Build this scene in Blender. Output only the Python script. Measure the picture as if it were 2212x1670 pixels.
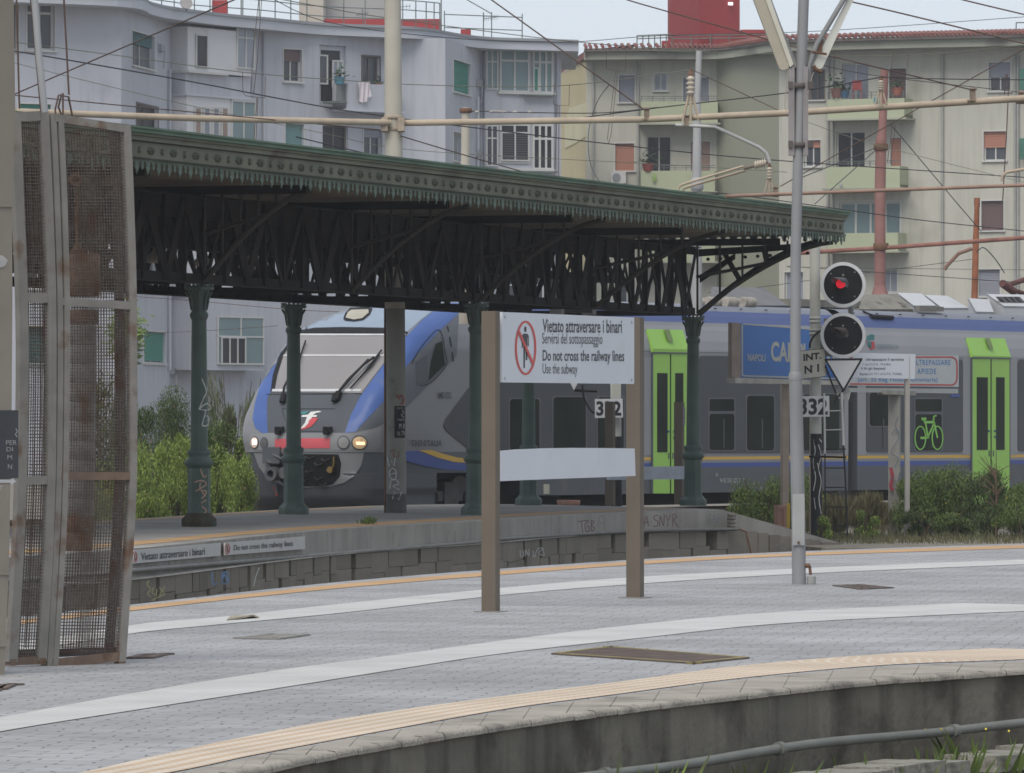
import bpy, bmesh, math, random
from mathutils import Vector, Matrix
from mathutils.bvhtree import BVHTree
from mathutils.geometry import delaunay_2d_cdt
R = math.radians
random.seed(7)
for o in list(bpy.data.objects): bpy.data.objects.remove(o)
SC = bpy.context.scene
COL = SC.collection

# ------------------------------------------------------------------ camera
F, CX, HY, CZ = 14000.0, 1106.0, 930.0, 1.35     # focal length, axis and horizon on a 2212 px wide picture; eye height above platform
cd = bpy.data.cameras.new('camera'); cam = bpy.data.objects.new('camera', cd); COL.objects.link(cam)
cam.location = (0, 0, CZ); cam.rotation_euler = (R(90), 0, 0)
cd.sensor_width = 36; cd.sensor_fit = 'HORIZONTAL'; cd.lens = 36*F/2212
SC.cycles.filter_width = 1.6      # soft long-lens rendering
cd.shift_y = (HY-835)/2212; cd.clip_start = 1; cd.clip_end = 6000
SC.camera = cam
SC.render.resolution_x = 1024; SC.render.resolution_y = 773

# ------------------------------------------------------------------ sky, sun, exposure
wd = bpy.data.worlds.new('World'); SC.world = wd; wd.use_nodes = True
nt = wd.node_tree
bg = nt.nodes['Background']
sky = nt.nodes.new('ShaderNodeTexSky'); sky.sky_type = 'NISHITA'; sky.sun_disc = False
SUN_EL, SUN_ROT = 52, 200
sky.sun_elevation = R(SUN_EL); sky.sun_rotation = R(SUN_ROT)
sky.air_density = 1.0; sky.dust_density = 0.6; sky.ozone_density = 2.0
hs = nt.nodes.new('ShaderNodeHueSaturation'); hs.inputs['Saturation'].default_value = 0.4
nt.links.new(sky.outputs[0], hs.inputs['Color']); nt.links.new(hs.outputs[0], bg.inputs[0])
bg2 = nt.nodes.new('ShaderNodeBackground'); bg2.inputs[0].default_value = (.54, .60, .69, 1); bg2.inputs[1].default_value = 1.0      # thin even cloud over the blue
mxs = nt.nodes.new('ShaderNodeMixShader'); mxs.inputs[0].default_value = .68
nt.links.new(bg.outputs[0], mxs.inputs[1]); nt.links.new(bg2.outputs[0], mxs.inputs[2]); nt.links.new(mxs.outputs[0], nt.nodes['World Output'].inputs[0])
bg.inputs[1].default_value = 0.11
sl = bpy.data.lights.new('sun', 'SUN'); sl.energy = 2.0; sl.angle = R(40); sl.color = (1, .935, .85)
so = bpy.data.objects.new('sun', sl); COL.objects.link(so)
so.rotation_euler = (R(90-SUN_EL), 0, R(180-SUN_ROT)); so.location = (0, 0, 60)
SC.view_settings.view_transform = 'Standard'; SC.view_settings.look = 'None'
SC.view_settings.exposure = 0.34; SC.view_settings.gamma = 1
SC.view_settings.use_curve_mapping = False

# even air between the platform and the far blocks
hz = bpy.data.meshes.new('haze'); hx0, hx1, hy0, hy1, hz0, hz1 = -310, 310, -110, 610, -2.2, 26
hz.from_pydata([(x, y, z) for z in (hz0, hz1) for y in (hy0, hy1) for x in (hx0, hx1)], [], [(0, 2, 3, 1), (4, 5, 7, 6), (0, 1, 5, 4), (1, 3, 7, 5), (3, 2, 6, 7), (2, 0, 4, 6)])
hm = bpy.data.materials.new('haze_air'); hm.use_nodes = True; hm.node_tree.nodes.remove(hm.node_tree.nodes['Principled BSDF'])
pv = hm.node_tree.nodes.new('ShaderNodeVolumePrincipled'); pv.inputs['Color'].default_value = (.86, .88, .92, 1); pv.inputs['Density'].default_value = .00035; pv.inputs['Anisotropy'].default_value = .2
hm.node_tree.links.new(pv.outputs[0], hm.node_tree.nodes['Material Output'].inputs['Volume']); hz.materials.append(hm)
ho = bpy.data.objects.new('haze', hz); COL.objects.link(ho); ho['kind'] = 'stuff'

# ------------------------------------------------------------------ pixel <-> world
def P(x, y, Z): return Vector(((x-CX)/F*Z, Z, CZ-(y-HY)/F*Z))
def V(x, Z, z): return Vector(((x-CX)/F*Z, Z, z))
def G(x, y, z=0.0):
    Z = (CZ-z)*F/(y-HY); return P(x, y, Z)
class Wall:
    """vertical plane through two plan points; n points at the camera side"""
    def __init__(s, A, B):
        s.A = Vector((A[0], A[1])); s.B = Vector((B[0], B[1])); d = s.B-s.A; s.L = d.length; s.d = d/s.L
        n = Vector((s.d.y, -s.d.x))
        if n.dot(-s.A) < 0: n = -n
        s.n = n
    def u(s, px):
        k = (px-CX)/F; a, b = s.A, s.d      # (a.x+b.x u) = k (a.y+b.y u)
        return (k*a.y-a.x)/(b.x-k*b.y)
    def at(s, u, z, off=0):
        p = s.A+s.d*u+s.n*off; return Vector((p.x, p.y, z))
    def z(s, px, py):
        Z = (s.A+s.d*s.u(px)).y; return CZ-(py-HY)/F*Z
    def pt(s, px, py, off=0): return s.at(s.u(px), s.z(px, py), off)
    def rect(s, x0, y0, x1, y1):
        m = (x0+x1)/2; return s.u(x0), s.u(x1), s.z(m, y1), s.z(m, y0)
def WP(x0, Z0, x1, Z1):
    a, b = V(x0, Z0, 0), V(x1, Z1, 0); return Wall((a.x, a.y), (b.x, b.y))

# ------------------------------------------------------------------ materials
MATS = {}
def mat(name, col, rough=.65, var=.12, scale=2.0, dirt=None, damt=.0, dscale=1.2, metal=0, spec=.3, bump=0, bscale=40, stretch=(1, 1, 1), emit=0, island=0, coat=0, rain=0, detail=6):
    if name in MATS: return MATS[name]
    m = bpy.data.materials.new(name); m.use_nodes = True; t = m.node_tree; N = t.nodes; Lk = t.links
    b = N['Principled BSDF']; b.inputs['Roughness'].default_value = rough; b.inputs['Metallic'].default_value = metal
    b.inputs['Specular IOR Level'].default_value = spec; b.inputs['Coat Weight'].default_value = coat
    tc = N.new('ShaderNodeTexCoord'); mp = N.new('ShaderNodeMapping'); mp.inputs['Scale'].default_value = stretch
    Lk.new(tc.outputs['Object'], mp.inputs['Vector'])
    def noise(sc, det=6, vec=None):
        n = N.new('ShaderNodeTexNoise'); n.inputs['Scale'].default_value = sc; n.inputs['Detail'].default_value = det
        Lk.new(vec or mp.outputs[0], n.inputs['Vector']); return n
    def mix(fac, a, c, mode='MIX'):
        x = N.new('ShaderNodeMix'); x.data_type = 'RGBA'; x.blend_type = mode
        for sk, val in ((0, fac), (6, a), (7, c)):
            if hasattr(val, 'links'): Lk.new(val, x.inputs[sk])
            else: x.inputs[sk].default_value = val if sk == 0 else (*val, 1)
        return x.outputs[2]
    def ramp(src, a, c):
        r = N.new('ShaderNodeMapRange'); r.inputs[1].default_value = a; r.inputs[2].default_value = c
        Lk.new(src, r.inputs[0]); return r.outputs[0]
    lo = tuple(c*(1-var) for c in col); hi = tuple(min(1, c*(1+var)) for c in col)
    out = mix(ramp(noise(scale, detail).outputs['Fac'], .3, .7), lo, hi)
    if dirt:
        n = noise(dscale, 8); out = mix(ramp(n.outputs['Fac'], .72-damt*.4, .86-damt*.4), out, dirt)
    if rain:      # vertical weather streaks
        m2 = N.new('ShaderNodeMapping'); m2.inputs['Scale'].default_value = (1, 1, .09); Lk.new(tc.outputs['Object'], m2.inputs['Vector'])
        n = noise(4, 6, m2.outputs[0]); g = tuple(c*.45 for c in (dirt or col))
        f = N.new('ShaderNodeMath'); f.operation = 'MULTIPLY'; f.inputs[1].default_value = rain
        Lk.new(ramp(n.outputs['Fac'], .48, .75), f.inputs[0]); out = mix(f.outputs[0], out, g)
    if island:
        g = N.new('ShaderNodeNewGeometry'); out = mix(g.outputs['Random Per Island'], tuple(c*(1-island) for c in col), tuple(min(1, c*(1+island)) for c in col))
    Lk.new(out, b.inputs['Base Color'])
    if bump:
        n = noise(bscale, 5); bp = N.new('ShaderNodeBump'); bp.inputs['Strength'].default_value = bump; bp.inputs['Distance'].default_value = .02
        Lk.new(n.outputs['Fac'], bp.inputs['Height']); Lk.new(bp.outputs[0], b.inputs['Normal'])
    if emit:
        b.inputs['Emission Color'].default_value = (*col, 1); b.inputs['Emission Strength'].default_value = emit
    MATS[name] = m; return m

def glass(name, col=(.05, .06, .07), rough=.12, var=.4):
    return mat(name, col, rough=rough, var=var, scale=.9, spec=.6)

# ------------------------------------------------------------------ mesh builder
ROOT = {}           # object name -> world origin of its thing
class MB:
    def __init__(s): s.v = []; s.f = []; s.sm = []; s.uv = {}
    def add(s, vs, fs, smooth=False, uvs=None):
        k = len(s.v); s.v += [Vector(p) for p in vs]
        for i, f in enumerate(fs):
            if uvs: s.uv[len(s.f)] = uvs[i]
            s.f.append([k+j for j in f]); s.sm.append(smooth)
        return s
    def box(s, c, dx, dy, dz):
        """c corner, three edge vectors"""
        c, dx, dy, dz = map(Vector, (c, dx, dy, dz))
        v = [c, c+dx, c+dx+dy, c+dy, c+dz, c+dx+dz, c+dx+dy+dz, c+dy+dz]
        return s.add(v, [(0, 3, 2, 1), (4, 5, 6, 7), (0, 1, 5, 4), (1, 2, 6, 5), (2, 3, 7, 6), (3, 0, 4, 7)])
    def cbox(s, x, y, z, sx, sy, sz, a=0):
        ca, sa = math.cos(a), math.sin(a); dx = Vector((ca*sx, sa*sx, 0)); dy = Vector((-sa*sy, ca*sy, 0))
        return s.box(Vector((x, y, z))-dx/2-dy/2, dx, dy, (0, 0, sz))
    def wb(s, W, u0, u1, z0, z1, o0, o1):
        c = W.at(u0, z0, o0); return s.box(c, W.at(u1, z0, o0)-c, W.at(u0, z0, o1)-c, (0, 0, z1-z0))
    def wpx(s, W, x0, y0, x1, y1, o0, o1):
        u0, u1, z0, z1 = W.rect(x0, y0, x1, y1); return s.wb(W, u0, u1, z0, z1, o0, o1)
    def prism(s, pts, ext):
        pts = [Vector(p) for p in pts]; n = len(pts); e = Vector(ext)
        v = pts+[p+e for p in pts]
        return s.add(v, [tuple(range(n))[::-1], tuple(range(n, 2*n))]+[(i, (i+1) % n, n+(i+1) % n, n+i) for i in range(n)])
    def tube(s, path, r, n=8, caps=True):
        path = [Vector(p) for p in path]; m = len(path)
        rs = r if isinstance(r, (list, tuple)) else [r]*m
        vs = []; fs = []
        t0 = (path[1]-path[0]).normalized(); up = Vector((0, 0, 1)) if abs(t0.z) < .9 else Vector((1, 0, 0))
        a = t0.cross(up).normalized()
        for i, p in enumerate(path):
            t = (path[min(i+1, m-1)]-path[max(i-1, 0)]).normalized()
            a = (a-t*a.dot(t)).normalized(); b = t.cross(a)
            vs += [p+(a*math.cos(2*math.pi*k/n)+b*math.sin(2*math.pi*k/n))*rs[i] for k in range(n)]
        for i in range(m-1):
            fs += [(i*n+k, i*n+(k+1) % n, (i+1)*n+(k+1) % n, (i+1)*n+k) for k in range(n)]
        s.add(vs, fs, True)
        if caps:
            s.add(vs[:n], [tuple(range(n))[::-1]]); s.add(vs[-n:], [tuple(range(n))])
        return s
    def lathe(s, c, prof, n=16, smooth=True, rot=0):
        c = Vector(c); vs = []; fs = []
        for r, z in prof:
            vs += [c+Vector((r*math.cos(2*math.pi*k/n+rot), r*math.sin(2*math.pi*k/n+rot), z)) for k in range(n)]
        for i in range(len(prof)-1):
            fs += [(i*n+k, i*n+(k+1) % n, (i+1)*n+(k+1) % n, (i+1)*n+k) for k in range(n)]
        s.add(vs, fs, smooth); s.add(vs[:n], [tuple(range(n))[::-1]]); s.add(vs[-n:], [tuple(range(n))]); return s
    def disc(s, c, nrm, r, thick, n=40, r2=None):
        """disc (or ring when r2) facing nrm"""
        nrm = Vector(nrm).normalized(); a = nrm.cross(Vector((0, 0, 1))).normalized(); b = a.cross(nrm); c = Vector(c)
        ring = lambda rr, o: [c+nrm*o+(a*math.cos(2*math.pi*k/n)+b*math.sin(2*math.pi*k/n))*rr for k in range(n)]
        if r2 is None:
            return s.prism(ring(r, 0), nrm*thick)
        vs = ring(r, 0)+ring(r, thick)+ring(r2, 0)+ring(r2, thick); fs = []
        for k in range(n):
            j = (k+1) % n
            fs += [(k, j, n+j, n+k), (n+k, n+j, 3*n+j, 3*n+k), (3*n+k, 3*n+j, 2*n+j, 2*n+k), (2*n+k, 2*n+j, j, k)]
        return s.add(vs, fs)
    def build(s, name, m, parent=None, origin=None, parts=None):
        me = bpy.data.meshes.new(name)
        if parent is not None: og = ROOT[parent.name]
        elif origin is not None: og = Vector(origin)
        else:
            xs = [p.x for p in s.v]; ys = [p.y for p in s.v]; zs = [p.z for p in s.v]
            og = Vector(((min(xs)+max(xs))/2, (min(ys)+max(ys))/2, min(zs)))
        me.from_pydata([tuple(p-og) for p in s.v], [], s.f)
        if s.uv:
            ul = me.uv_layers.new(name='UVMap')
            for i, pl in enumerate(me.polygons):
                if i in s.uv:
                    for j, li in enumerate(pl.loop_indices): ul.data[li].uv = s.uv[i][j]
        for i, pl in enumerate(me.polygons): pl.use_smooth = s.sm[i]
        me.materials.append(m)
        bm = bmesh.new(); bm.from_mesh(me)
        if not s.uv: bmesh.ops.recalc_face_normals(bm, faces=bm.faces)
        bm.to_mesh(me); bm.free()
        o = bpy.data.objects.new(name, me); COL.objects.link(o)
        if parent is not None: o.parent = parent
        else: o.location = og
        ROOT[o.name] = og
        return o
def tag(o, label=None, cat=None, group=None, kind=None):
    if label: o['label'] = label
    if cat: o['category'] = cat
    if group: o['group'] = group
    if kind: o['kind'] = kind
    return o
def thing(name, loc, label, cat, group=None):
    o = bpy.data.objects.new(name, None); COL.objects.link(o); o.location = Vector(loc); o.empty_display_size = .2
    ROOT[o.name] = Vector(loc); return tag(o, label, cat, group)
def copy_tree(o, loc=None, parent=None):
    c = o.copy(); COL.objects.link(c)
    if parent is not None: c.parent = parent
    if loc is not None: c.location = Vector(loc)
    ROOT[c.name] = Vector(loc) if loc is not None else ROOT.get(parent.name)
    for ch in [x for x in bpy.data.objects if x.parent == o]: copy_tree(ch, None, c)
    return c

def text_pts(s, bold=0.0, spacing=1.0):
    cu = bpy.data.curves.new('t', 'FONT'); cu.body = s; cu.offset = bold; cu.space_character = spacing; cu.resolution_u = 3
    ob = bpy.data.objects.new('t', cu); COL.objects.link(ob)
    dg = bpy.context.evaluated_depsgraph_get(); me = bpy.data.meshes.new_from_object(ob.evaluated_get(dg))
    vs = [v.co.copy() for v in me.vertices]; fs = [tuple(p.vertices) for p in me.polygons]
    bpy.data.objects.remove(ob); bpy.data.curves.remove(cu); bpy.data.meshes.remove(me)
    x0 = min(v.x for v in vs); x1 = max(v.x for v in vs); y0 = min(v.y for v in vs); y1 = max(v.y for v in vs)
    return [((v.x-x0)/(x1-x0), (v.y-y0)/(y1-y0)) for v in vs], fs
def write(mb, s, W, tl, tr, br, bl, off, bold=0.0, spacing=1.0):
    """lettering fitted in a px quad on wall W"""
    ab, fs = text_pts(s, bold, spacing); vs = []
    for a, b in ab:
        x = (tl[0]*(1-a)+tr[0]*a)*b+(bl[0]*(1-a)+br[0]*a)*(1-b); y = (tl[1]*(1-a)+tr[1]*a)*b+(bl[1]*(1-a)+br[1]*a)*(1-b)
        vs.append(W.pt(x, y, off))
    return mb.add(vs, fs)
def wr(mb, s, W, x0, y0, x1, y1, off, bold=0.0, spacing=1.0, dy=0):
    return write(mb, s, W, (x0, y0), (x1, y0+dy), (x1, y1+dy), (x0, y1), off, bold, spacing)
def ribbon(mb, W, pts, w, off):
    """painted stroke on wall W through px points, w in px"""
    q = []
    for i, (x, y) in enumerate(pts):
        a = pts[max(i-1, 0)]; b = pts[min(i+1, len(pts)-1)]; dx, dy = b[0]-a[0], b[1]-a[1]; l = math.hypot(dx, dy) or 1
        nx, ny = -dy/l*w/2, dx/l*w/2; q += [W.pt(x+nx, y+ny, off), W.pt(x-nx, y-ny, off)]
    return mb.add(q, [(2*i, 2*i+1, 2*i+3, 2*i+2) for i in range(len(pts)-1)])
def smooth_px(pts, k=6):
    out = []
    for i in range(len(pts)-1):
        p0 = pts[max(i-1, 0)]; p1 = pts[i]; p2 = pts[i+1]; p3 = pts[min(i+2, len(pts)-1)]
        for j in range(k):
            t = j/k
            out.append(tuple(.5*((2*p1[a])+(-p0[a]+p2[a])*t+(2*p0[a]-5*p1[a]+4*p2[a]-p3[a])*t*t+(-p0[a]+3*p1[a]-3*p2[a]+p3[a])*t**3) for a in range(len(p1))))
    out.append(tuple(pts[-1])); return out

# palette
CONC = mat('concrete', (.36, .35, .33), .85, .18, 1.5, dirt=(.16, .15, .13), damt=.25, dscale=2.2, bump=.4, bscale=30)
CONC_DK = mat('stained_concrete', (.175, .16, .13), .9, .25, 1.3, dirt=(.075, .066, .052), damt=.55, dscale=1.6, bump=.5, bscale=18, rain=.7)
STONE = mat('old_stone', (.19, .17, .14), .9, .35, 2.2, dirt=(.36, .33, .28), damt=.42, dscale=3.0, bump=.8, bscale=9, rain=.7, island=.14)
GREEN_P = mat('green_iron_paint', (.08, .112, .093), .55, .2, 2.5, dirt=(.10, .075, .05), damt=.15, dscale=3)
FASCIA = mat('weathered_green_fascia', (.175, .18, .13), .75, .25, 1.2, dirt=(.12, .085, .07), damt=.28, dscale=1.1)
GREEN_TOP = mat('green_gutter_paint', (.10, .17, .115), .6, .25, .8, dirt=(.15, .16, .12), damt=.3, dscale=.9)
IRON_DK = mat('added_infill_dark', (.016, .012, .010), .85, .3, 2)
SOFFIT = mat('soffit_board', (.26, .225, .18), .85, .2, 1.5)
GALV = mat('galvanised_steel', (.36, .37, .38), .5, .12, 2, dirt=(.28, .24, .2), damt=.1, metal=.25)
RUST = mat('rusty_steel', (.15, .085, .055), .85, .35, 3)
TAUPE = mat('taupe_post_paint', (.135, .11, .083), .6, .08, 2.5, dirt=(.27, .25, .22), damt=.1, dscale=5, rain=.25)
WHITE = mat('white_sign_enamel', (.62, .64, .68), .4, .04, 1.5)
WHITE_P = mat('white_frame_paint', (.58, .58, .57), .5, .05, 2)
BLACK = mat('black_paint', (.012, .012, .014), .5, .2, 3)
BEIGE_PIPE = mat('beige_beam_paint', (.42, .345, .26), .65, .1, 3, dirt=(.25, .2, .17), damt=.1, dscale=3, rain=.2)
CREAM_POLE = mat('cream_pole_paint', (.43, .40, .34), .7, .08, 2, dirt=(.25, .22, .18), damt=.12, dscale=2)
WIRE_DK = mat('dark_wire', (.03, .028, .03), .6, .1, 3)
WIRE_BR = mat('brown_cable', (.10, .065, .055), .7, .2, 3)
WIRE_GR = mat('verdigris_wire', (.15, .16, .11), .6, .1, 3)
# ================================================================== THE SETTING
def lerp_poly(pts, x):
    for i in range(len(pts)-1):
        if x <= pts[i+1][0] or i == len(pts)-2:
            a, b = pts[i], pts[i+1]; return a[1]+(b[1]-a[1])*(x-a[0])/(b[0]-a[0])
def sm(pts, n=60):
    q = smooth_px(pts, 10); return q
def ground_band(name, upper, lower, z, m, x0, x1, n=70, kind='structure', parent=None, across=2):
    """sheet between two picture-traced curves on the level plane z; uv = metres along, metres across"""
    mb = MB(); U = sm(upper); Lw = sm(lower); n = 160
    lo = [G(x0+(x1-x0)*i/n, lerp_poly(Lw, x0+(x1-x0)*i/n), z) for i in range(n+1)]; hi = [G(x0-250+(x1-x0+500)*i/n, lerp_poly(U, x0-250+(x1-x0+500)*i/n), z) for i in range(n+1)]
    def across_w(p, nn):
        for k in range(n):
            a, b = hi[k], hi[k+1]; e = b-a; den = nn.x*e.y-nn.y*e.x
            if abs(den) < 1e-9: continue
            t = ((a.x-p.x)*e.y-(a.y-p.y)*e.x)/den; v = ((a.x-p.x)*nn.y-(a.y-p.y)*nn.x)/den
            if -.01 <= v <= 1.01 and t > 0: return t
        return None
    us = 0; w_ = .3; prev = None
    for i, p in enumerate(lo):
        d = (lo[min(i+1, n)]-lo[max(i-1, 0)]).normalized(); nn = Vector((-d.y, d.x, 0)); w_ = across_w(p, nn) or w_
        if prev:
            l = (p-prev[0]).length; mb.add([prev[0], p, p+nn*w_, prev[1]], [(0, 1, 2, 3)], uvs=[[(us, 0), (us+l, 0), (us+l, w_), (us, prev[2])]]); us += l
        prev = (p, p+nn*w_, w_)
    o = mb.build(name, m, parent); tag(o, kind=kind); return o

# ground reaching the horizon
gm = mat('ballast_and_soil', (.13, .115, .09), .95, .35, 6, dirt=(.07, .08, .035), damt=.45, dscale=.4, bump=.8, bscale=25)
tag(MB().add([(-300, -100, -.95), (300, -100, -.95), (300, 600, -.95), (-300, 600, -.95)], [(0, 1, 2, 3)]).build('ground', gm, origin=(0, 0, -.95)), kind='structure')
# raised field behind the far platform
em = mat('weedy_soil', (.20, .18, .15), .95, .3, 4, dirt=(.09, .10, .05), damt=.35, dscale=1.5, bump=.8, bscale=20)
ZG = -.62
MB_e = MB().prism([(-60, 100.5, -.95), (-8.6, 100.5, -.95), (-3, 118.6, -.95), (3.4, 119, -.95), (5.2, 109, -.95), (9.5, 106, -.95), (60, 112, -.95), (60, 262, -.95), (-60, 262, -.95)], (0, 0, .95+ZG))
tag(MB_e.build('terrain', em, origin=(0, 110, ZG)), kind='structure')

# ---- pavers: brick pattern laid along the platform
def paver_mat(name, base, joint, ang, bw=.42, bh=.14, warm=None):
    m = bpy.data.materials.new(name); m.use_nodes = True; t = m.node_tree; N = t.nodes; L = t.links; b = N['Principled BSDF']
    b.inputs['Roughness'].default_value = .8; b.inputs['Specular IOR Level'].default_value = .25
    tc = N.new('ShaderNodeTexCoord'); mp = N.new('ShaderNodeMapping'); mp.inputs['Rotation'].default_value = (0, 0, ang)
    L.new(tc.outputs['Object'], mp.inputs['Vector'])
    br = N.new('ShaderNodeTexBrick'); br.inputs['Color1'].default_value = (*[c*.90 for c in base], 1); br.inputs['Color2'].default_value = (*[min(1, c*1.06) for c in base], 1)
    br.inputs['Mortar'].default_value = (*joint, 1); br.inputs['Scale'].default_value = 1; br.inputs['Brick Width'].default_value = bw; br.inputs['Row Height'].default_value = bh
    br.inputs['Mortar Size'].default_value = .007; br.inputs['Mortar Smooth'].default_value = .4; br.inputs['Bias'].default_value = 0
    n0 = N.new('ShaderNodeTexNoise'); n0.inputs['Scale'].default_value = 2.5; L.new(mp.outputs[0], n0.inputs['Vector'])
    ad = N.new('ShaderNodeVectorMath'); ad.operation = 'MULTIPLY_ADD'; ad.inputs[1].default_value = (.16, .16, 0); L.new(n0.outputs['Color'], ad.inputs[0]); L.new(mp.outputs[0], ad.inputs[2])
    L.new(ad.outputs[0], br.inputs['Vector'])
    n1 = N.new('ShaderNodeTexNoise'); n1.inputs['Scale'].default_value = 1.1; n1.inputs['Detail'].default_value = 8; L.new(mp.outputs[0], n1.inputs['Vector'])
    r1 = N.new('ShaderNodeMapRange'); r1.inputs[1].default_value = .3; r1.inputs[2].default_value = .7; L.new(n1.outputs['Fac'], r1.inputs[0])
    mx = N.new('ShaderNodeMix'); mx.data_type = 'RGBA'; mx.blend_type = 'MULTIPLY'; mx.inputs[0].default_value = 1
    cr = N.new('ShaderNodeMix'); cr.data_type = 'RGBA'; cr.inputs[6].default_value = (*(warm or (.80, .80, .80)), 1); cr.inputs[7].default_value = (1.06, 1.06, 1.06, 1)
    L.new(r1.outputs[0], cr.inputs[0]); L.new(br.outputs['Color'], mx.inputs[6]); L.new(cr.outputs[2], mx.inputs[7])
    # scattered opened joints: dark short streaks
    m3 = N.new('ShaderNodeMapping'); m3.inputs['Scale'].default_value = (.9, 9, 1); L.new(mp.outputs[0], m3.inputs['Vector'])
    n3 = N.new('ShaderNodeTexNoise'); n3.inputs['Scale'].default_value = 2.2; n3.inputs['Detail'].default_value = 5; L.new(m3.outputs[0], n3.inputs['Vector'])
    r3 = N.new('ShaderNodeMapRange'); r3.inputs[1].default_value = .58; r3.inputs[2].default_value = .72; L.new(n3.outputs['Fac'], r3.inputs[0])
    m4 = N.new('ShaderNodeMix'); m4.data_type = 'RGBA'; m4.inputs[7].default_value = (*joint, 1)
    s4 = N.new('ShaderNodeMath'); s4.operation = 'MULTIPLY'; s4.inputs[1].default_value = .7; L.new(r3.outputs[0], s4.inputs[0]); L.new(s4.outputs[0], m4.inputs[0]); L.new(mx.outputs[2], m4.inputs[6])
    n5 = N.new('ShaderNodeTexNoise'); n5.inputs['Scale'].default_value = 7; n5.inputs['Detail'].default_value = 2; L.new(mp.outputs[0], n5.inputs['Vector'])      # gum and grime spots
    r5 = N.new('ShaderNodeMapRange'); r5.inputs[1].default_value = .70; r5.inputs[2].default_value = .74; L.new(n5.outputs['Fac'], r5.inputs[0])
    n6 = N.new('ShaderNodeTexNoise'); n6.inputs['Scale'].default_value = .35; n6.inputs['Detail'].default_value = 6; L.new(mp.outputs[0], n6.inputs['Vector'])
    r6 = N.new('ShaderNodeMapRange'); r6.inputs[1].default_value = .35; r6.inputs[2].default_value = .62; r6.inputs[3].default_value = .84; r6.inputs[4].default_value = 1.06; L.new(n6.outputs['Fac'], r6.inputs[0])
    m6 = N.new('ShaderNodeMix'); m6.data_type = 'RGBA'; m6.blend_type = 'MULTIPLY'; m6.inputs[0].default_value = 1; L.new(m4.outputs[2], m6.inputs[6]); L.new(r6.outputs[0], m6.inputs[7])
    s5 = N.new('ShaderNodeMath'); s5.operation = 'MULTIPLY'; s5.inputs[1].default_value = .6; L.new(r5.outputs[0], s5.inputs[0])
    m5 = N.new('ShaderNodeMix'); m5.data_type = 'RGBA'; m5.inputs[7].default_value = (*[c*.8 for c in joint], 1); L.new(s5.outputs[0], m5.inputs[0]); L.new(m6.outputs[2], m5.inputs[6])
    L.new(m5.outputs[2], b.inputs['Base Color'])
    bp = N.new('ShaderNodeBump'); bp.inputs['Strength'].default_value = .25; bp.inputs['Distance'].default_value = .01; L.new(br.outputs['Fac'], bp.inputs['Height']); bp.invert = True
    L.new(bp.outputs[0], b.inputs['Normal'])
    return m
PAV = paver_mat('grey_pavers', (.37, .37, .375), (.17, .168, .165), R(8), .24, .12)
PAV2 = paver_mat('far_platform_asphalt', (.30, .285, .265), (.17, .16, .15), R(-73), .5, .5)

# traced outlines (2212 px wide picture)
N_LIP = [(-300, 1800), (187, 1712), (492, 1669), (738, 1619), (1088, 1562), (1342, 1527), (1647, 1492), (1901, 1466), (2212, 1444), (2500, 1425)]
N_LIPI = [(-300, 1790), (369, 1672), (541, 1636), (787, 1590), (1088, 1536), (1342, 1502), (1596, 1469), (1901, 1441), (2212, 1428), (2500, 1412)]
F_LIP = [(-150, 1352), (60, 1330), (280, 1306.5), (541, 1277), (787, 1252), (1088, 1228), (1352, 1210), (1698, 1192), (2212, 1174), (2450, 1167)]
def curve_pts(tr, z, n, x0, x1, off=0):
    q = sm(tr); return [G(x0+(x1-x0)*i/n, lerp_poly(q, x0+(x1-x0)*i/n), z) for i in range(n+1)]
near = curve_pts(N_LIP, 0, 60, -300, 2500); far = curve_pts(F_LIP, 0, 60, -150, 2450)
mb = MB(); inner = curve_pts(N_LIPI, 0, 60, -300, 2500)
for i in range(60): mb.add([inner[i], inner[i+1], far[i+1], far[i]], [(0, 1, 2, 3)])
tag(mb.build('platform', PAV, origin=(0, 50, 0)), kind='structure')
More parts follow.
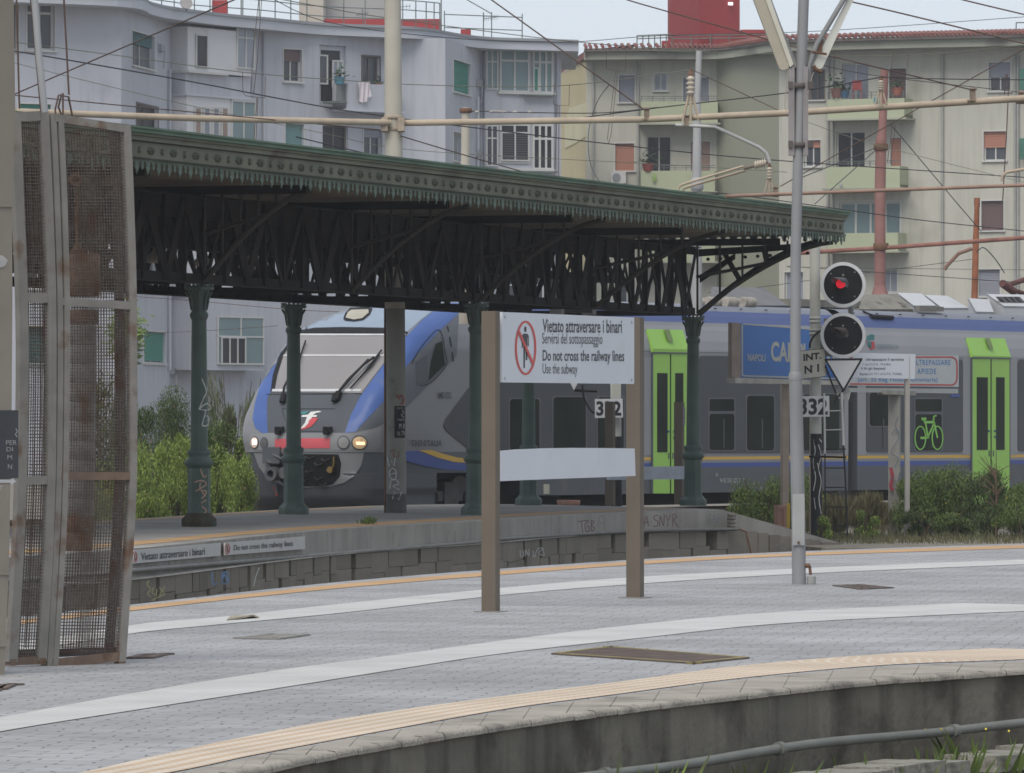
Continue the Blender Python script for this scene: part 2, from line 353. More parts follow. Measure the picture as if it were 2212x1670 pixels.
# concrete edge beam with a rounded nose, and the faces below
def edge_wall(name, lip, inn, depth, m, side, ml, joint=0):
    mb = MB(); mb2 = MB(); n = len(lip)
    nrm = []
    for i in range(n):
        d = (lip[min(i+1, n-1)]-lip[max(i-1, 0)]); d.z = 0; d.normalize(); nn = Vector((d.y, -d.x, 0))*side; nrm.append(nn)
    prof = [(.0, -.0), (.030, -.003), (.038, -.010), (.042, -.018), (.043, -.034), (.03, -.038), (.02, -.040)]
    rows = [[lip[i]-nrm[i]*.04+nrm[i]*a+Vector((0, 0, b)) for a, b in prof] for i in range(n)]
    for i in range(n-1):
        g0, g1 = (.012, 1.0) if i % 2 else (0, .988); dz = Vector((0, 0, random.uniform(-.003, .002)*(i % 2)))
        ra = [p.lerp(q_, g0)+dz for p, q_ in zip(rows[i], rows[i+1])]; rb = [p.lerp(q_, g1)+dz for p, q_ in zip(rows[i], rows[i+1])]
        if inn: mb.add([inn[i].lerp(inn[i+1], g0), ra[0], rb[0], inn[i].lerp(inn[i+1], g1)], [(0, 1, 2, 3)]); mb2.add([p-Vector((0, 0, .012)) for p in (inn[i], rows[i][0], rows[i+1][0], inn[i+1])], [(0, 1, 2, 3)])
        mb.add(ra+rb, [(j, j+1, j+1+len(prof), j+len(prof)) for j in range(len(prof)-1)])
        nd = Vector((0, 0, 0)); mb2.add([rows[i][2]-nrm[i]*.02, rows[i+1][2]-nrm[i]*.02, rows[i+1][5]-nrm[i]*.02, rows[i][5]-nrm[i]*.02], [(0, 1, 2, 3)])
        a, b = rows[i][-1], rows[i+1][-1]
        mb2.add([a, b, b-Vector((0, 0, depth)), a-Vector((0, 0, depth))], [(0, 1, 2, 3)])
    tag(mb.build(name+'_kerb', ml, origin=(0, 50, 0)), kind='structure'); tag(mb2.build(name+'_face', m, origin=(0, 50, 0)), kind='structure')
LIPM = mat('platform_edge_stone', (.34, .31, .265), .9, .2, 2.5, dirt=(.19, .17, .15), damt=.42, dscale=2.6, bump=.8, bscale=45, island=0)
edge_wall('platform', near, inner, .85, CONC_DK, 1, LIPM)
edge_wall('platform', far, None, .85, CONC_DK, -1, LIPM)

# ---- tactile paving strips
def tactile_mat(name, base, dot, kind):
    m = bpy.data.materials.new(name); m.use_nodes = True; t = m.node_tree; N = t.nodes; L = t.links; b = N['Principled BSDF']
    b.inputs['Roughness'].default_value = .75; b.inputs['Specular IOR Level'].default_value = .2
    uv = N.new('ShaderNodeUVMap'); uv.uv_map = 'UVMap'
    sx = N.new('ShaderNodeSeparateXYZ'); L.new(uv.outputs[0], sx.inputs[0])
    def M(op, a, c):
        n = N.new('ShaderNodeMath'); n.operation = op
        for i, val in enumerate((a, c)):
            if hasattr(val, 'links'): L.new(val, n.inputs[i])
            elif val is not None: n.inputs[i].default_value = val
        return n.outputs[0]
    if kind == 'dots':    # staggered blister rows
        a = M('COSINE', M('MULTIPLY', sx.outputs[0], 2*math.pi/.10), None); c = M('COSINE', M('MULTIPLY', sx.outputs[1], 2*math.pi/.10), None)
        f = M('MULTIPLY', M('ADD', a, c), .5)
    else:
        f = M('SINE', M('MULTIPLY', sx.outputs[1], 2*math.pi/.05), None)
    r = N.new('ShaderNodeMapRange'); r.inputs[1].default_value = .2 if kind == 'dots' else .05; r.inputs[2].default_value = .5 if kind == 'dots' else .45; L.new(f, r.inputs[0])
    n1 = N.new('ShaderNodeTexNoise'); n1.inputs['Scale'].default_value = 1.3; n1.inputs['Detail'].default_value = 8; L.new(uv.outputs[0], n1.inputs['Vector'])
    mx = N.new('ShaderNodeMix'); mx.data_type = 'RGBA'; mx.inputs[6].default_value = (*base, 1); mx.inputs[7].default_value = (*dot, 1); L.new(r.outputs[0], mx.inputs[0])
    m2 = N.new('ShaderNodeMix'); m2.data_type = 'RGBA'; m2.blend_type = 'MULTIPLY'; m2.inputs[0].default_value = 1; L.new(mx.outputs[2], m2.inputs[6])
    r2 = N.new('ShaderNodeMapRange'); r2.inputs[1].default_value = .3; r2.inputs[2].default_value = .7; r2.inputs[3].default_value = .84; r2.inputs[4].default_value = 1.05; L.new(n1.outputs['Fac'], r2.inputs[0]); L.new(r2.outputs[0], m2.inputs[7])
    L.new(m2.outputs[2], b.inputs['Base Color'])
    bp = N.new('ShaderNodeBump'); bp.inputs['Strength'].default_value = .4; bp.inputs['Distance'].default_value = .006; L.new(f, bp.inputs['Height']); L.new(bp.outputs[0], b.inputs['Normal'])
    return m
YEL = tactile_mat('yellow_tactile_tiles', (.60, .52, .425), (.45, .28, .14), 'dots')
YEL2 = tactile_mat('plain_yellow_tiles', (.50, .32, .17), (.45, .27, .13), 'dots')
WST = tactile_mat('white_ridged_tiles', (.56, .555, .535), (.47, .465, .45), 'ridges')
ground_band('tactile_paving', [(-200, 1745), (187, 1666), (265, 1648), (492, 1599), (738, 1552), (1088, 1503), (1342, 1472), (1596, 1438), (1901, 1413), (2212, 1397), (2500, 1384)],
            [(-200, 1772), (369, 1668), (541, 1632), (787, 1586), (1088, 1532), (1342, 1498), (1596, 1465), (1901, 1437), (2212, 1424), (2500, 1409)], .004, YEL, -200, 2500)
ground_band('tactile_paving', [(-200, 1590), (0, 1550), (295, 1496), (590, 1449), (836, 1417), (1088, 1383), (1393, 1347), (1698, 1321), (2212, 1297), (2450, 1288)],
            [(-200, 1622), (0, 1580), (295, 1533), (590, 1488), (836, 1449), (1088, 1411), (1393, 1377), (1698, 1346), (2212, 1320), (2450, 1311)], .004, WST, -200, 2450)
ground_band('tactile_paving', [(-150, 1415), (60, 1385), (275, 1352), (344, 1343), (492, 1331), (738, 1304), (1088, 1269.5), (1352, 1248), (1698, 1229), (2212, 1208.7), (2450, 1202)],
            [(-150, 1436), (60, 1405), (275, 1370), (344, 1361), (492, 1347), (738, 1323.7), (1088, 1285), (1352, 1263), (1698, 1241), (2212, 1219), (2450, 1211)], .004, WST, -150, 2450)
ground_band('tactile_paving', [(-150, 1360), (60, 1337), (280, 1311), (541, 1282), (787, 1257), (1088, 1233), (1352, 1214), (1698, 1195.5), (2212, 1177), (2450, 1170)],
            [(-150, 1371), (60, 1347), (280, 1319.5), (541, 1290), (787, 1265.5), (1088, 1241), (1352, 1221), (1698, 1201.5), (2212, 1184), (2450, 1176)], .004, YEL2, -150, 2450)

# ---- far platform (under the canopy)
A_LIP = [(-200, 1222), (60, 1201), (285, 1185.5), (644, 1150), (799, 1138), (1020, 1126), (1278, 1109.5), (1565, 1102.5)]
B_LIP = [(-200, 1150), (287, 1121), (549, 1104), (826, 1092), (1079, 1089), (1351, 1094), (1480, 1097), (1565, 1101.5)]
q = sm(A_LIP); q2 = sm(B_LIP)
la = [G(x, lerp_poly(q, x)) for x in [-200+1765*i/50 for i in range(51)]]
lb = [G(x, lerp_poly(q2, x)) for x in [-200+1765*i/50 for i in range(51)]]
mb = MB()
for i in range(50): mb.add([la[i], la[i+1], lb[i+1], lb[i]], [(0, 1, 2, 3)])
tag(mb.build('far_platform', PAV2, origin=(0, 100, 0)), kind='structure')
# front face: upper concrete band proud of the old stone plinth; ramp at the end
ramp_end = Vector((V(1835, 112.2, 0).x, 112.2, ZG-.02)); crest = la[-1]
def face(pts, z0, z1, off, m, name, n_side=1):
    mb = MB(); n = len(pts)
    for i in range(n-1):
        d = (pts[i+1]-pts[i]); d.z = 0; d.normalize(); nn = Vector((d.y, -d.x, 0))*off
        a, b = pts[i]+nn, pts[i+1]+nn; f0 = pts[i].z; f1 = pts[i+1].z
        mb.add([(a.x, a.y, f0+z1), (b.x, b.y, f1+z1), (b.x, b.y, max(f1+z0, -.95) if f1 > -.01 else -.95), (a.x, a.y, max(f0+z0, -.95) if f0 > -.01 else -.95)], [(0, 1, 2, 3)])
    return tag(mb.build(name, m, origin=(0, 100, 0)), kind='structure')
CONC_F = mat('platform_face_concrete', (.285, .27, .245), .88, .15, 1.2, dirt=(.17, .155, .135), damt=.28, dscale=1.8, rain=.35, bump=.3)
face(la, -.31, 0, 0, CONC_F, 'far_platform_face')
mb = MB()                                                    # ledge under the band
for i in range(50):
    d = (la[i+1]-la[i]).normalized(); nn = Vector((d.y, -d.x, 0))
    mb.add([la[i]+Vector((0, 0, -.31)), la[i+1]+Vector((0, 0, -.31)), la[i+1]+nn*.1+Vector((0, 0, -.345)), la[i]+nn*.1+Vector((0, 0, -.345))], [(0, 1, 2, 3)])
tag(mb.build('far_platform_ledge', CONC_F, origin=(0, 100, 0)), kind='structure')
# stone plinth with uneven broken stones
mb = MB(); random.seed(3)
pl = []
for i in range(50):
    d = (la[i+1]-la[i]); L_ = d.length; d.normalize(); nn = Vector((d.y, -d.x, 0)); k = max(1, int(L_/.55)); 
    for j in range(k): pl.append((la[i]+d*(L_*j/k), nn, L_/k, d))
for j, (p, nn, L_, d) in enumerate(pl):
    z = -.345; row = 0
    while z > -.95:
        h = random.uniform(.19, .33); o = random.uniform(.072, .08)
        sft = random.uniform(-.2, .2)
        mb.box(p+d*sft+nn*(o-.3)+Vector((0, 0, z-h)), d*(L_-.006), nn*.3, (0, 0, h-.006)); z -= h
tag(mb.build('far_platform_plinth', STONE, origin=(0, 100, 0)), kind='structure')
# ramp
e2 = ramp_end+Vector((-1.4, 1.6, 0)); c2 = lb[-1]+Vector((-.5, 2.2, 0)); d = (ramp_end-crest); 
mb = MB().add([crest, ramp_end, e2, c2], [(0, 1, 2, 3)])
mb.add([crest, ramp_end, Vector((ramp_end.x, ramp_end.y, -.95)), Vector((crest.x, crest.y, -.95))], [(0, 1, 2, 3)])
tag(mb.build('far_platform_ramp', CONC_F, origin=(0, 100, 0)), kind='structure')
rw = Wall((crest.x, crest.y), (ramp_end.x, ramp_end.y)); mb = MB()
for j in range(12):
    u0 = rw.L*j/12; zt = -.34-(.62-.3)*max(0, j/12-.1); 
    mb.wb(rw, u0, u0+rw.L/12-.015, -.95, min(zt, -.62*j/12-.06 if j > 7 else zt)-random.uniform(0, .03), 0, random.uniform(.04, .09))
tag(mb.build('ramp_plinth', STONE, origin=(0, 100, 0)), kind='structure')
# back edge of the far platform
mb = MB()
for i in range(50): mb.add([lb[i], lb[i+1], lb[i+1]-Vector((0, 0, .95)), lb[i]-Vector((0, 0, .95))], [(0, 1, 2, 3)])
tag(mb.build('far_platform_back', CONC_DK, origin=(0, 100, 0)), kind='structure')
YF = mat('worn_yellow_line', (.40, .25, .12), .85, .2, 1.5, dirt=(.28, .24, .2), damt=.25, dscale=2)
ground_band('yellow_line', [(-200, 1205), (60, 1186), (285, 1169.5), (610, 1141), (1020, 1116), (1079, 1111.5), (1351, 1099.5), (1499, 1095.6)],
            [(-200, 1213), (60, 1195), (285, 1178), (610, 1148), (1020, 1121.5), (1079, 1116.5), (1351, 1103), (1499, 1098)], .004, YF, -200, 1499)
ground_band('yellow_line', [(-200, 1153), (287, 1122.3), (549, 1105.2), (826, 1093), ], [(-200, 1157), (287, 1125), (549, 1107.5), (826, 1094.5)], .004, YF, -200, 826)
# lettered enamel plates on the far platform face
FW = []
def face_wall(x0, x1):
    a, b = G(x0, lerp_poly(q, x0)), G(x1, lerp_poly(q, x1)); return Wall((a.x, a.y), (b.x, b.y))
NAVY = mat('charcoal_lettering', (.035, .04, .055), .6, .1, 3); REDP = mat('faded_red_paint', (.42, .06, .05), .5, .12, 3)
def face_plate(x0, x1, yt0, yt1, h0, h1, msg, tx0, tx1, label):
    W = face_wall(x0, x1); mb = MB(); c = [W.pt(x0, yt0, .03), W.pt(x1, yt1, .03), W.pt(x1, yt1+h1, .03), W.pt(x0, yt0+h0, .03)]
    t = mb.prism(c, W.n.to_3d()*.02).build('enamel_plate', WHITE_D); tag(t, label, 'sign', 'warning plates on the platform face')
    ty = lambda x, f: (yt0+(yt1-yt0)*(x-x0)/(x1-x0))+(h0+(h1-h0)*(x-x0)/(x1-x0))*f
    m2 = MB(); write(m2, msg, W, (tx0, ty(tx0, .24)), (tx1, ty(tx1, .24)), (tx1, ty(tx1, .80)), (tx0, ty(tx0, .80)), .056, .006); m2.build('lettering', NAVY, t)
    cx = tx0-14; cy = ty(cx, .5); m3 = MB(); ribbon(m3, W, [(cx+5*math.cos(a*.3142), cy+11*math.sin(a*.3142)) for a in range(21)], 1.6, .056); ribbon(m3, W, [(cx-3, cy-8), (cx+3, cy+8)], 1.6, .056); m3.build('prohibition_ring', REDP, t)
    m4 = MB(); ribbon(m4, W, [(cx, cy-6), (cx, cy+6)], 2.6, .055); m4.build('walking_figure', NAVY, t)
WHITE_D = mat('dull_white_enamel', (.47, .47, .46), .5, .06, 2)
face_plate(281, 468, 1188.5, 1173, 29, 27.5, 'Vietato attraversare i binari', 295, 433, 'off-white plate lettered Vietato attraversare i binari on the far platform face')
face_plate(478, 651, 1172.5, 1159, 27, 27, 'Do not cross the railway lines', 496, 624, 'off-white plate lettered Do not cross the railway lines on the far platform face')
# pipe along the face
pts = [(-200, 1272), (60, 1252), (282, 1233), (644, 1203), (1020, 1172), (1079, 1164.5), (1388, 1147), (1560, 1143.5), (1597, 1143)]
fz = sm(A_LIP+[(1800, 1098)])
path = []
for x, y in smooth_px(pts, 4):
    W = G(x, lerp_poly(fz, min(x, 1565))); path.append(W+Vector((.13, -.04, -.30)) if 0 else V(x, W.y-.25, 0)*1)
    path[-1].z = CZ-(y-HY)/F*path[-1].y
p_ = MB().tube(path, .028, 8).build('conduit_pipe', mat('dull_conduit', (.16, .16, .15), .6, .15, 3)); tag(p_, 'grey conduit pipe running along the stained face of the far platform', 'pipe')
mb = MB().tube([path[-1], path[-1]+Vector((.12, 0, -.05)), path[-1]+Vector((.2, 0, -.42))], .02, 6); mb.build('down_pipe', RUST, p_)
# cable ducts stacked at the ramp crest
mb = MB()
for k in range(5): mb.lathe(P(1580, 1108, 109.4)+Vector((0, 0, -.012-.062*k)), [(.02, -.05), (.07, -.045), (.075, 0), (.05, .008)], 10)
tag(mb.build('cable_gland_stack', mat('weathered_insulator', (.2, .18, .16), .8, .3, 6)), 'stack of weathered round cable glands at the crest of the far platform ramp', 'cable fitting')
# graffiti on the far face
GR_P = mat('maroon_spray_paint', (.10, .035, .045), .8, .2, 8); GR_Y = mat('yellow_chalk_paint', (.42, .42, .18), .9, .2, 8); GR_W = mat('pale_spray_paint', (.50, .50, .48), .9, .2, 8); GR_B = mat('blue_spray_paint', (.13, .22, .38), .9, .25, 6); GR_G = mat('grey_spray_paint', (.15, .15, .16), .9, .2, 8)
W1 = face_wall(1079, 1565)
def graf(W, strokes, w, m, off, label, name='graffiti', word=None):
    mb = MB()
    for s in strokes: ribbon(mb, W, smooth_px(s, 4) if len(s) > 2 else s, w, off)
    if word: write(mb, *word)
    return tag(mb.build(name, m), label, 'graffiti', 'spray painted tags on the far platform')
graf(W1, [[(1243, 1127), (1258, 1125), (1266, 1124)], [(1251, 1126), (1252, 1140), (1254, 1150)], [(1266, 1126), (1259, 1132), (1260, 1146), (1267, 1148), (1268, 1138), (1262, 1138)],
          [(1272, 1123), (1273, 1148)], [(1272, 1124), (1278, 1127), (1273, 1135), (1280, 1141), (1273, 1148)]], 1.6, GR_P, .04, 'maroon sprayed TGB on the pale concrete band between the sign posts')
graf(W1, [[(1386, 1138), (1391, 1115), (1396, 1137)], [(1388, 1129), (1395, 1129)], [(1401, 1127), (1403, 1127)], [(1417, 1113), (1408, 1115), (1409, 1123), (1416, 1126), (1414, 1137), (1405, 1136)],
          [(1420, 1138), (1421, 1114), (1428, 1136), (1430, 1112)], [(1434, 1112), (1438, 1123), (1444, 1111)], [(1438, 1123), (1437, 1138)], [(1448, 1138), (1449, 1111), (1457, 1116), (1450, 1124), (1461, 1139)], [(1464, 1125), (1466, 1125)]], 1.6, GR_P, .04, 'maroon sprayed A SNYR on the concrete band right of the sign')
graf(W1, [[(1525, 1112), (1521, 1122), (1525, 1132)], [(1529, 1110), (1528, 1131), (1533, 1128)], [(1536, 1112), (1535, 1130), (1540, 1126), (1538, 1112), (1543, 1130)], [(1545, 1110), (1544, 1131), (1549, 1118), (1551, 1131)], [(1523, 1124), (1550, 1120)]], .9, GR_G, .04, 'faint grey scribbled tag near the end of the concrete band')
graf(W1, [[(1289, 1141), (1288, 1122), (1294, 1114), (1300, 1122), (1299, 1141)], [(1288, 1126), (1299, 1133)]], 1.2, GR_G, .04, 'faint grey arch-shaped tag beside the maroon TGB')
W2 = face_wall(285, 1020)
graf(W2, [[(291, 1254), (286, 1262), (294, 1272), (288, 1282), (295, 1290)], [(301, 1268), (297, 1280), (304, 1284)], [(308, 1272), (306, 1288)], [(313, 1268), (326, 1284)], [(325, 1266), (314, 1286)], [(296, 1297), (326, 1283)]], 1.8, GR_Y, .17, 'yellow scrawled tag low on the stone plinth next to the cage')
graf(W2, [[(428, 1235), (430, 1262), (440, 1258)], [(449, 1237), (451, 1262)], [(447, 1240), (462, 1236), (462, 1258), (450, 1259), (455, 1240), (460, 1256)]], 3, GR_B, .17, 'blue and white paint smear on the stone plinth')
graf(W2, [[(531, 1226), (524, 1244), (519, 1266)]], 2, GR_W, .17, 'single long pale slash on the stone plinth')
W3 = face_wall(1020, 1278)
graf(W3, [[(1020, 1190), (1028, 1188), (1021, 1200), (1030, 1199)], [(1032, 1190), (1035, 1196), (1039, 1188)]], 1.2, GR_W, .17, 'pale ZY scrawl on the stone plinth left of the front post')
graf(W3, [[(1100, 1188), (1101, 1202), (1107, 1201), (1106, 1188)], [(1111, 1202), (1112, 1188), (1119, 1201), (1119, 1186)]], 1.2, GR_W, .17, 'pale UN lettering on the stone plinth between the sign posts')
graf(W3, [[(1128, 1190), (1131, 1204), (1138, 1186), (1151, 1185), (1140, 1194), (1152, 1200), (1150, 1188)]], 1.2, GR_W, .17, 'pale looping scrawl on the stone plinth right of the UN letters')

# ---- trough beside the near platform, pipe on its face
def along(tr, x0, x1, n, z, push):
    qq = sm(tr); out = []
    for i in range(n+1):
        x = x0+(x1-x0)*i/n; out.append(G(x, lerp_poly(qq, x)))
    res = []
    for i, p in enumerate(out):
        d = out[min(i+1, n)]-out[max(i-1, 0)]; d.normalize(); nn = Vector((d.y, -d.x, 0)); res.append(p+nn*push+Vector((0, 0, z)))
    return res
pp = along(N_LIP, 500, 2400, 30, 0, .10)
for i, p in enumerate(pp): p.z = -.305+.008*math.sin(i*.75)-(.03 if i < 8 else 0)*(8-i)/8
pn = MB().tube(pp, .026, 10).build('platform_pipe', mat('grey_olive_pipe', (.15, .155, .14), .6, .15, 3, dirt=(.2, .19, .16), damt=.2)); tag(pn, 'long grey pipe clipped along the dark face of the near platform', 'pipe')
for i in (12, 18, 24):
    MB().tube([pp[i]+(pp[i+1]-pp[i])*.0, pp[i]+(pp[i+1]-pp[i]).normalized()*.06], .037, 10).build('pipe_coupling', MATS['grey_olive_pipe'], pn)
t0 = along(N_LIP, 900, 2450, 26, -.42, .17); random.seed(5)
for i in range(0, 26):
    if i == 17: continue
    a, b = t0[i], t0[i+1]; d = (b-a).normalized(); nn = Vector((d.y, -d.x, 0)); l = (b-a).length
    a = a+Vector((0, 0, random.uniform(-.015, .015)))
    blk = MB().box(a, d*(l-.03), nn*.34, (0, 0, -.09)).build('trough_lid', mat('trough_concrete', (.27, .26, .225), .9, .25, 3, dirt=(.08, .08, .055), damt=.45, dscale=4, bump=.6))
    mbb = MB().box(a+nn*.02-Vector((0, 0, .09)), d*(l-.03), nn*.3, (0, 0, -.26)); mbb.build('trough_base', CONC_DK, blk)
    tag(blk, 'weathered concrete cable trough block in the row beside the near platform', 'trough block', 'cable trough blocks along the near platform')

# ---- gratings and covers in the paving
GRT = mat('rusty_grating', (.13, .10, .085), .8, .3, 4, dirt=(.25, .18, .06), damt=.2, dscale=2)
def grating(quad, name, label, cat, bars=14, m=GRT, frame=None):
    p = [G(*c) for c in quad]; c = sum(p, Vector())/4
    t = thing(name, (c.x, c.y, 0), label, cat)
    mb = MB(); mb.add([x+Vector((0, 0, .003)) for x in p], [(0, 1, 2, 3)]); mb.build('pit_shadow', mat('pit_shade', (.10, .085, .085), .9, .3, 3), t)  # flat dark sheet standing in for the shade below the bars
    mb = MB()
    for i in range(bars+1):
        f = i/bars; a = p[0].lerp(p[1], f); b = p[3].lerp(p[2], f); e = (p[1]-p[0]).normalized()*.012
        mb.box(a-e+Vector((0, 0, .002)), e*2, b-a, (0, 0, .007))
    for i in range(7):
        f = i/6; a = p[0].lerp(p[3], f); b = p[1].lerp(p[2], f); e = (p[3]-p[0]).normalized()*.012
        mb.box(a-e+Vector((0, 0, .002)), e*2, b-a, (0, 0, .006))
    mb.build('bar_grid', m, t)
    mb = MB()
    for i in range(4):
        a, b = p[i], p[(i+1) % 4]; d = (b-a).normalized(); nn = Vector((d.y, -d.x, 0))*.05; mb.box(a+Vector((0, 0, .001)), b-a, nn, (0, 0, .010))
    mb.build('rim', frame or m, t)
grating([(1192, 1414), (1318, 1399), (1618, 1423), (1500, 1435)], 'ventilation_grating', 'large rusty floor grating near the yellow strip of the platform', 'grating', 24, frame=mat('mossy_rim', (.24, .20, .09), .9, .3, 5, dirt=(.1, .09, .06), damt=.3))
grating([(505, 1380), (580, 1372), (668, 1373), (600, 1382)], 'drain_grating', 'small pale drain grating between the two white strips', 'grating', 10, mat('pale_grating', (.25, .24, .22), .8, .2, 4))
grating([(270, 1424), (300, 1416), (366, 1414), (330, 1423)], 'drain_grating', 'narrow brown drain grating at the foot of the cage', 'grating', 8)
grating([(-20, 1494), (-5, 1482), (38, 1480), (15, 1490)], 'drain_grating', 'dark drain grating cut off at the left border of the photo', 'grating', 8)
grating([(1800, 1266), (1862, 1264.5), (1930, 1271), (1860, 1274)], 'manhole_cover', 'brown sunken manhole cover right of the lamp pole', 'manhole cover', 6)
# lifted tactile tile
a = G(492, 1339); tl = MB().prism([G(490, 1342), G(548, 1337), G(560, 1336.5), G(498, 1333.5)], (0, 0, .012))
k = len(tl.v)
for i in (0, 1): pass
tl.v[4+1] += Vector((0, 0, .02)); tl.v[1] += Vector((0, 0, .02))
tag(tl.build('lifted_tile', mat('cracked_tile', (.33, .29, .22), .8, .25, 8)), 'cracked tactile tile lifted out of the white strip', 'tile')
for j, (x, y) in enumerate([(24, 1543), (1778, 1251), (1100, 1344), (520, 1475), (1880, 1256), (570, 1378)]):
    pass
# ================================================================== CANOPY
RD = Vector((.2903, .9569, 0)); PD = Vector((.9569, -.2903, 0))      # along the column row, outward to the near track
C1 = Vector((-4.394, 91, 0)); PITCH = 13.16
def CP(t, p, z): return C1+RD*t+PD*p+Vector((0, 0, z))
F1 = V(280, 83.4, 0); F2 = V(1817, 115.7, 0)
FD = (F2-F1).normalized(); FN = Vector((FD.y, -FD.x, 0)); FL = (F2-F1).length; FS = -9.0       # fascia line, starts beyond the left frame edge
def FP(t, o, z): return F1+FD*t+FN*o+Vector((0, 0, z))
can = thing('platform_canopy', CP(13, -1.5, 0), 'long weathered green canopy with lace-like iron valance over the far platform', 'canopy')
B = Wall((F1.x, F1.y), (F2.x, F2.y))
def bw(mb, o0, o1, z0, z1, t0=FS, t1=FL): return mb.box(FP(t0, o0, z0), FP(t1, o0, z0)-FP(t0, o0, z0), FN*(o1-o0), (0, 0, z1-z0))
bw(bw(MB(), -.16, .17, 5.185, 5.25), -.1, .20, 5.235, 5.262).build('gutter', GREEN_TOP, can)
bw(bw(bw(MB(), -.1, .10, 5.09, 5.185), -.1, .135, 5.15, 5.183), -.06, .05, 4.855, 5.09).build('fascia_board', FASCIA, can)
bw(bw(MB(), -.05, .075, 5.078, 5.088), -.05, .075, 4.862, 4.874).build('moulding', mat('dark_moulding', (.05, .058, .05), .8, .2, 3), can)
# rosettes and discs, each a casting of its own (shared meshes)
ROS = mat('rosette_casting', (.12, .13, .095), .7, .2, 3)
def frus(mb, c, a0, b0, a1, b1, dpt, n, o=0):
    mb.add([c+FD*a0*math.cos(a*6.2832/n)+Vector((0, 0, b0*math.sin(a*6.2832/n)))+FN*o for a in range(n)]+[c+FD*a1*math.cos(a*6.2832/n)+Vector((0, 0, b1*math.sin(a*6.2832/n)))+FN*dpt for a in range(n)], [(a, (a+1) % n, n+(a+1) % n, n+a) for a in range(n)]+[tuple(range(n, 2*n))])
c = FP(FS, .05, 4.972); mb = MB()
for k in range(6):
    a = k*math.pi/3; frus(mb, c+FD*.085*math.cos(a)+Vector((0, 0, .03*math.sin(a))), .05, .028, .02, .013, .035, 8)
frus(mb, c, .035, .03, .02, .018, .055, 8, .02)
ros = mb.build('rosette', ROS, can); mb = MB(); frus(mb, c+FD*.4, .055, .05, .04, .037, .035, 12); dsc = mb.build('cast_disc', ROS, can)
t = FS+.8
while t < FL-.1:
    for o in (ros, dsc):
        if o is dsc and t+.4 > FL-.1: continue
        q = o.copy(); COL.objects.link(q); q.parent = can; q.location = FD*(t-FS)
    t += .8
# pierced valance
def valance(mb, org, d, n, length):
    t = 0; k = 0
    while t < length:
        c = org+d*t; w = .38
        def q(pts): mb.prism([c+d*a+Vector((0, 0, b)) for a, b in pts], n*.018)
        q([(0, 0), (w, 0), (w, -.035), (0, -.035)])
        q([(.02, -.035), (.18, -.035), (.15, -.085), (.172, -.115), (.125, -.155), (.10, -.20), (.075, -.155), (.028, -.115), (.05, -.085)])
        q([(.235, -.035), (.345, -.035), (.315, -.08), (.333, -.105), (.29, -.14), (.247, -.105), (.265, -.08)])
        t += w; k += 1
mb = MB(); valance(mb, FP(FS, .0, 4.86), FD, FN, FL-FS)
tag(mb.build('valance', mat('valance_paint', (.13, .175, .14), .7, .2, 2), can), 'pierced green sheet-metal valance of hanging spear points')
# end face of the canopy
be = CP(PITCH*2+.4, -5.2, 0); endd = (be-F2); endd.z = 0; el = endd.length; endd.normalize(); endn = RD
mb = MB().box(F2+Vector((0, 0, 4.86)), endd*el, endn*.06, (0, 0, .36)); mb.build('end_board', FASCIA, can)
mb = MB(); valance(mb, F2+Vector((0, 0, 4.86)), endd, endn, el); mb.build('end_valance', MATS['valance_paint'], can)
# back fascia
bs = CP(-17, -5.0, 0)
MB().box(bs+Vector((0, 0, 4.86)), be-bs, -PD*.06, (0, 0, .36)).build('back_board', FASCIA, can)
# roof slab and soffit
fs_ = FP(FS, -.05, 0); fe = FP(FL, -.05, 0)
def slab(mb, pf, pb, z): pass
mb = MB()
for a, b, c_, d_ in ((fs_, fe, CP(PITCH*2+.3, -1.5, 0), CP(-16, -1.5, 0)),):
    mb.add([a+Vector((0, 0, 5.2)), b+Vector((0, 0, 5.2)), c_+Vector((0, 0, 5.05)), d_+Vector((0, 0, 5.05)), bs+Vector((0, 0, 5.2)), be+Vector((0, 0, 5.2))], [(0, 1, 2, 3), (3, 2, 5, 4)])
mb.build('roof', mat('roof_sheet', (.13, .14, .13), .8, .2, 1), can)
mb = MB(); mb.add([fs_+Vector((0, 0, 4.86)), fe+Vector((0, 0, 4.86)), CP(PITCH*2+.3, -1.5, 4.80), CP(-16, -1.5, 4.80), bs+Vector((0, 0, 4.86)), be+Vector((0, 0, 4.86))], [(0, 1, 2, 3), (3, 2, 5, 4)])
mb.build('soffit', SOFFIT, can)
# lattice girders
def girder(p, t0, t1, z0=3.41, z1=4.62, step=.85, wd=.17, name='lattice_girder'):
    mb = MB()
    L_ = RD*(t1-t0)
    mb.box(CP(t0, p-.11, z0), L_, PD*.22, (0, 0, .02)); mb.box(CP(t0, p-.012, z0), L_, PD*.024, (0, 0, .14))
    mb.box(CP(t0, p-.11, z1), L_, PD*.22, (0, 0, .02)); mb.box(CP(t0, p-.012, z1-.12), L_, PD*.024, (0, 0, .14))
    t = t0; random.seed(int(p*10)+50); k = 0; wd0 = wd
    while t < t1-.2:
        s = min(step, t1-t)
        mb.box(CP(t, p-.05, z0), RD*.05, PD*.1, (0, 0, z1-z0))
        a, b = (t, t+s) if k % 2 else (t+s, t)
        wd = wd0*random.uniform(.6, 1.7); a += random.uniform(-.1, .1); b += random.uniform(-.1, .1)
        mb.box(CP(a, p+.02, z0+.02), RD*wd, PD*.02, (CP(b, 0, z1)-CP(a, 0, z0))*.98)
        mb.box(CP(b, p-.04, z0+.02), RD*wd*.7, PD*.02, (CP(a, 0, z1)-CP(b, 0, z0))*.98)
        t += s; k += 1
    return mb.build(name, IRON_DK, can)
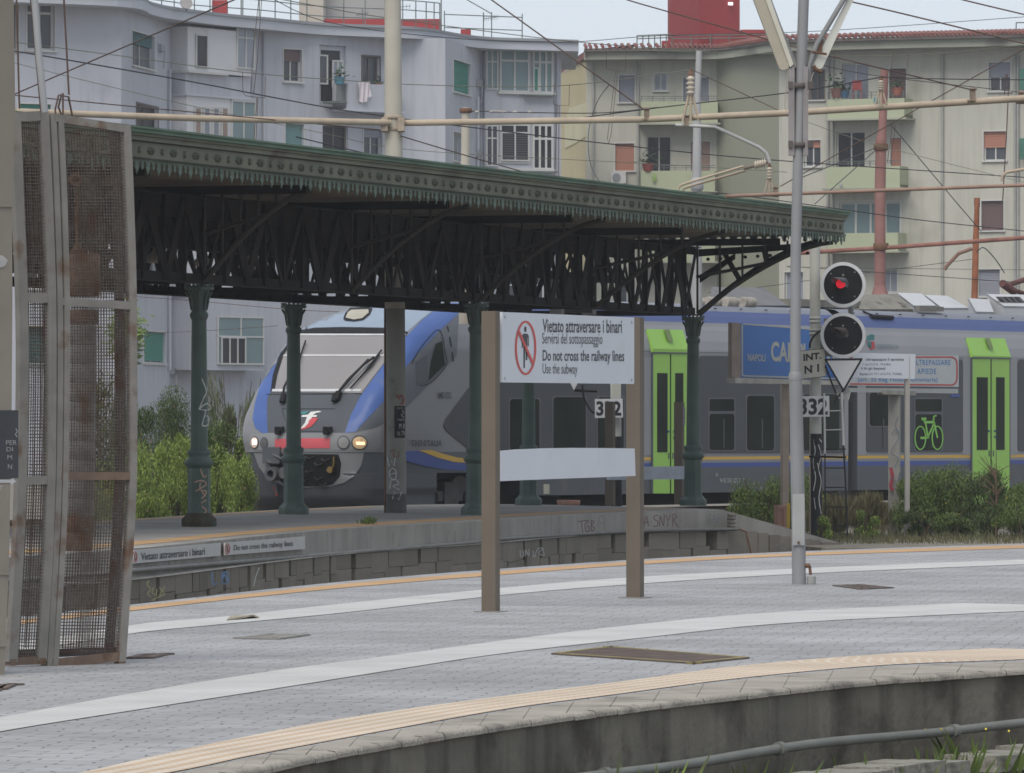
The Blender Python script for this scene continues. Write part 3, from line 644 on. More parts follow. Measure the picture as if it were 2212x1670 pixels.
girder(0, -16, PITCH*2+.1); girder(-3.08, -16, PITCH*2+.1)
girder(-1.54, -16, PITCH*2+.1, 4.0, 4.7, 1.3, .1, 'purlin_lattice')
girder(-4.2, -14, PITCH*2-.2, 4.3, 4.78, 1.6, .08, 'purlin_lattice')
for p_, za, zb in ((-3.12, 4.12, 4.8), (-1.5, 4.2, 4.8), (-.04, 4.32, 4.66)):
    MB().box(CP(-16, p_, za), RD*(PITCH*2-.3+16-(0 if p_ < -3 else 3.5)), PD*.03, (0, 0, zb-za)).build('added_infill_plate', IRON_DK, can)  # solid dark plates added to close the lattice against the sky behind
# cross frames
for k in range(-2, 5):
    t = k*PITCH/2
    mb = MB().box(CP(t-.05, -3.08, 3.41), PD*3.08, RD*.1, (0, 0, .1)); mb.box(CP(t-.05, -5.0, 4.66), PD*(5.0+1.6), RD*.1, (0, 0, .12))
    for j in range(6):
        a = CP(t-.02, -3.08+j*.513, 3.45); b = CP(t-.02, -3.08+(j+1)*.513, 4.7)
        if j % 2: a.z, b.z = b.z, a.z
        mb.tube([a, b], .035, 4)
    mb.build('cross_frame', IRON_DK, can)
    W_ = FP((t+9.2)*FL/(2*PITCH+9.4) if 0 else 0, 0, 0)
    # reach to the fascia at this bay
    pr = 1.45+(2.3-1.45)*(t/ (2*PITCH)) if t > 0 else 1.4
    pr += .2
    for sgn, p0, reach in ((1, 0, pr), (-1, -3.08, 1.8)):
        path = []
        for i in range(13):
            f = i/12; path.append(CP(t, p0+sgn*(.08+reach*f), 3.44+1.26*(1-(1-f)**1.55)))
        mb = MB().tube(path, .042, 6)
        # plate web above the rib, pierced
        for i in range(0, 12, 2):
            a = path[i]; top = Vector((a.x, a.y, 4.74)); 
            if i < 10: mb.tube([a, top+(path[i+1]-a)*.6*Vector((1, 1, 0)).length*0], .02, 4)
        mb.tube([CP(t, p0+sgn*.06, 4.1), path[7]], .03, 4)
        ar = mb.build('arched_bracket', mat('bracket_iron', (.055, .048, .04), .7, .2, 4), can)
# heavier pierced bracket at the open end, in line with the row ends
t = PITCH*2; mb = MB()
pth = [CP(t+.08, .1+2.25*i/12, 3.44+1.26*(1-(1-i/12)**1.55)) for i in range(13)]
for i in range(12):
    a, b = pth[i], pth[i+1]; mb.prism([a-Vector((0, 0, .05)), b-Vector((0, 0, .05)), b+Vector((0, 0, .07)), a+Vector((0, 0, .07))], RD*.06)
mb.prism([CP(t+.08, .1, 4.0), CP(t+.08, .75, 4.42), CP(t+.08, .75, 4.52), CP(t+.08, .1, 4.14)], RD*.05)
mb.prism([CP(t+.08, .08, 4.47), CP(t+.08, 2.2, 4.60), CP(t+.08, 2.2, 4.7), CP(t+.08, .08, 4.6)], RD*.05)
mb.prism([CP(t+.08, .8, 4.02), CP(t+.08, .9, 4.02), CP(t+.08, .62, 4.5), CP(t+.08, .52, 4.5)], RD*.05)
mb.prism([CP(t+.08, 1.3, 4.32), CP(t+.08, 1.4, 4.36), CP(t+.08, 1.34, 4.6), CP(t+.08, 1.24, 4.6)], RD*.05)
for i in range(9): mb.disc(CP(t+.08, .25+i*.23, 4.42+.012*i), RD, .03, .04, 10)
mb.build('end_bracket', IRON_DK, can)
# small hanging lamps under the soffit seen through the lattice
for k in range(8):
    c = CP(-6+k*2.1, -2.3, 3.86); l = MB().lathe(c, [(.02, .2), (.05, .13), (.14, .05), (.15, 0), (.1, -.03)], 12).build('hanging_lamp', mat('lamp_enamel', (.35, .32, .27), .6), can)
    MB().tube([c+Vector((0, 0, .18)), c+Vector((0, 0, .85))], .01, 5).build('drop_rod', IRON_DK, l)

# columns: separate things
RC = R(10)
def column(loc, label, dark=False):
    t = thing('iron_column', loc, label, 'column', 'cast iron columns of the canopy'); L_ = Vector(loc); g = GREEN_P
    MB().lathe(L_, [(.245, 0), (.25, .07), (.245, .11), (.19, .16), (.175, .19)], 8, False, RC).build('base', mat('rust_stained_base', (.055, .045, .03), .9, .4, 5, dirt=(.03, .06, .045), damt=.4, dscale=6) if dark else g, t)
    MB().lathe(L_, [(.165, .18), (.158, .82), (.19, .86)], 8, False, RC).build('pedestal', g, t)
    MB().lathe(L_, [(.19, .86), (.205, .89), (.205, .92), (.16, .95), (.15, 1.0), (.165, 1.02), (.165, 1.06), (.13, 1.09)], 20).build('collar', g, t)
    MB().lathe(L_, [(.122, 1.08), (.118, 1.6), (.104, 2.95)], 20).build('shaft', g, t)
    mb = MB().lathe(L_, [(.106, 2.9), (.13, 2.95), (.13, 2.99), (.105, 3.02), (.105, 3.14), (.125, 3.22), (.15, 3.30), (.15, 3.33)], 20)
    for k in range(8):
        a = k*math.pi/4; mb.tube([L_+Vector((math.cos(a)*.11, math.sin(a)*.11, 3.04)), L_+Vector((math.cos(a)*.135, math.sin(a)*.135, 3.22)), L_+Vector((math.cos(a)*.185, math.sin(a)*.185, 3.30))], [.012, .02, .02], 5)
    mb.lathe(L_, [(.2, 3.32), (.21, 3.34), (.21, 3.36), (.17, 3.38)], 8, False, RC)
    for k in range(16):
        a = k*math.pi/8; mb.lathe(L_+Vector((math.cos(a)*.19, math.sin(a)*.19, 3.375)), [(.018, 0), (.018, .03)], 5)
    mb.build('capital', g, t); return t
col_a = column(CP(0, 0, 0), 'green iron column with rust-stained base and peach graffiti, nearest of the canopy', True)
col_b = column(CP(PITCH, 0, 0), 'green iron column half hidden by the left post of the big white sign')
col_c = column(CP(2*PITCH, 0, 0), 'green iron column at the open end of the canopy beside the blue station sign')
col_d = column(CP(PITCH, -3.08, 0), 'green iron column in front of the train windscreen')
col_e = column(CP(2*PITCH, -3.08, 0), 'green iron column seen below the big white sign between its posts')
class Cyl:
    def __init__(s, c, r): s.c = Vector((c[0], c[1])); s.r = r
    def pt(s, px, py, off=0):
        k = (px-CX)/F; d = Vector((k, 1)).normalized(); b = d.dot(s.c); q = s.c.length_squared-(s.r+off)**2; disc = b*b-q
        t = b-math.sqrt(max(disc, 0)); p = d*t; return Vector((p.x, p.y, CZ-(py-HY)/F*p.y))
GR_PE = mat('peach_spray_paint', (.40, .27, .20), .85, .2, 8)
cy = Cyl(CP(0, 0, 0), .118)
graf(cy, [[(436, 818), (446, 845), (440, 860), (430, 884)], [(430, 884), (446, 872), (456, 882), (445, 886), (430, 884)], [(445, 885), (440, 905), (436, 920)], [(437, 920), (449, 918), (450, 900), (441, 899)]], 2.6, GR_W, .004, 'white scrawled tag half way up the nearest green column')
cy = Cyl(CP(0, 0, 0), .155)
graf(cy, [[(433, 1013), (440, 1030), (446, 1027)], [(420, 1042), (436, 1038), (446, 1046), (430, 1058), (446, 1062), (436, 1078)], [(434, 1040), (432, 1055), (444, 1072)], [(446, 1080), (432, 1090), (446, 1102), (438, 1112)], [(422, 1062), (438, 1052)]], 3, GR_PE, .006, 'peach scrawled tag on the pedestal of the nearest green column')

# ================================================================== TRAIN
K = 1.08; CAMV = Vector((0, 0, CZ))
def kz(z): return CZ+(z-CZ)*K
TW = Wall((2.87*K, 118.6*K), (9.56*K, 129.6*K))
SILV = mat('train_grey_paint', (.195, .20, .21), .4, .05, .8, dirt=(.16, .16, .16), damt=.12, dscale=1.5, coat=.15)
SILV_L = mat('train_light_panel', (.235, .24, .25), .45, .05, .8, coat=.15)
DKG = mat('train_dark_grey', (.075, .083, .095), .45, .08, .8, dirt=(.12, .115, .105), damt=.14, dscale=2, coat=.1)
BLU = mat('train_blue_paint', (.06, .115, .32), .45, .08, .8, dirt=(.10, .14, .27), damt=.2, dscale=2, coat=.1)
BLU2 = mat('train_navy_stripe', (.045, .075, .26), .45, .06, .8)
BLU_T = mat('train_roof_blue', (.08, .11, .25), .65, .05, .8)
YELT = mat('train_yellow_stripe', (.58, .36, .06), .5, .05, .8)
LIME = mat('lime_door_paint', (.27, .50, .085), .45, .06, .8, dirt=(.25, .38, .12), damt=.12, dscale=2, coat=.1)
ROOFG = mat('train_roof_grey', (.20, .215, .25), .55, .08, .8, dirt=(.22, .22, .22), damt=.15, dscale=1.2)
WINB = mat('train_window_band', (.07, .074, .08), .5, .08, .6, spec=.2)
GLS = mat('train_window_glass', (.010, .015, .009), .3, .6, .9, spec=.06)
RUB = mat('black_rubber', (.01, .01, .011), .7, .2, 4)
train = thing('passenger_train', TW.at(TW.u(1445), kz(-.15), -1.5), 'grey and blue regional train with lime green doors halted behind the canopy, headlights lit', 'train')
HW = 1.45
PROF = [(.2, 0), (.67, 0), (2.77, 0), (3.0, .05), (3.2, .13), (3.33, .2), (3.47, .28), (3.57, .35), (3.64, .42), (3.68, .5), (3.71, .8), (3.73, 1.45)]
def inn(z):
    if z <= 2.77: return 0
    for i in range(len(PROF)-1):
        if PROF[i][0] <= z <= PROF[i+1][0]:
            a, b = PROF[i], PROF[i+1]; return a[1]+(b[1]-a[1])*(z-a[0])/(b[0]-a[0])
    return 1.4
W29 = 2.9*K
def strip(name, m, u0, u1, zs, parent=train, out=0):
    """length of body shell between two heights, both sides of the car"""
    mb = MB()
    pts = [(inn(z)*K-out, kz(z)) for z in zs]
    for side in (0, 1):
        for i in range(len(pts)-1):
            (a, za), (b, zb) = pts[i], pts[i+1]
            f = (lambda q: -q) if side == 0 else (lambda q: -W29+q)
            mb.add([TW.at(u0, za, f(a)), TW.at(u1, za, f(a)), TW.at(u1, zb, f(b)), TW.at(u0, zb, f(b))], [(0, 1, 2, 3)])
    return mb.build(name, m, parent)
uA0 = TW.u(1950); S0 = TW.at(TW.u(950), 0); Ef = Vector((-TW.d.x, -TW.d.y, 0)); El = Vector((-TW.n.x, -TW.n.y, 0))
uS = (Vector((S0.x, S0.y))-TW.A).dot(TW.d)
cars = [(uS+3*K-.02, TW.u(1832)), (TW.u(1852), TW.u(2330))]
for (a, b) in cars:
    strip('skirt', DKG, a, b, [.2, .67]); strip('navy_stripe', BLU2, a, b, [.67, .755]); strip('grey_stripe', SILV, a, b, [.755, .81]); strip('yellow_stripe', YELT, a, b, [.81, .865])
    strip('body_side', SILV, a, b, [.865, 2.77]); strip('upper_side', SILV, a, b, [2.77, 2.84]); strip('upper_panel', SILV_L, a, b, [2.84, 3.0, 3.2, 3.28]); strip('panel_edge', SILV, a, b, [3.28, 3.345])
    strip('roof_band', BLU_T, a, b, [3.345, 3.47, 3.57]); strip('roof_edge', ROOFG, a, b, [3.57, 3.64, 3.68, 3.71, 3.73])
    mb = MB()
    for u in (a, b): mb.add([TW.at(u, kz(.2), 0), TW.at(u, kz(.2), -W29), TW.at(u, kz(3.0), -W29), TW.at(u, kz(3.6), -W29+.4), TW.at(u, kz(3.6), -.4), TW.at(u, kz(3.0), 0)], [tuple(range(6))])
    mb.add([TW.at(a, kz(.2), 0), TW.at(b, kz(.2), 0), TW.at(b, kz(.2), -W29), TW.at(a, kz(.2), -W29)], [(0, 1, 2, 3)]); mb.build('end_wall', DKG, train)
    # rivet-like roof fixings
    mb = MB(); u = a+.5
    while u < b: mb.wb(TW, u, u+.05, kz(3.615), kz(3.635), -.40, -.36); u += 1.05
    mb.build('roof_fixing', RUB, train)
MB().wb(TW, TW.u(1832), TW.u(1852), kz(.35), kz(3.5), -.25, -W29+.25).build('gangway_bellows', RUB, train)
def wpoly(mb, W, pts, o0, o1):
    a = [W.pt(x, y, o0) for x, y in pts]; return mb.prism(a, W.n.to_3d()*(o1-o0))
def rrect(x0, y0, x1, y1, r=4, ry=None):
    ry = ry or r*1.6; o = []
    for cx_, cy_, a0 in ((x1-r, y0+ry, -90), (x1-r, y1-ry, 0), (x0+r, y1-ry, 90), (x0+r, y0+ry, 180)):
        for k in range(4): a = R(a0+30*k); o.append((cx_+r*math.cos(a), cy_+ry*math.sin(a)))
    return o
# window bands (px traced on the side plane)
band1 = wpoly(MB(), TW, [(957, 918), (962, 905), (1012, 838), (1050, 790), (1062, 776), (1075, 772), (1384, 770), (1390, 774), (1390, 974), (1384, 979), (1050, 984), (1020, 980), (1005, 965), (962, 930)], .002, .014).build('window_band', WINB, train)
band2 = wpoly(MB(), TW, rrect(1510, 769, 1822, 979, 5), .002, .014).build('window_band', WINB, train)
band3 = wpoly(MB(), TW, rrect(1871, 776, 2079, 977, 5), .002, .014).build('window_band', WINB, train)
band4 = wpoly(MB(), TW, rrect(2198, 777, 2320, 975, 5), .002, .014).build('window_band', WINB, train)
FRM = mat('window_rubber_frame', (.10, .105, .115), .5, .05, 2)
def twin(b, x0, y0, x1, y1, vent=None):
    fr = wpoly(MB(), TW, rrect(x0-3, y0-3, x1+3, y1+3, 4), .014, .02).build('window_frame', FRM, train)
    if vent:
        wpoly(MB(), TW, rrect(x0, y0, x1, vent-3, 2), .02, .026).build('vent_pane', GLS, fr); wpoly(MB(), TW, rrect(x0, vent+3, x1, y1, 4), .02, .026).build('pane', GLS, fr)
    else: wpoly(MB(), TW, rrect(x0, y0, x1, y1, 5), .02, .026).build('pane', GLS, fr)
twin(band1, 1100, 862, 1163, 973); twin(band1, 1194, 858, 1263, 973); twin(band1, 1290, 858, 1345, 973)
twin(band2, 1531, 862, 1584, 972, 891); twin(band2, 1612, 855, 1670, 973); twin(band2, 1733, 852, 1811, 973)
twin(band3, 1877, 848, 1926, 920); twin(band3, 1976, 862, 2032, 973, 892); twin(band4, 2215, 850, 2300, 972)
# reflections are left to the renderer; pale interior uprights behind the glass
mb = MB()
for x in (1560, 1643, 1780, 1905, 2010): mb.wpx(TW, x, 905, x+2.5, 968, .026, .028)
mb.build('interior_pole', mat('grab_pole', (.05, .06, .05), .5), train)
def door(x0, x1, yt, yb, capy, shift, wt, wb_, name='door'):
    """sliding plug door pair with sloped cap over it"""
    ww = x1-x0; c = (x0+x1)/2
    d = wpoly(MB(), TW, [(x0, yt), (x1, yt), (x1, yb), (x0, yb)], .0, .03).build('door', LIME, train)
    z0, z1 = TW.z(c, yt), kz(3.2); u0, u1 = TW.u(x0-1.5), TW.u(x1+1.5)
    zc = kz(2.84)
    cap = MB(); cap.add([TW.at(u0, z0, .04), TW.at(u1, z0, .04), TW.at(u1, zc, .045), TW.at(u0, zc, .045), TW.at(u1, z1, -.10), TW.at(u0, z1, -.10), TW.at(u0, z0, -.1), TW.at(u1, z0, -.1), TW.at(u1, zc, -.2), TW.at(u0, zc, -.2)],
                        [(0, 1, 2, 3), (3, 2, 4, 5), (0, 3, 9, 6), (3, 5, 9), (1, 7, 8, 2), (2, 8, 4), (0, 6, 7, 1)])
    cp = cap.build('door_cap', LIME, d)
    um = (u0+u1)/2
    g = MB(); g.add([TW.at(um-.08, kz(2.98), -.0), TW.at(um+.12, kz(2.98), -.0), TW.at(um+.12, kz(3.2), -.095), TW.at(um-.08, kz(3.2), -.095)], [(0, 1, 2, 3)]); 
    for v in g.v: v += TW.n.to_3d()*.03
    g.build('cap_grille', mat('olive_grille', (.16, .22, .08), .6), d)
    MB().wpx(TW, x0-2.2, yt-3, x1+2.2, yt, .03, .05).build('drip_rail', DKG, d)
    MB().wpx(TW, c-.9, yt+1, c+.9, yb, .03, .037).build('door_seal', RUB, d)
    for a, b in ((x0-1.8, x0), (x1, x1+1.8)): MB().wpx(TW, a, yt-3, b, yb, .0, .034).build('door_frame', DKG, d)
    for a, b in ((x0+ww*.115, c-ww*.09), (c+ww*.135, x1-ww*.135)):
        MB().wpx(TW, a, wt, b, wb_, .03, .036).build('door_window', mat('door_glass', (.014, .02, .012), .5, .5, .8, spec=.12), d)
    m2 = MB()
    for dx, dy in ((-.07, .58), (.1, .58), (.1, .645)): m2.wpx(TW, c+dx*ww-1.7, wt+(wb_-wt)*(dy*1.25), c+dx*ww+1.7, wt+(wb_-wt)*(dy*1.25)+4.5, .036, .05)
    m2.build('door_button', mat('blue_button', (.03, .09, .16), .4), d)
    m3 = MB(); m3.wpx(TW, c-5, wb_+1, c-3, wb_+14, .03, .04); m3.wpx(TW, c+4, wb_+1, c+6, wb_+14, .03, .04); m3.build('door_handle', DKG, d)
    return d
door(1408, 1483, 764, 1066, 710, 14, 806, 977)
d2 = door(2098, 2178, 775, 1092, 722, 12, 815, 972)
# narrow vertical grey pillars of the body beside the doors
for x0, x1 in ((1391, 1407), (1484, 1508), (1823, 1832), (2080, 2096), (2180, 2197), (1852, 1870)):
    MB().wpx(TW, x0, 772, x1, 983, .0, .006).build('pillar_panel', SILV_L, train)
# body panel seams and small fittings on the side
mb = MB()
for x in (1150, 1270, 1398, 1520, 1600, 1700, 1790, 1862, 1950, 2060, 2190):
    mb.wpx(TW, x, 1012, x+.8, 1064, .001, .004)
mb.wb(TW, cars[0][0], cars[0][1], kz(2.79), kz(2.80), .001, .005); mb.wb(TW, cars[1][0], cars[1][1], kz(2.79), kz(2.80), .001, .005); mb.wb(TW, cars[0][0], cars[0][1], kz(.45), kz(.455), .001, .004)
mb.build('panel_seam', FRM, train)
for x, y in ((1352, 1048), (1640, 1050), (1756, 1050), (1990, 1045), (1545, 1022), (2062, 1022)): MB().wpx(TW, x, y, x+5, y+7, .001, .012).build('small_hatch', MATS['train_grey_paint'], train)
# bicycle emblem
LG = mat('lime_emblem', (.22, .50, .09), .5)
mb = MB()
def bp(x, y): return (x, y)
for cx_ in (1985, 2022):
    ribbon(mb, TW, [(cx_+11.5*math.cos(a*R(12)), 946+25*math.sin(a*R(12))) for a in range(31)], 2.6, .034)
for s_, w in (([(1985, 946), (2000, 946)], 5), ([(2000, 946), (2016, 912)], 3.4), ([(1996, 912), (2001, 944)], 3.4), ([(1994, 912), (2016, 912)], 5), ([(2013, 905), (2022, 946)], 3.4), ([(1995, 915), (1992, 905)], 3), ([(1987, 905), (1998, 905)], 6), ([(2014, 912), (2014, 899), (2020, 898)], 3.4), ([(1996, 947), (2004, 944)], 4)):
    ribbon(mb, TW, s_, w, .035)
mb.build('bicycle_emblem', LG, train)
LET = mat('dark_teal_lettering', (.03, .05, .075), .5)
mb = MB(); wr(mb, 'TRENITALIA', TW, 885, 951, 952, 964, .03, .01, dy=0); mb.build('operator_lettering', LET, train)
mb = MB(); wr(mb, 'ME 025', TW, 946, 847, 972, 861, .03, .01); mb.build('number_lettering', LET, train)
mb = MB(); wr(mb, '94 83 3501 025-21-T I', TW, 1554, 1033, 1609, 1043, .012, .005); mb.build('coach_number', mat('pale_lettering', (.40, .41, .40), .6), train)
mb = MB(); wr(mb, 'TRENITALIA', TW, 1896, 743, 1944, 754, -.02, .005); mb.build('faint_lettering', mat('faded_teal_lettering', (.20, .25, .28), .6), train)
for nm, m, sh in (('logo_top', mat('logo_teal', (.05, .20, .20), .5), [[(1876, 726), (1884, 722), (1891, 724), (1890, 735), (1876, 735)], [(1879, 738), (1884, 738), (1885, 753), (1879, 746)]]), ('logo_tail', mat('logo_red', (.50, .07, .08), .5), [[(1886, 738), (1891, 738), (1892, 752), (1887, 755), (1881, 754), (1886, 750)]])):
    mb = MB()
    for s_ in sh: wpoly(mb, TW, s_, -.04, -.02)
    mb.build(nm, m, train)
MB().wpx(TW, 1174, 1046, 1186, 1067, .0, .01).build('warning_label', mat('cream_label', (.42, .40, .33), .6), train)
MB().wpx(TW, 2052, 852, 2070, 858, .014, .03).build('blue_label', BLU2, train)
# swoosh on the side behind the cab
SW1 = wpoly(MB(), TW, [(877, 975), (905, 974), (960, 988), (1009, 997), (1060, 1004), (1060, 1015), (1009, 1017), (960, 1014), (920, 1008), (877, 996)], .004, .012); SW1.build('navy_swoosh', BLU2, train)
SW2 = wpoly(MB(), TW, [(903, 973), (930, 972), (958, 981), (985, 988), (1009, 991), (1144, 993), (1144, 1000), (1009, 1000), (980, 998), (945, 989)], .012, .018); SW2.build('yellow_swoosh', YELT, train)
# underframe, bogies and wheels
mb = MB(); mb.wb(TW, cars[0][0]-5, cars[0][1]+12, kz(-.02), kz(.5), -.5, -W29+.5); mb.build('underframe', mat('underframe_black', (.02, .019, .018), .9, .3, 3), train)
STL = mat('wheel_steel', (.10, .085, .075), .6, .2, 3)
for px in (965, 1035, 1800, 1890):
    u = TW.u(px); c = TW.at(u, kz(.18), -.42)
    w = MB().disc(c, TW.n.to_3d(), .42, -.12, 28).build('wheel', STL, train)
    MB().disc(c, TW.n.to_3d(), .13, .16, 16).build('axle_box', RUB, w)
for px in (1000, 1845):
    mb = MB(); u = TW.u(px); mb.wb(TW, u-1.3, u+1.3, kz(.12), kz(.30), -.28, -.40); mb.wb(TW, u-.25, u+.25, kz(.0), kz(.45), -.25, -.42)
    mb.build('bogie_frame', mat('bogie_grey', (.09, .085, .08), .7, .3, 4), train)
MB().tube([TW.pt(1828, 1028, -.3), TW.pt(1870, 1043, -.3)], .045, 8).build('damper', GALV, train)
# roof equipment
def panel(pts, z, o0, o1, name, m, th=.05):
    """sloping lid: lower edge near the roof edge, upper edge set back"""
    (a, b, c, d) = pts; W0 = Wall(TW.A+TW.n*o0, TW.B+TW.n*o0); W1 = Wall(TW.A+TW.n*o1, TW.B+TW.n*o1)
    q = [W0.pt(*a), W0.pt(*b), W1.pt(*c), W1.pt(*d)]; mb = MB(); mb.prism(q, (0, 0, -th))
    lo = [Vector((p.x, p.y, kz(3.6))) for p in q]; mb.add(q+lo, [(0, 1, 5, 4), (1, 2, 6, 5), (2, 3, 7, 6), (3, 0, 4, 7)])
    return mb.build(name, m, train)
RW = mat('white_roof_lid', (.50, .51, .52), .5, .06, 1, dirt=(.35, .32, .28), damt=.1, dscale=4); RG = mat('grimy_roof_box', (.22, .21, .18), .9, .3, 2.5, dirt=(.05, .045, .04), damt=.45, dscale=2.5); RS = mat('grey_roof_slope', (.15, .15, .155), .8, .15, 2)
panel([(1530, 660), (1702, 660), (1650, 621), (1538, 620)], 0, -.7, -1.7, 'roof_slope', RS)
for k, x in enumerate((1548, 1585, 1622, 1660)): MB().tube([TW.pt(x, 652, -.62), TW.pt(x+24, 653, -.62)], .11, 8).build('roof_cylinder', mat('stained_white_cylinder', (.33, .30, .26), .8, .35, 5), train)
panel([(1856, 668), (1972, 668), (1938, 635), (1856, 637)], 0, -.62, -1.2, 'roof_box', RG)
panel([(1974, 660), (2022, 660), (1990, 634), (1937, 632)], 0, -.62, -1.3, 'white_lid', RW); panel([(2035, 665), (2092, 665), (2047, 639), (1998, 637)], 0, -.62, -1.3, 'white_lid', RW)
panel([(2108, 673), (2147, 674), (2136, 647), (2092, 644)], 0, -.62, -1.2, 'white_lid', RW); panel([(2169, 661), (2300, 663), (2290, 638), (2132, 635)], 0, -.62, -1.3, 'white_lid', RW)
mb = MB()
for x in (2172, 2184, 2196, 2208): wpoly(mb, Wall(TW.A-TW.n*.9, TW.B-TW.n*.9), [(x-22, 641), (x-14, 641), (x, 655), (x-8, 655)], 0, .1)
mb.build('lid_louvre', mat('louvre_grey', (.12, .12, .125), .6), train)
MB().wpx(Wall(TW.A-TW.n*.55, TW.B-TW.n*.55), 1978, 662, 2030, 672, 0, .1).build('side_louvre', mat('louvre_steel', (.18, .17, .15), .6, .3, 20), train)
MB().wpx(Wall(TW.A-TW.n*.8, TW.B-TW.n*.8), 1705, 648, 1860, 664, 0, -.6).build('roof_equipment', RG, train)
mb = MB().tube([TW.pt(1912, 683, -.33), TW.pt(1958, 686, -.33)], .05, 6); mb.tube([TW.pt(1905, 672, -.45), TW.pt(1918, 684, -.3)], .02, 5); mb.build('roof_antenna', RUB, train)
pan = MB(); PWL = Wall(TW.A-TW.n*1.5, TW.B-TW.n*1.5)
pan.tube([PWL.pt(2172, 618), PWL.pt(2225, 600), PWL.pt(2300, 560)], .06, 6); pan.tube([PWL.pt(2175, 622), PWL.pt(2230, 640)], .05, 6); pan.tube([PWL.pt(2165, 612), PWL.pt(2190, 630)], .09, 6); pan.build('pantograph', mat('red_oxide', (.13, .05, .045), .7, .2, 4), train)

# ---- cab nose, built in slices (u forward, v sideways from the middle, z up), scaled K
LPR = [(-.1, 1.55), (.0, 1.8), (.2, 2.05), (.6, 2.2), (.98, 2.3), (1.15, 2.31), (1.3, 2.28), (1.5, 2.18), (2.0, 1.78), (2.5, 1.22), (3.0, .66), (3.1, .5), (3.3, .05), (3.45, -.45), (3.55, -.9), (3.62, -1.3), (3.68, -1.8), (3.72, -2.4)]
def lp(z):
    for i in range(len(LPR)-1):
        if z <= LPR[i+1][0]:
            a, b = LPR[i], LPR[i+1]; f = (z-a[0])/(b[0]-a[0]); return a[1]+(b[1]-a[1])*f
    return LPR[-1][1]
MID = S0+El*HW*K
def loc2w(u, v, z): p = MID+Ef*u*K+El*v*K; return Vector((p.x, p.y, kz(z)))
def w2loc(p): q = Vector((p.x, p.y, 0))-MID; return q.dot(Ef)/K, q.dot(El)/K, (p.z-CZ)/K+CZ
def sl_(z, ub, n=46):
    L_ = lp(z); w = HW-inn(z) if z > 2.77 else HW-(.04 if z < .3 else 0)
    out = []
    for i in range(n+1):
        s = i/n; t = math.pi/2*(1-math.cos(math.pi*s)); c, sn = math.cos(t), math.sin(t)
        k = min(1, max(0, (z-1.0)/.6)); nn, mm = 6.5+1.5*k, 8+6*k
        if z > 3.0: k = min(1, (z-3.0)/.6); nn -= 4.5*k; mm -= 10.5*k
        v = w*math.copysign(abs(c)**(2/nn), c); u = ub+(L_-ub)*abs(sn)**(2/mm); out.append(loc2w(u, v, z))
    return out
def nose(z0, z1, nz, ub, name, m, cap=False):
    rows = [sl_(z0+(z1-z0)*i/nz, ub) for i in range(nz+1)]; n = len(rows[0]); mb = MB(); vs = [p for r in rows for p in r]
    fs = [(i*n+j, i*n+j+1, (i+1)*n+j+1, (i+1)*n+j) for i in range(nz) for j in range(n-1)]
    mb.add(vs, fs, True)
    if cap: mb.add(rows[-1], [tuple(range(n))])
    return mb, mb.build(name, m, train)
mbN, cab = nose(.98, 3.72, 60, -3, 'cab_shell', SILV, True)
mbL, _ = nose(.62, .98, 8, -3, 'lower_fairing', DKG); mbS, _ = nose(-.08, .62, 12, .1, 'front_skirt', DKG)
allv = []; allf = []
for b in (mbN, mbL, mbS):
    k = len(allv); allv += b.v; allf += [[k+i for i in f] for f in b.f]
BV = BVHTree.FromPolygons(allv, allf)
def ray(x, y):
    d = Vector(((x-CX)/F, 1, -(y-HY)/F)).normalized(); h = BV.ray_cast(CAMV, d)
    if h[0] is None:
        g = P(x, y, 121); h = BV.find_nearest(g)
    nr = h[1]; 
    if nr.dot(d) > 0: nr = -nr
    return h[0], nr
def inside(poly, x, y):
    c = False
    for i in range(len(poly)):
        (x1, y1), (x2, y2) = poly[i], poly[i-1]
        if (y1 > y) != (y2 > y) and x < (x2-x1)*(y-y1)/(y2-y1)+x1: c = not c
    return c
def decal(name, poly, m, off=.008, parent=None, step=7, mirror=False):
    out = []
    for i in range(len(poly)):
        a, b = Vector(poly[i]), Vector(poly[(i+1) % len(poly)]); k = max(1, int((b-a).length/step))
        out += [a.lerp(b, j/k) for j in range(k)]
    n = len(out); xs = [p.x for p in out]; ys = [p.y for p in out]; inner = []
    x = min(xs)+step/2
    while x < max(xs):
        y = min(ys)+step/2
        while y < max(ys):
            if inside(poly, x, y) and min((Vector((x, y))-p).length for p in out) > step*.45: inner.append(Vector((x, y)))
            y += step
        x += step
    r = delaunay_2d_cdt(out+inner, [], [list(range(n))], 1, 1e-4)
    vs = []
    for p in r[0]:
        h, nr = ray(p.x, p.y); vs.append(h+nr*off)
    if mirror:
        vs = [loc2w(*(lambda q: (q[0], -q[1], q[2]))(w2loc(p))) for p in vs]
    return MB().add(vs, [tuple(f) for f in r[2]], True).build(name, m, parent or train)
BLIND = mat('windscreen_blind', (.25, .238, .235), .35, .05, .5, spec=.4, coat=.2)
right_blue = [(745, 936), (757, 900), (779, 856), (827, 790), (877, 728), (912, 692), (937, 673), (962, 655), (1030, 655), (993, 675), (945, 718), (905, 760), (877, 792), (850, 838), (827, 869), (795, 903), (768, 933)]
decal('blue_pillar', right_blue, BLU, .010); left_blue = [(700, 653), (647, 677), (618, 706), (587, 752), (566, 820), (551, 873), (546, 905), (552, 925), (569, 937), (579, 937), (577, 895), (578, 860), (585, 848), (590, 812), (604, 770), (627, 738), (646, 722), (646, 712), (668, 684), (712, 653)]
decal('blue_pillar', left_blue, BLU, .010)
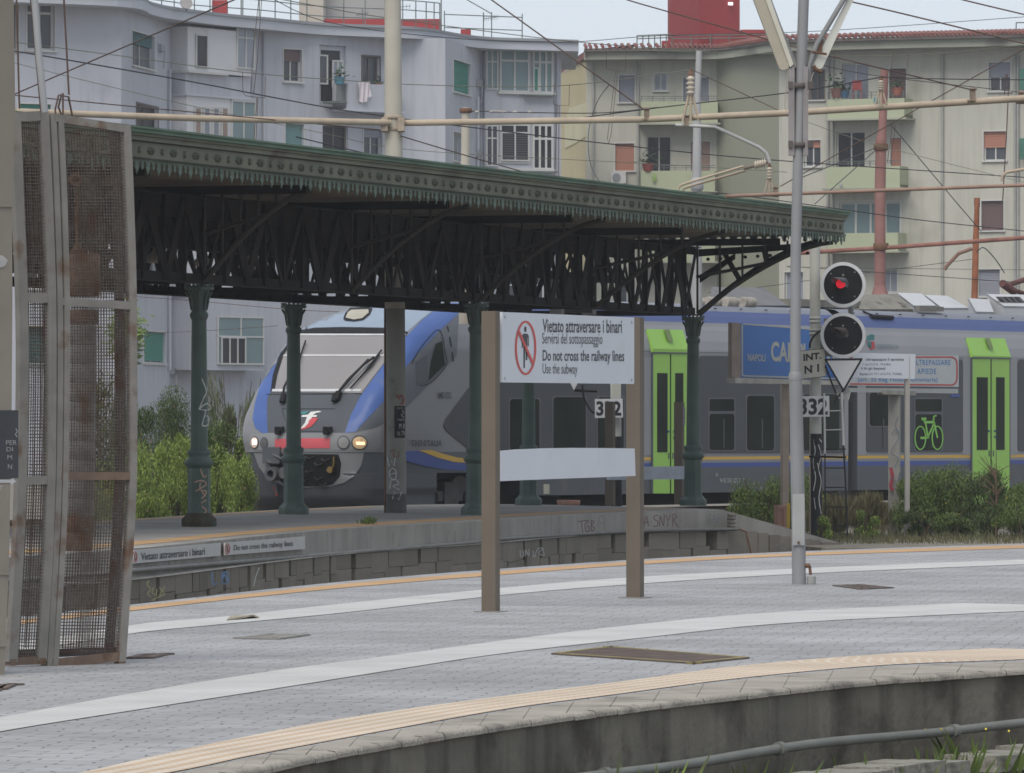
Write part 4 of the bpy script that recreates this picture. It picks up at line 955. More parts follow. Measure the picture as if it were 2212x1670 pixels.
decal('roof_panel', [(646, 712), (660, 690), (685, 668), (700, 652), (960, 652), (935, 672), (910, 691), (880, 718), (830, 712), (740, 707)], mat('cab_roof_paint', (.25, .31, .39), .4, .06, 1.5, coat=.2), .008)
hat = decal('roof_hatch', [(742, 690), (746, 678), (757, 667), (790, 665), (805, 668), (800, 680), (785, 693), (765, 696), (745, 694)], RUB, .02)
decal('hatch_lens', [(747, 689), (752, 677), (760, 672), (796, 671), (797, 678), (783, 690), (765, 693)], mat('cream_lens', (.42, .39, .30), .4), .028, hat)
decal('windscreen_header', [(646, 722), (650, 714), (680, 709), (740, 707.5), (830, 709), (882, 718), (877, 727)], RUB, .012)
ws = decal('windscreen', [(585, 848), (590, 812), (604, 770), (627, 738), (646, 722), (700, 722), (878, 724), (850, 757), (827, 789), (803, 820), (781, 850)], BLIND, .014)
decal('windscreen_edge', [(589, 842), (781, 842), (779, 847), (588, 847)], mat('pale_trim', (.55, .56, .57), .4), .02, ws, 5)
decal('windscreen_edge', [(646, 722.5), (877, 723), (875, 726), (645, 726)], MATS['pale_trim'], .02, ws, 5)
decal('blind_hem', [(615, 767), (842, 767), (839, 771), (612, 771)], mat('pale_hem', (.50, .50, .50), .5), .02, ws, 5)
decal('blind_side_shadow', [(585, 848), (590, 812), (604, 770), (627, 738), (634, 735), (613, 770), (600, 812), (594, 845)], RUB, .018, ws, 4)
decal('front_panel', [(576, 860), (581, 849), (781, 851), (757, 900), (745, 936), (579, 937)], DKG, .008)
decal('cheek_panel', [(768, 933), (795, 903), (827, 869), (850, 838), (877, 792), (905, 760), (945, 718), (992, 677), (990, 700), (986, 768), (930, 826), (877, 880), (845, 905), (815, 922)], mat('cab_side_grey', (.105, .115, .13), .45, .06, 1), .006)
cabw = decal('cab_window', [(925, 822), (930, 780), (940, 743), (954, 737), (960, 788)], GLS, .014, None, 5)
decal('cab_door_glass', [(897, 782), (921, 768), (925, 826), (900, 832)], mat('cab_glass', (.06, .065, .075), .3, .1, 1), .012, None, 5)
mb = MB()
def nline(mb, pts, w, off, r3=None):
    q = []
    for i, (x, y) in enumerate(pts):
        a = pts[max(i-1, 0)]; b = pts[min(i+1, len(pts)-1)]; dx, dy = b[0]-a[0], b[1]-a[1]; l = math.hypot(dx, dy) or 1
        for s in (1, -1):
            h, nr = ray(x-dy/l*w/2*s, y+dx/l*w/2*s); q.append(h+nr*off)
    mb.add(q, [(2*i, 2*i+1, 2*i+3, 2*i+2) for i in range(len(pts)-1)])
nline(mb, smooth_px([(888, 786), (905, 755), (935, 720), (947, 714), (954, 725), (960, 760), (962, 790), (928, 828), (905, 832)], 4), 1.5, .016); nline(mb, [(965, 705), (972, 740), (978, 780)], 3, .018); nline(mb, [(610, 884), (615, 905), (628, 932), (700, 932), (725, 884), (610, 884)], 1.2, .014)
nline(mb, [(576, 853), (690, 852), (782, 852)], 1.5, .016); mb.build('panel_gap', RUB, train)
decal('light_bar', [(541, 941), (548, 937), (590, 936), (768, 936), (800, 928), (822, 920), (822, 968), (807, 972), (545, 972), (540, 960)], SILV_L, .016)
decal('red_buffer_panel', [(595, 949), (650, 947), (714, 947), (714, 968), (595, 969)], mat('coral_red_panel', (.55, .10, .12), .5, .08, 2), .024)
decal('bumper_lip', [(540, 971), (560, 973), (820, 972), (820, 976), (545, 976)], SILV, .03)
LAMP_ON = mat('lit_headlamp', (1, .62, .32), .3, .05, 3, emit=1.5)
def lampd(x, y, rx, ry, m, name):
    po = lambda k: [(x+rx*k*math.cos(a*R(20)), y+ry*k*math.sin(a*R(20))) for a in range(18)]
    l = decal(name, po(1.22), DKG, .026, None, 4); decal('lamp_glass', po(1), m, .034, l, 3); return l
lampd(551.5, 956, 7.5, 11, mat('headlamp_glow', (.55, .42, .34), .2, .2, 30, emit=.25), 'headlamp'); lampd(776, 956, 14, 13, mat('headlamp_glass', (.62, .44, .27), .2, .25, 14, emit=.12), 'headlamp')
lampd(572, 957, 7, 10, mat('unlit_lamp', (.10, .10, .10), .3, .1, 5), 'marker_lamp'); lampd(743, 956, 11, 12, mat('unlit_lamp_pale', (.26, .26, .26), .4, .1, 5), 'marker_lamp')
decal('lamp_core', [(548, 950), (556, 950), (557, 959), (549, 960)], mat('bright_bulb', (1, .9, .85), .3, emit=2.2), .042, None, 3)
decal('lamp_core', [(768, 954), (786, 954), (786, 960), (770, 960)], LAMP_ON, .042, None, 3)
decal('coupler_surround', [(549, 978), (600, 977), (786, 977), (780, 1005), (765, 1028), (745, 1042), (715, 1050), (660, 1053), (610, 1048), (578, 1032), (560, 1008)], SILV_L, .014)
decal('coupler_recess', [(570, 981), (600, 980), (732, 981), (738, 1000), (735, 1028), (720, 1046), (690, 1050), (640, 1050), (610, 1042), (590, 1015)], RUB, .02)
def n3(x, y, o): h, nr = ray(x, y); return h+nr*o
cpl = MB(); c = n3(601, 1022, .05); cpl.disc(c, Ef, .13, .22, 20, .07); cpl.disc(c, Ef, .07, .05, 16); c2_ = n3(622, 1020, .04); cpl.disc(c2_, Ef, .11, .12, 20)
for p in ((575, 985, 605, 1000), (588, 978, 640, 990), (615, 1000, 660, 1008)): cpl.tube([n3(p[0], p[1], .05), n3((p[0]+p[2])/2, (p[1]+p[3])/2+3, .12), n3(p[2], p[3], .06)], .028, 6)
cp_ = cpl.build('coupler', mat('coupler_steel', (.09, .09, .095), .55, .2, 6), train)
h_ = MB(); h_.box(n3(575, 1000, .03), Ef*.1, -El*.38, (0, 0, .30)); h_.tube([n3(600, 1042, .05), n3(606, 1060, .12)], .035, 6); h_.build('hose_box', DKG, cp_)
MB().tube([n3(596, 1046, .06), n3(606, 1066, .12)], .03, 6).build('red_cock', mat('red_oxide2', (.3, .08, .06), .7), cp_)
mb = MB()
for x, y in ((650, 990), (672, 985), (690, 1000), (705, 990), (668, 1015), (690, 1030), (715, 1015), (655, 1035), (700, 1042)):
    mb.tube([n3(x-9, y, .03), n3(x, y+4, .08), n3(x+9, y+1, .03)], .02, 5)
mb.build('coupler_cable', mat('brown_cable_loom', (.022, .017, .014), .7, .4, 8), cp_)
mb = MB().tube([n3(724, 985, .06), n3(726, 1000, .1), n3(722, 1013, .08)], .02, 6); mb.disc(n3(718, 1013, .06), Ef, .06, .04, 12); mb.build('yellow_valve', mat('yellow_valve_paint', (.15, .10, .03), .6), cp_)
# wipers
def wiper(pts, pts2, x, y):
    mb = MB().tube([n3(*p, .10) for p in pts], .022, 6); mb.tube([n3(*p, .07) for p in pts2], .016, 6); mb.tube([n3(x-3, y+5, .05), n3(x+3, y-9, .09)], .06, 8); mb.build('windscreen_wiper', RUB, train)
wiper([(615, 870), (618, 845), (640, 800)], [(645, 808), (652, 775), (663, 742)], 615, 868); wiper([(725, 868), (755, 830), (790, 796), (812, 780)], [(760, 845), (790, 810), (827, 762)], 727, 866)
wiper([(730, 862), (765, 822), (800, 785)], [(775, 828), (805, 795), (822, 772)], 733, 862)
for x in (606, 710):
    mb = MB()
    mb.disc(n3(x, 936, .04), Ef, .05, .1, 10); mb.box(n3(x-5, 932, .04), El*-.16, Ef*.09, (0, 0, .07))
    mb.build('jumper_socket', RUB, train)
# emblem on the front
def npoly(name, pts, m, off, st=4): return decal(name, pts, m, off, None, st)
npoly('front_emblem', [(666, 897), (672, 891), (690, 889), (696, 891), (684, 893), (677, 898), (686, 898), (684, 902), (675, 902), (668, 914), (658, 925), (650, 927), (660, 914), (664, 902), (652, 902), (654, 898)], mat('emblem_white', (.62, .62, .60), .5), .018)
npoly('front_emblem_red', [(672, 904), (688, 904), (681, 914), (672, 923), (658, 928), (648, 929), (662, 921)], MATS['logo_red'], .018); npoly('front_emblem_green', [(650, 891), (670, 889), (661, 896), (652, 896)], MATS['logo_teal'], .017)
# track under the train
for off in (-.73, -2.2):
    tr = MB().wb(TW, TW.u(1500)-60, TW.u(2212)+30, kz(-.24), kz(-.10), off*K, off*K-.07).build('rail', mat('rail_steel', (.14, .09, .06), .6, .2, 5)); tag(tr, kind='structure')
tb = MB().wb(TW, TW.u(1500)-60, TW.u(2212)+30, ZG, kz(-.26), .4, -W29-.8).build('track_bed', gm); tag(tb, kind='structure')
# ================================================================== FRONT SIGN
def post(mb, W, u, w, d, z0, z1, off=0): return mb.wb(W, u-w/2, u+w/2, z0, z1, off-d/2, off+d/2)
LETB = mat('black_lettering', (.03, .03, .035), .5, .1, 3)
a, b = G(1060, 1322), G(1372, 1292); SW = Wall((a.x, a.y), (b.x, b.y))
SWb = Wall(SW.A+SW.n*.06, SW.B+SW.n*.06)
fs = thing('warning_sign', SW.at(0, 0), 'large white two-post sign reading Vietato attraversare i binari, blank white board below', 'sign')
uL, uR = 0, SW.L
def hpost(W, u, w, z1, yaw, name='post', parent=None, off=0, m=TAUPE, z0=0):
    c = W.at(u, z0, off); return MB().cbox(c.x, c.y, z0, w, w*.8, z1-z0, yaw).build(name, m, parent)
hpost(SW, uL, .112, CZ+258*48.2/F, R(-22), 'post', fs); hpost(SW, uR, .118, CZ+244*52.2/F, R(-22), 'post', fs)
SWp = SW; SW = SWb; bd = MB(); q = [SW.pt(1085, 674, .0), SW.pt(1370, 686, .0), SW.pt(1370, 829.5, .0), SW.pt(1085, 826, .0)]; bd.prism(q, -SW.n.to_3d()*.022)
o_ = 0
bd = bd.build('sign_board', mat('sign_board_white', (.60, .62, .66), .4, .03, 2, dirt=(.45, .55, .53), damt=.12, dscale=1.3), fs)
mb = MB(); wr(mb, 'Vietato attraversare i binari', SW, 1172, 689, 1343, 718, o_+.002, .012, dy=2); mb.build('bold_lettering', LETB, bd); mb = MB(); wr(mb, 'Do not cross the railway lines', SW, 1172, 756, 1348, 787, o_+.002, .012, dy=1); mb.build('bold_lettering', LETB, bd)
mb = MB(); wr(mb, 'Servirsi del sottopassaggio', SW, 1171, 719, 1301, 750, o_+.002, 0, dy=1); wr(mb, 'Use the subway', SW, 1172, 785, 1247, 814, o_+.002, 0, dy=1); mb.build('thin_lettering', mat('thin_lettering_grey', (.07, .07, .075), .5), bd)
mb = MB(); ribbon(mb, SW, [(1135+21*math.cos(R(9)*k), 751.5+56.5*math.sin(R(9)*k)) for k in range(41)], 4.4, o_+.0025); ribbon(mb, SW, [(1119.5, 716), (1151, 787)], 5.2, o_+.005); mb.build('prohibition_ring', mat('red_ring', (.55, .07, .06), .5), bd)
mb = MB()
wpoly(mb, SW, [(1134.6+2.6*math.cos(R(30)*k), 711.5+6.4*math.sin(R(30)*k)) for k in range(12)], o_, o_+.0015)
wpoly(mb, SW, [(1127, 726), (1130, 721), (1139, 721), (1142, 726), (1142, 748), (1140.2, 748), (1140, 729), (1139, 729), (1139, 778), (1135.6, 778), (1135, 750), (1134, 750), (1133.6, 795), (1130.6, 795), (1130.4, 729), (1129.4, 729), (1129, 752), (1127, 752)], o_, o_+.0015)
mb.build('pedestrian_figure', LETB, bd)
for x, y in ((1090, 684), (1090, 817), (1364, 696), (1364, 820)): MB().disc(SW.pt(x, y, 0), SW.n.to_3d(), .012, .006, 8).build('bolt', GALV, bd)
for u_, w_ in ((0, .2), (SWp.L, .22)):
    c = SWp.at(u_, 0); pf_ = MB().cbox(c.x, c.y, .001, w_, w_*.9, .006, R(-22)).build('contact_shade_patch', mat('contact_shade_tone', (.25, .24, .22), .95, .25, 14), fs)  # darker patches added at the post feet in place of contact shade
m_ = MB(); n_ = SW.n.to_3d(); top = [(1080, 974.5), (1120, 971), (1180, 968.6), (1240, 967.6), (1310, 968), (1371, 969)]; bot = [(1373, 1028), (1300, 1031), (1200, 1034.5), (1080, 1039.5)]
m_.prism([SW.pt(x, y, 0) for x, y in top+bot], -n_*.022); m_.build('lower_board', mat('blank_board', (.62, .635, .67), .4, .04, 2, dirt=(.5, .5, .5), damt=.1, dscale=4), fs)
# second, more distant post pair with a blank plank
SW2 = WP(1318, 116.4, 1467, 118.6)
s2 = thing('blank_sign', SW2.at(0, 0), 'blank white plank on two brown posts standing on the far platform end', 'sign')
for x, yt, wdt in ((1318, 868, .165), (1467, 868, .165)):
    u = SW2.u(x); hpost(SW2, u, .155, CZ+(HY-yt)*117.4/F, R(-22), 'post', s2)
mb = MB(); mb.prism([SW2.pt(1300, 1009, .09), SW2.pt(1470, 1007, .09), SW2.pt(1470, 1035, .09), SW2.pt(1300, 1037, .09)], SW2.n.to_3d()*.03); mb.build('plank', mat('chalky_plank', (.42, .45, .50), .5, .12, 4), s2)
MB().wpx(SW2, 1465, 880, 1470, 918, .09, .10).build('sticker', mat('faded_sticker', (.28, .25, .28), .6, .5, 30), s2)

# ================================================================== LAMP POLE
def PZ(pts, Z): return [P(x, y, Z) for x, y in pts]
ZL = 56.9
lp_ = thing('lamp_post', G(1726, 1262), 'tall galvanised lamp post with V-shaped fluorescent lamp arms standing on the near platform', 'lamp post')
zc = P(1726, 1262, ZL)
GAL2 = mat('pole_galvanised', (.25, .252, .255), .6, .14, 3, dirt=(.17, .155, .14), damt=.18, dscale=3, metal=.15, rain=.15, stretch=(1, 1, .3))
MB().tube([P(1726, 1262, ZL), P(1725, 1150, ZL), P(1719, 840, ZL), P(1718, 811, ZL)], [.061, .061, .058, .055], 20).build('lower_tube', GAL2, lp_)
MB().tube([P(1718, 815, ZL), P(1719, 530, ZL), P(1724, 350, ZL), P(1736, 0, ZL), P(1745, -260, ZL)], [.047, .046, .046, .047, .045], 20).build('upper_tube', GAL2, lp_)
MB().tube([P(1718, 822, ZL), P(1718, 812, ZL), P(1718, 803, ZL)], [.058, .060, .049], 20).build('weld_collar', GAL2, lp_)
mb = MB(); mb.box(P(1712, 1178, ZL-.075), (.105, 0, 0), (0, .02, 0), (0, 0, .45)); mb.build('access_plate', mat('plate_grey', (.32, .32, .315), .6, .1, 4), lp_)
MB().tube([P(1725, 1172, ZL-.09), P(1725, 1172, ZL-.05)], .012, 8).build('screw', RUST, lp_)
# strapped channel
mb = MB(); ch = [(1711, 150), (1706, 334)]; mb.box(P(1704, 336, ZL+.03), (.165, 0, 0), (0, .03, 0), (0, 0, .78)); mb.box(P(1704, 336, ZL-.05), (.05, 0, 0), (0, .08, 0), (0, 0, .78)); mb.box(P(1704, 336, ZL-.05)+Vector((.125, 0, 0)), (.045, 0, 0), (0, .08, 0), (0, 0, .78))
mb.build('channel', mat('channel_grey', (.24, .22, .22), .6, .15, 4), lp_)
for y in (186, 314):
    mb = MB(); mb.lathe(P(1727, y+5, ZL), [(.066, 0), (.07, 0), (.07, .045), (.066, .045)], 20); mb.box(P(1703, y+5, ZL-.07), (.04, 0, 0), (0, .03, 0), (0, 0, .06)); mb.box(P(1745, y+5, ZL-.07), (.05, 0, 0), (0, .03, 0), (0, 0, .06)); mb.build('strap_clamp', mat('clamp_steel', (.10, .085, .08), .7, .2, 5), lp_)
OFFW = mat('aged_lamp_housing', (.36, .33, .26), .5, .08, 4, dirt=(.22, .18, .13), damt=.2, dscale=4); WH2 = mat('white_lamp_housing', (.55, .55, .50), .5, .08, 4, dirt=(.2, .13, .08), damt=.2, dscale=5)
arm1 = MB().tube(PZ([(1719, 146), (1683, 57), (1660, -5), (1600, -160)], ZL+.02), .022, 10).build('lamp_arm', GAL2, lp_)
mb = MB(); q = [P(x, y, ZL-.05) for x, y in ((1628, -5), (1666, -5), (1715, 141), (1708, 147), (1690, 152), (1684, 148))]; q = [P(1560, -180, ZL-.05), P(1600, -180, ZL-.05)]+q[2:5]+[q[5]]
hb = mb.prism(q, (0, .12, 0)).build('lamp_housing', OFFW, arm1)
mb = MB(); mb.prism([P(1590, -178, ZL-.065), P(1602, -178, ZL-.065), P(1714, 138, ZL-.065), P(1707, 146, ZL-.065)], (0, .01, 0)).build('lamp_edge', mat('pale_edge', (.52, .50, .43), .5), hb)
arm2 = MB().tube(PZ([(1747, 190), (1748, 140), (1765, 95), (1822, 0), (1900, -140)], ZL+.02), .024, 10).build('lamp_arm', GAL2, lp_)
hb2 = MB().prism([P(x, y, ZL+.04) for x, y in ((1756, 142), (1766, 152), (1777, 146), (1846, -5), (1925, -175), (1905, -178), (1829, 0))], (0, .1, 0)).build('lamp_housing', WH2, arm2)
mb = MB(); mb.prism([P(x, y, ZL+.02) for x, y in ((1767, 100), (1773, 80), (1779, 83), (1775, 112), (1765, 112))], (0, .03, 0)); mb.tube(PZ([(1757, 142), (1762, 150), (1775, 156)], ZL), .02, 6); mb.tube(PZ([(1754, 112), (1786, 117)], ZL+.0), .012, 6); mb.build('rusty_end', RUST, hb2)
MB().tube(PZ([(1703, 152), (1702, 170), (1697, 200), (1695, 230), (1700, 245)], ZL-.05), .004, 6).build('loose_cable', mat('beige_cable', (.35, .3, .25), .6), lp_)
MB().tube(PZ([(1757, 156), (1752, 175), (1746, 200)], ZL-.05), .004, 6).build('loose_cable', MATS['beige_cable'], lp_)
mb = MB(); mb.tube([P(1739, 1222, ZL-.02), P(1750, 1222, ZL-.02)], .02, 8); mb.tube([P(1749, 1222, ZL-.02), P(1751, 1242, ZL-.02)], .013, 8)
dp = mb.build('drain_elbow', RUST); tag(dp, 'rusty elbow over a ribbed grey conduit stub at the foot of the lamp post', 'pipe')
mb = MB(); c = P(1752.5, 1262, ZL-.02); mb.lathe(c, [(.038+(.004 if k % 2 else 0), k*.009) for k in range(9)], 14); cdt = mb.build('ribbed_conduit', mat('ribbed_grey', (.28, .28, .27), .6, .1, 4), dp)

# ================================================================== CABLE TENSION CAGE (left)
CW = Wall(tuple(G(20, 1440).xy), tuple(G(270, 1433).xy))
a, b = G(18, 1441), G(300, 1432); LWp = Wall((a.x, a.y), (b.x, b.y)); nn3 = LWp.n.to_3d()
cage = thing('counterweight_cage', G(150, 1440), 'tall rusty wire mesh cage around a stack of counterweights at the left edge', 'cage')
CGM = mat('grey_cage_paint', (.235, .222, .20), .7, .15, 6, dirt=(.15, .09, .06), damt=.38, dscale=5, spec=.25)
CGR = mat('rusted_cage_rail', (.17, .12, .09), .8, .25, 7, dirt=(.10, .05, .03), damt=.4, dscale=6)
S1 = [(31, 243), (38, 430), (46, 630), (48, 816), (44, 1040), (36, 1230), (24, 1430)]; S2 = [(92, 240), (101, 430), (108, 630), (109, 816), (107, 1040), (100, 1230), (88, 1427)]
S3 = [(117, 246), (126, 430), (132, 630), (133, 816), (130, 1040), (122, 1230), (110, 1443)]; S4 = [(271, 270), (278, 430), (284, 640), (285, 816), (284, 1040), (274, 1230), (260, 1435)]
def sxy(S, y):
    for i in range(len(S)-1):
        if y <= S[i+1][1] or i == len(S)-2:
            a, b = S[i], S[i+1]; return a[0]+(b[0]-a[0])*(y-a[1])/(b[1]-a[1])
def stile(S, w, name, m, o0=-.02, o1=.02, ylo=None, par=None):
    q = smooth_px(S, 3); pts = [(x-w/2, y) for x, y in q]+[(x+w/2, y) for x, y in reversed(q)]
    return wpoly(MB(), LWp, pts, o0, o1).build(name, m, par or cage)
dl = stile(S1, 19, 'mesh_door', CGM); dl2 = stile(S2, 17, 'stile', CGM, par=dl)
stile([(113, 246), (121, 430), (127, 630), (128, 816), (125, 1040), (117, 1230), (105, 1443)], 12, 'hinge_post', CGM, -.05, .012)
dr = stile([(128, 250), (136, 430), (141, 630), (141, 816), (138, 1040), (130, 1230), (116, 1443)], 11, 'mesh_door', CGM, -.02, .018); stile(S4, 14, 'stile', CGM, par=dr)
def rail(Sa, Sb, ya, yb, h, par, m, o1=.018):
    ya2, yb2 = ya+h, yb+h
    wpoly(MB(), LWp, [(sxy(Sa, ya), ya), (sxy(Sb, yb), yb), (sxy(Sb, yb2), yb2), (sxy(Sa, ya2), ya2)], -.015, o1-.002).build('rail', m, par)
rail(S1, S2, 243, 240, 20, dl, CGM); rail(S1, S2, 633, 633, 21, dl, CGM); rail(S1, S2, 1029, 1028, 18, dl, CGM); rail(S1, S2, 1420, 1418, 17, dl, CGR)
rail(S3, S4, 246, 270, 17, dr, CGM); rail(S3, S4, 643, 652, 17, dr, CGM); rail(S3, S4, 1020, 1020, 17, dr, CGR); rail(S3, S4, 1424, 1408, 20, dr, CGR)
MESH = mat('mesh_wire', (.125, .105, .088), .8, .3, 40, dirt=(.09, .05, .035), damt=.5, dscale=6, spec=.1)
def mesh_fill(Sa, Sb, ya, yb, nx, dy, par, off=0, w=1.6, la=10, ra=8, LWp=LWp):
    mb = MB(); random.seed(int(ya)+nx)
    for k in range(1, nx):
        f = k/nx; pts = []
        y = ya
        while y < yb: xa, xb = sxy(Sa, y)+la, sxy(Sb, y)-ra; pts.append((xa+(xb-xa)*f+random.uniform(-.4, .4), y)); y += 60
        xa, xb = sxy(Sa, yb)+la, sxy(Sb, yb)-ra; pts.append((xa+(xb-xa)*f, yb))
        wpoly(mb, LWp, [(x-w/2, yy) for x, yy in pts]+[(x+w/2, yy) for x, yy in reversed(pts)], off, off+.003)
    y = ya+dy/2
    while y < yb:
        xa, xb = sxy(Sa, y)+la-2, sxy(Sb, y)-ra+2; j = random.uniform(-.5, .5); sk = (xb-xa)*.0
        wpoly(mb, LWp, [(xa, y-w/2+j), (xb, y-w/2-sk), (xb, y+w/2-sk), (xa, y+w/2+j)], off+.003, off+.006); y += dy
    return mb.build('wire_mesh', MESH, par)
for (ya, yb) in ((263, 633), (654, 1029), (1046, 1420)): mesh_fill(S1, S2, ya, yb, 9, 7.2, dl)
for (ya, yb) in ((280, 645), (662, 1020), (1037, 1412)): mesh_fill(S3, S4, ya, yb, 22, 6.9, dr, la=17)
def shiftS(S, dx, dy=0): return [(x+dx, y+dy) for x, y in S]
LWb = Wall(LWp.A*1.014, LWp.B*1.014)      # back leaf of the cage, half a metre behind
SB1 = shiftS(S1, 12); SB4 = [(x-24, y) for x, y in S4]
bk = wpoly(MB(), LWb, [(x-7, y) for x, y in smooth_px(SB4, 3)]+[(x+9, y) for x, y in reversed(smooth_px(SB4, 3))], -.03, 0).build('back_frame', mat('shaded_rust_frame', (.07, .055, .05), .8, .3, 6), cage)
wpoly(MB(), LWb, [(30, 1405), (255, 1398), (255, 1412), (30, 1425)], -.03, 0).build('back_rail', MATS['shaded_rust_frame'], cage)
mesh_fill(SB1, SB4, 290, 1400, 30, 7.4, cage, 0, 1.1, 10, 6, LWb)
# feet
mb = MB()
for x, y in ((24, 1430), (88, 1427), (112, 1443), (260, 1435)): mb.wpx(LWp, x-7, y-6, x+7, y+8, -.03, .02)
mb.build('foot', CGR, cage)
MB().tube([LWp.pt(163, 265, -.1), LWp.pt(150, 230, -.1), LWp.pt(156, 205, -.1), LWp.pt(172, 208, -.1), LWp.pt(180, 250, -.1)], .006, 6).build('cable_loop', WIRE_BR, cage)
MB().tube([LWp.pt(145, 262, -.1), LWp.pt(143, 235, -.1), LWp.pt(150, 205, -.1), LWp.pt(160, 200, -.1), LWp.pt(160, 270, -.1)], .006, 6).build('cable_loop', WIRE_BR, cage)
# counterweights
cw = thing('counterweight_stack', P(180, 1195, 37.62), 'stack of rusty iron counterweight discs hanging on a rod inside the mesh cage', 'counterweight')
CWM = mat('rusty_counterweight', (.20, .12, .085), .9, .35, 5, dirt=(.24, .22, .2), damt=.25, dscale=4); CWG = mat('grey_counterweight', (.24, .225, .21), .8, .2, 5, dirt=(.14, .08, .05), damt=.35, dscale=6)
def wt(y0, y1, w, m, xc): 
    c = P(xc, y1, 37.62); h = P(xc, y0, 37.62).z-c.z; MB().lathe(c, [(w*.96, 0), (w, .004), (w, h-.006), (w*.96, h-.002)], 24).build('weight_disc', m, cw)
wt(548, 640, .095, CWM, 180); wt(668, 702, .088, CWM, 178)
y = 703; k = 0
while y < 1118:
    h = 41.5; wt(y, y+h, .083, CWG if k % 3 else CWG, 178-k*.6); y += h; k += 1
wt(1112, 1150, .085, CWM, 172); wt(1150, 1190, .08, CWM, 170)
MB().tube([P(166, 372, 37.62), P(168, 548, 37.62)], .010, 8).build('hanger_rod', RUST, cw)
MB().disc(P(163, 388, 37.6), (0, -1, 0), .038, .02, 20, .018).build('rod_eye', RUST, cw)
MB().lathe(P(168, 548, 37.62), [(.04, 0), (.045, .02), (.02, .04), (.02, .06)], 10).build('rod_nut', RUST, cw)
# steel pillar at the very edge
pl_ = thing('steel_pillar', G(-20, 1452), 'broad beige steel pillar cropped by the left edge beside the cage', 'pillar')
BPL = mat('beige_pillar_paint', (.255, .225, .185), .6, .08, 3, dirt=(.36, .34, .31), damt=.06, dscale=2)
PWW = WP(-200, 35.2, 60, 36.0)
wpoly(MB(), PWW, [(-190, -60), (29, -60), (33, 243), (26, 440), (27, 640), (25, 900), (20, 1200), (10, 1458), (-190, 1475)], -.3, 0).build('pillar_shaft', BPL, pl_)
mb = MB()
for y in (440, 1235, 1390): wpoly(mb, PWW, [(-190, y), (26 if y < 1000 else 18, y), (26 if y < 1000 else 18, y+7), (-190, y+7)], 0, .008)
mb.build('pillar_seam', BPL, pl_)
wpoly(MB(), PWW, [(-90, 1034), (-90, 890), (37, 886), (39, 1030)], .003, .006)
pp_ = wpoly(MB(), PWW, [(-90, 1037), (-90, 888), (38, 886), (38, 1033)], .003, .006).build('danger_plate', mat('black_plate', (.05, .053, .06), .6, .15, 4), pl_)
mb = MB(); wr(mb, 'PER', PWW, 11, 951, 34, 961, .007); wr(mb, 'DI', PWW, 12, 966, 26, 975, .007); wr(mb, 'M', PWW, 14, 983, 24, 992, .007); wr(mb, 'N', PWW, 15, 1003, 24, 1013, .007)
ribbon(mb, PWW, [(32, 926), (36, 932), (31, 938), (35, 944)], 2.2, .007); mb.build('plate_lettering', mat('dull_white_letter', (.34, .34, .33), .6), pp_)
mb = MB(); wpoly(mb, PWW, [(-30, 1036), (22, 1036), (22, 1031), (34, 1040), (22, 1047), (22, 1043), (-30, 1043)], .002, .004); wr(mb, 'T', PWW, -3, 1049, 5, 1060, .003); mb.build('painted_arrow', mat('arrow_white', (.5, .5, .5), .6), pl_)
wpoly(MB(), PWW, [(-30, 545), (4, 552), (16, 562), (10, 575), (-6, 580), (-30, 584)], .002, .004).build('white_smear', mat('smear_white', (.44, .43, .42), .8, .2, 6), pl_)
rp = MB().tube([P(72, -40, 36.8), P(84, 120, 36.8), P(97, 243, 36.8)], .020, 10).build('riser_pipe', GALV); tag(rp, 'grey riser pipe rising from the top of the mesh cage past the frame', 'pipe')
def rod(pts, Z, r, label, m=WIRE_BR, name='stay_rod'):
    return tag(MB().tube([P(x, y, Z) for x, y in pts], r, 6).build(name, m), label, 'rod')
rod([(35, -20), (42, 235)], 37, .006, 'thin brown stay rod left of the grey riser pipe'); rod([(137, -20), (149, 205)], 37, .006, 'thin brown stay rod meeting the cable loop on top of the cage')
rod([(64, -20), (88, 243)], 37.1, .004, 'thin brown cable running tight beside the grey riser pipe', name='stay_cable')

# ================================================================== CATENARY BEAMS AND POLES
def taper_pole(name, pts, Z, rs, m, label, cat='pole', n=20, base_z=None):
    return tag(MB().tube([P(x, y, Z) for x, y in pts], rs, n).build(name, m), label, cat)
Z1P = 106.2
pole1 = thing('catenary_pole', V(851, Z1P, 0), 'thick cream catenary pole rising through the canopy roof, its shade-coloured grey foot tagged WORN', 'pole')
MB().tube([V(855, Z1P, 0), V(855, Z1P, 1.0), V(853, Z1P, 3.35)], [.172, .17, .165], 24).build('lower_shaft', mat('shaded_grey_pole', (.24, .235, .21), .8, .15, 2, dirt=(.12, .11, .10), damt=.3, dscale=2.5), pole1)  # same cream pole; the shade under the canopy is put into this grey
MB().tube([V(853, Z1P, 3.35), P(850, 300, Z1P), P(848, -80, Z1P)], [.165, .146, .132], 24).build('upper_shaft', CREAM_POLE, pole1)
MB().lathe(V(855, Z1P, 0), [(.177, 0), (.177, .30), (.172, .31)], 24).build('dark_foot_band', mat('dark_foot', (.09, .09, .085), .9, .2, 3), pole1)
MB().tube([V(832, Z1P-.05, 0), V(832, Z1P-.05, 3.35)], .022, 6).build('rusty_edge_pipe', RUST, pole1)
cyl = Cyl(V(855, Z1P, 0), .172)
pc = Vector(cyl.c); 
dpl = MB(); rows = []
for yy in (877, 946): rows.append([cyl.pt(852+23.2*k/6, yy, .006) for k in range(7)])
dpl.add(rows[0]+rows[1], [(k, k+1, k+8, k+7) for k in range(6)]); dpl = dpl.build('danger_plate', mat('black_plate2', (.012, .013, .016), .6, .2, 4), pole1)
mb = MB(); 
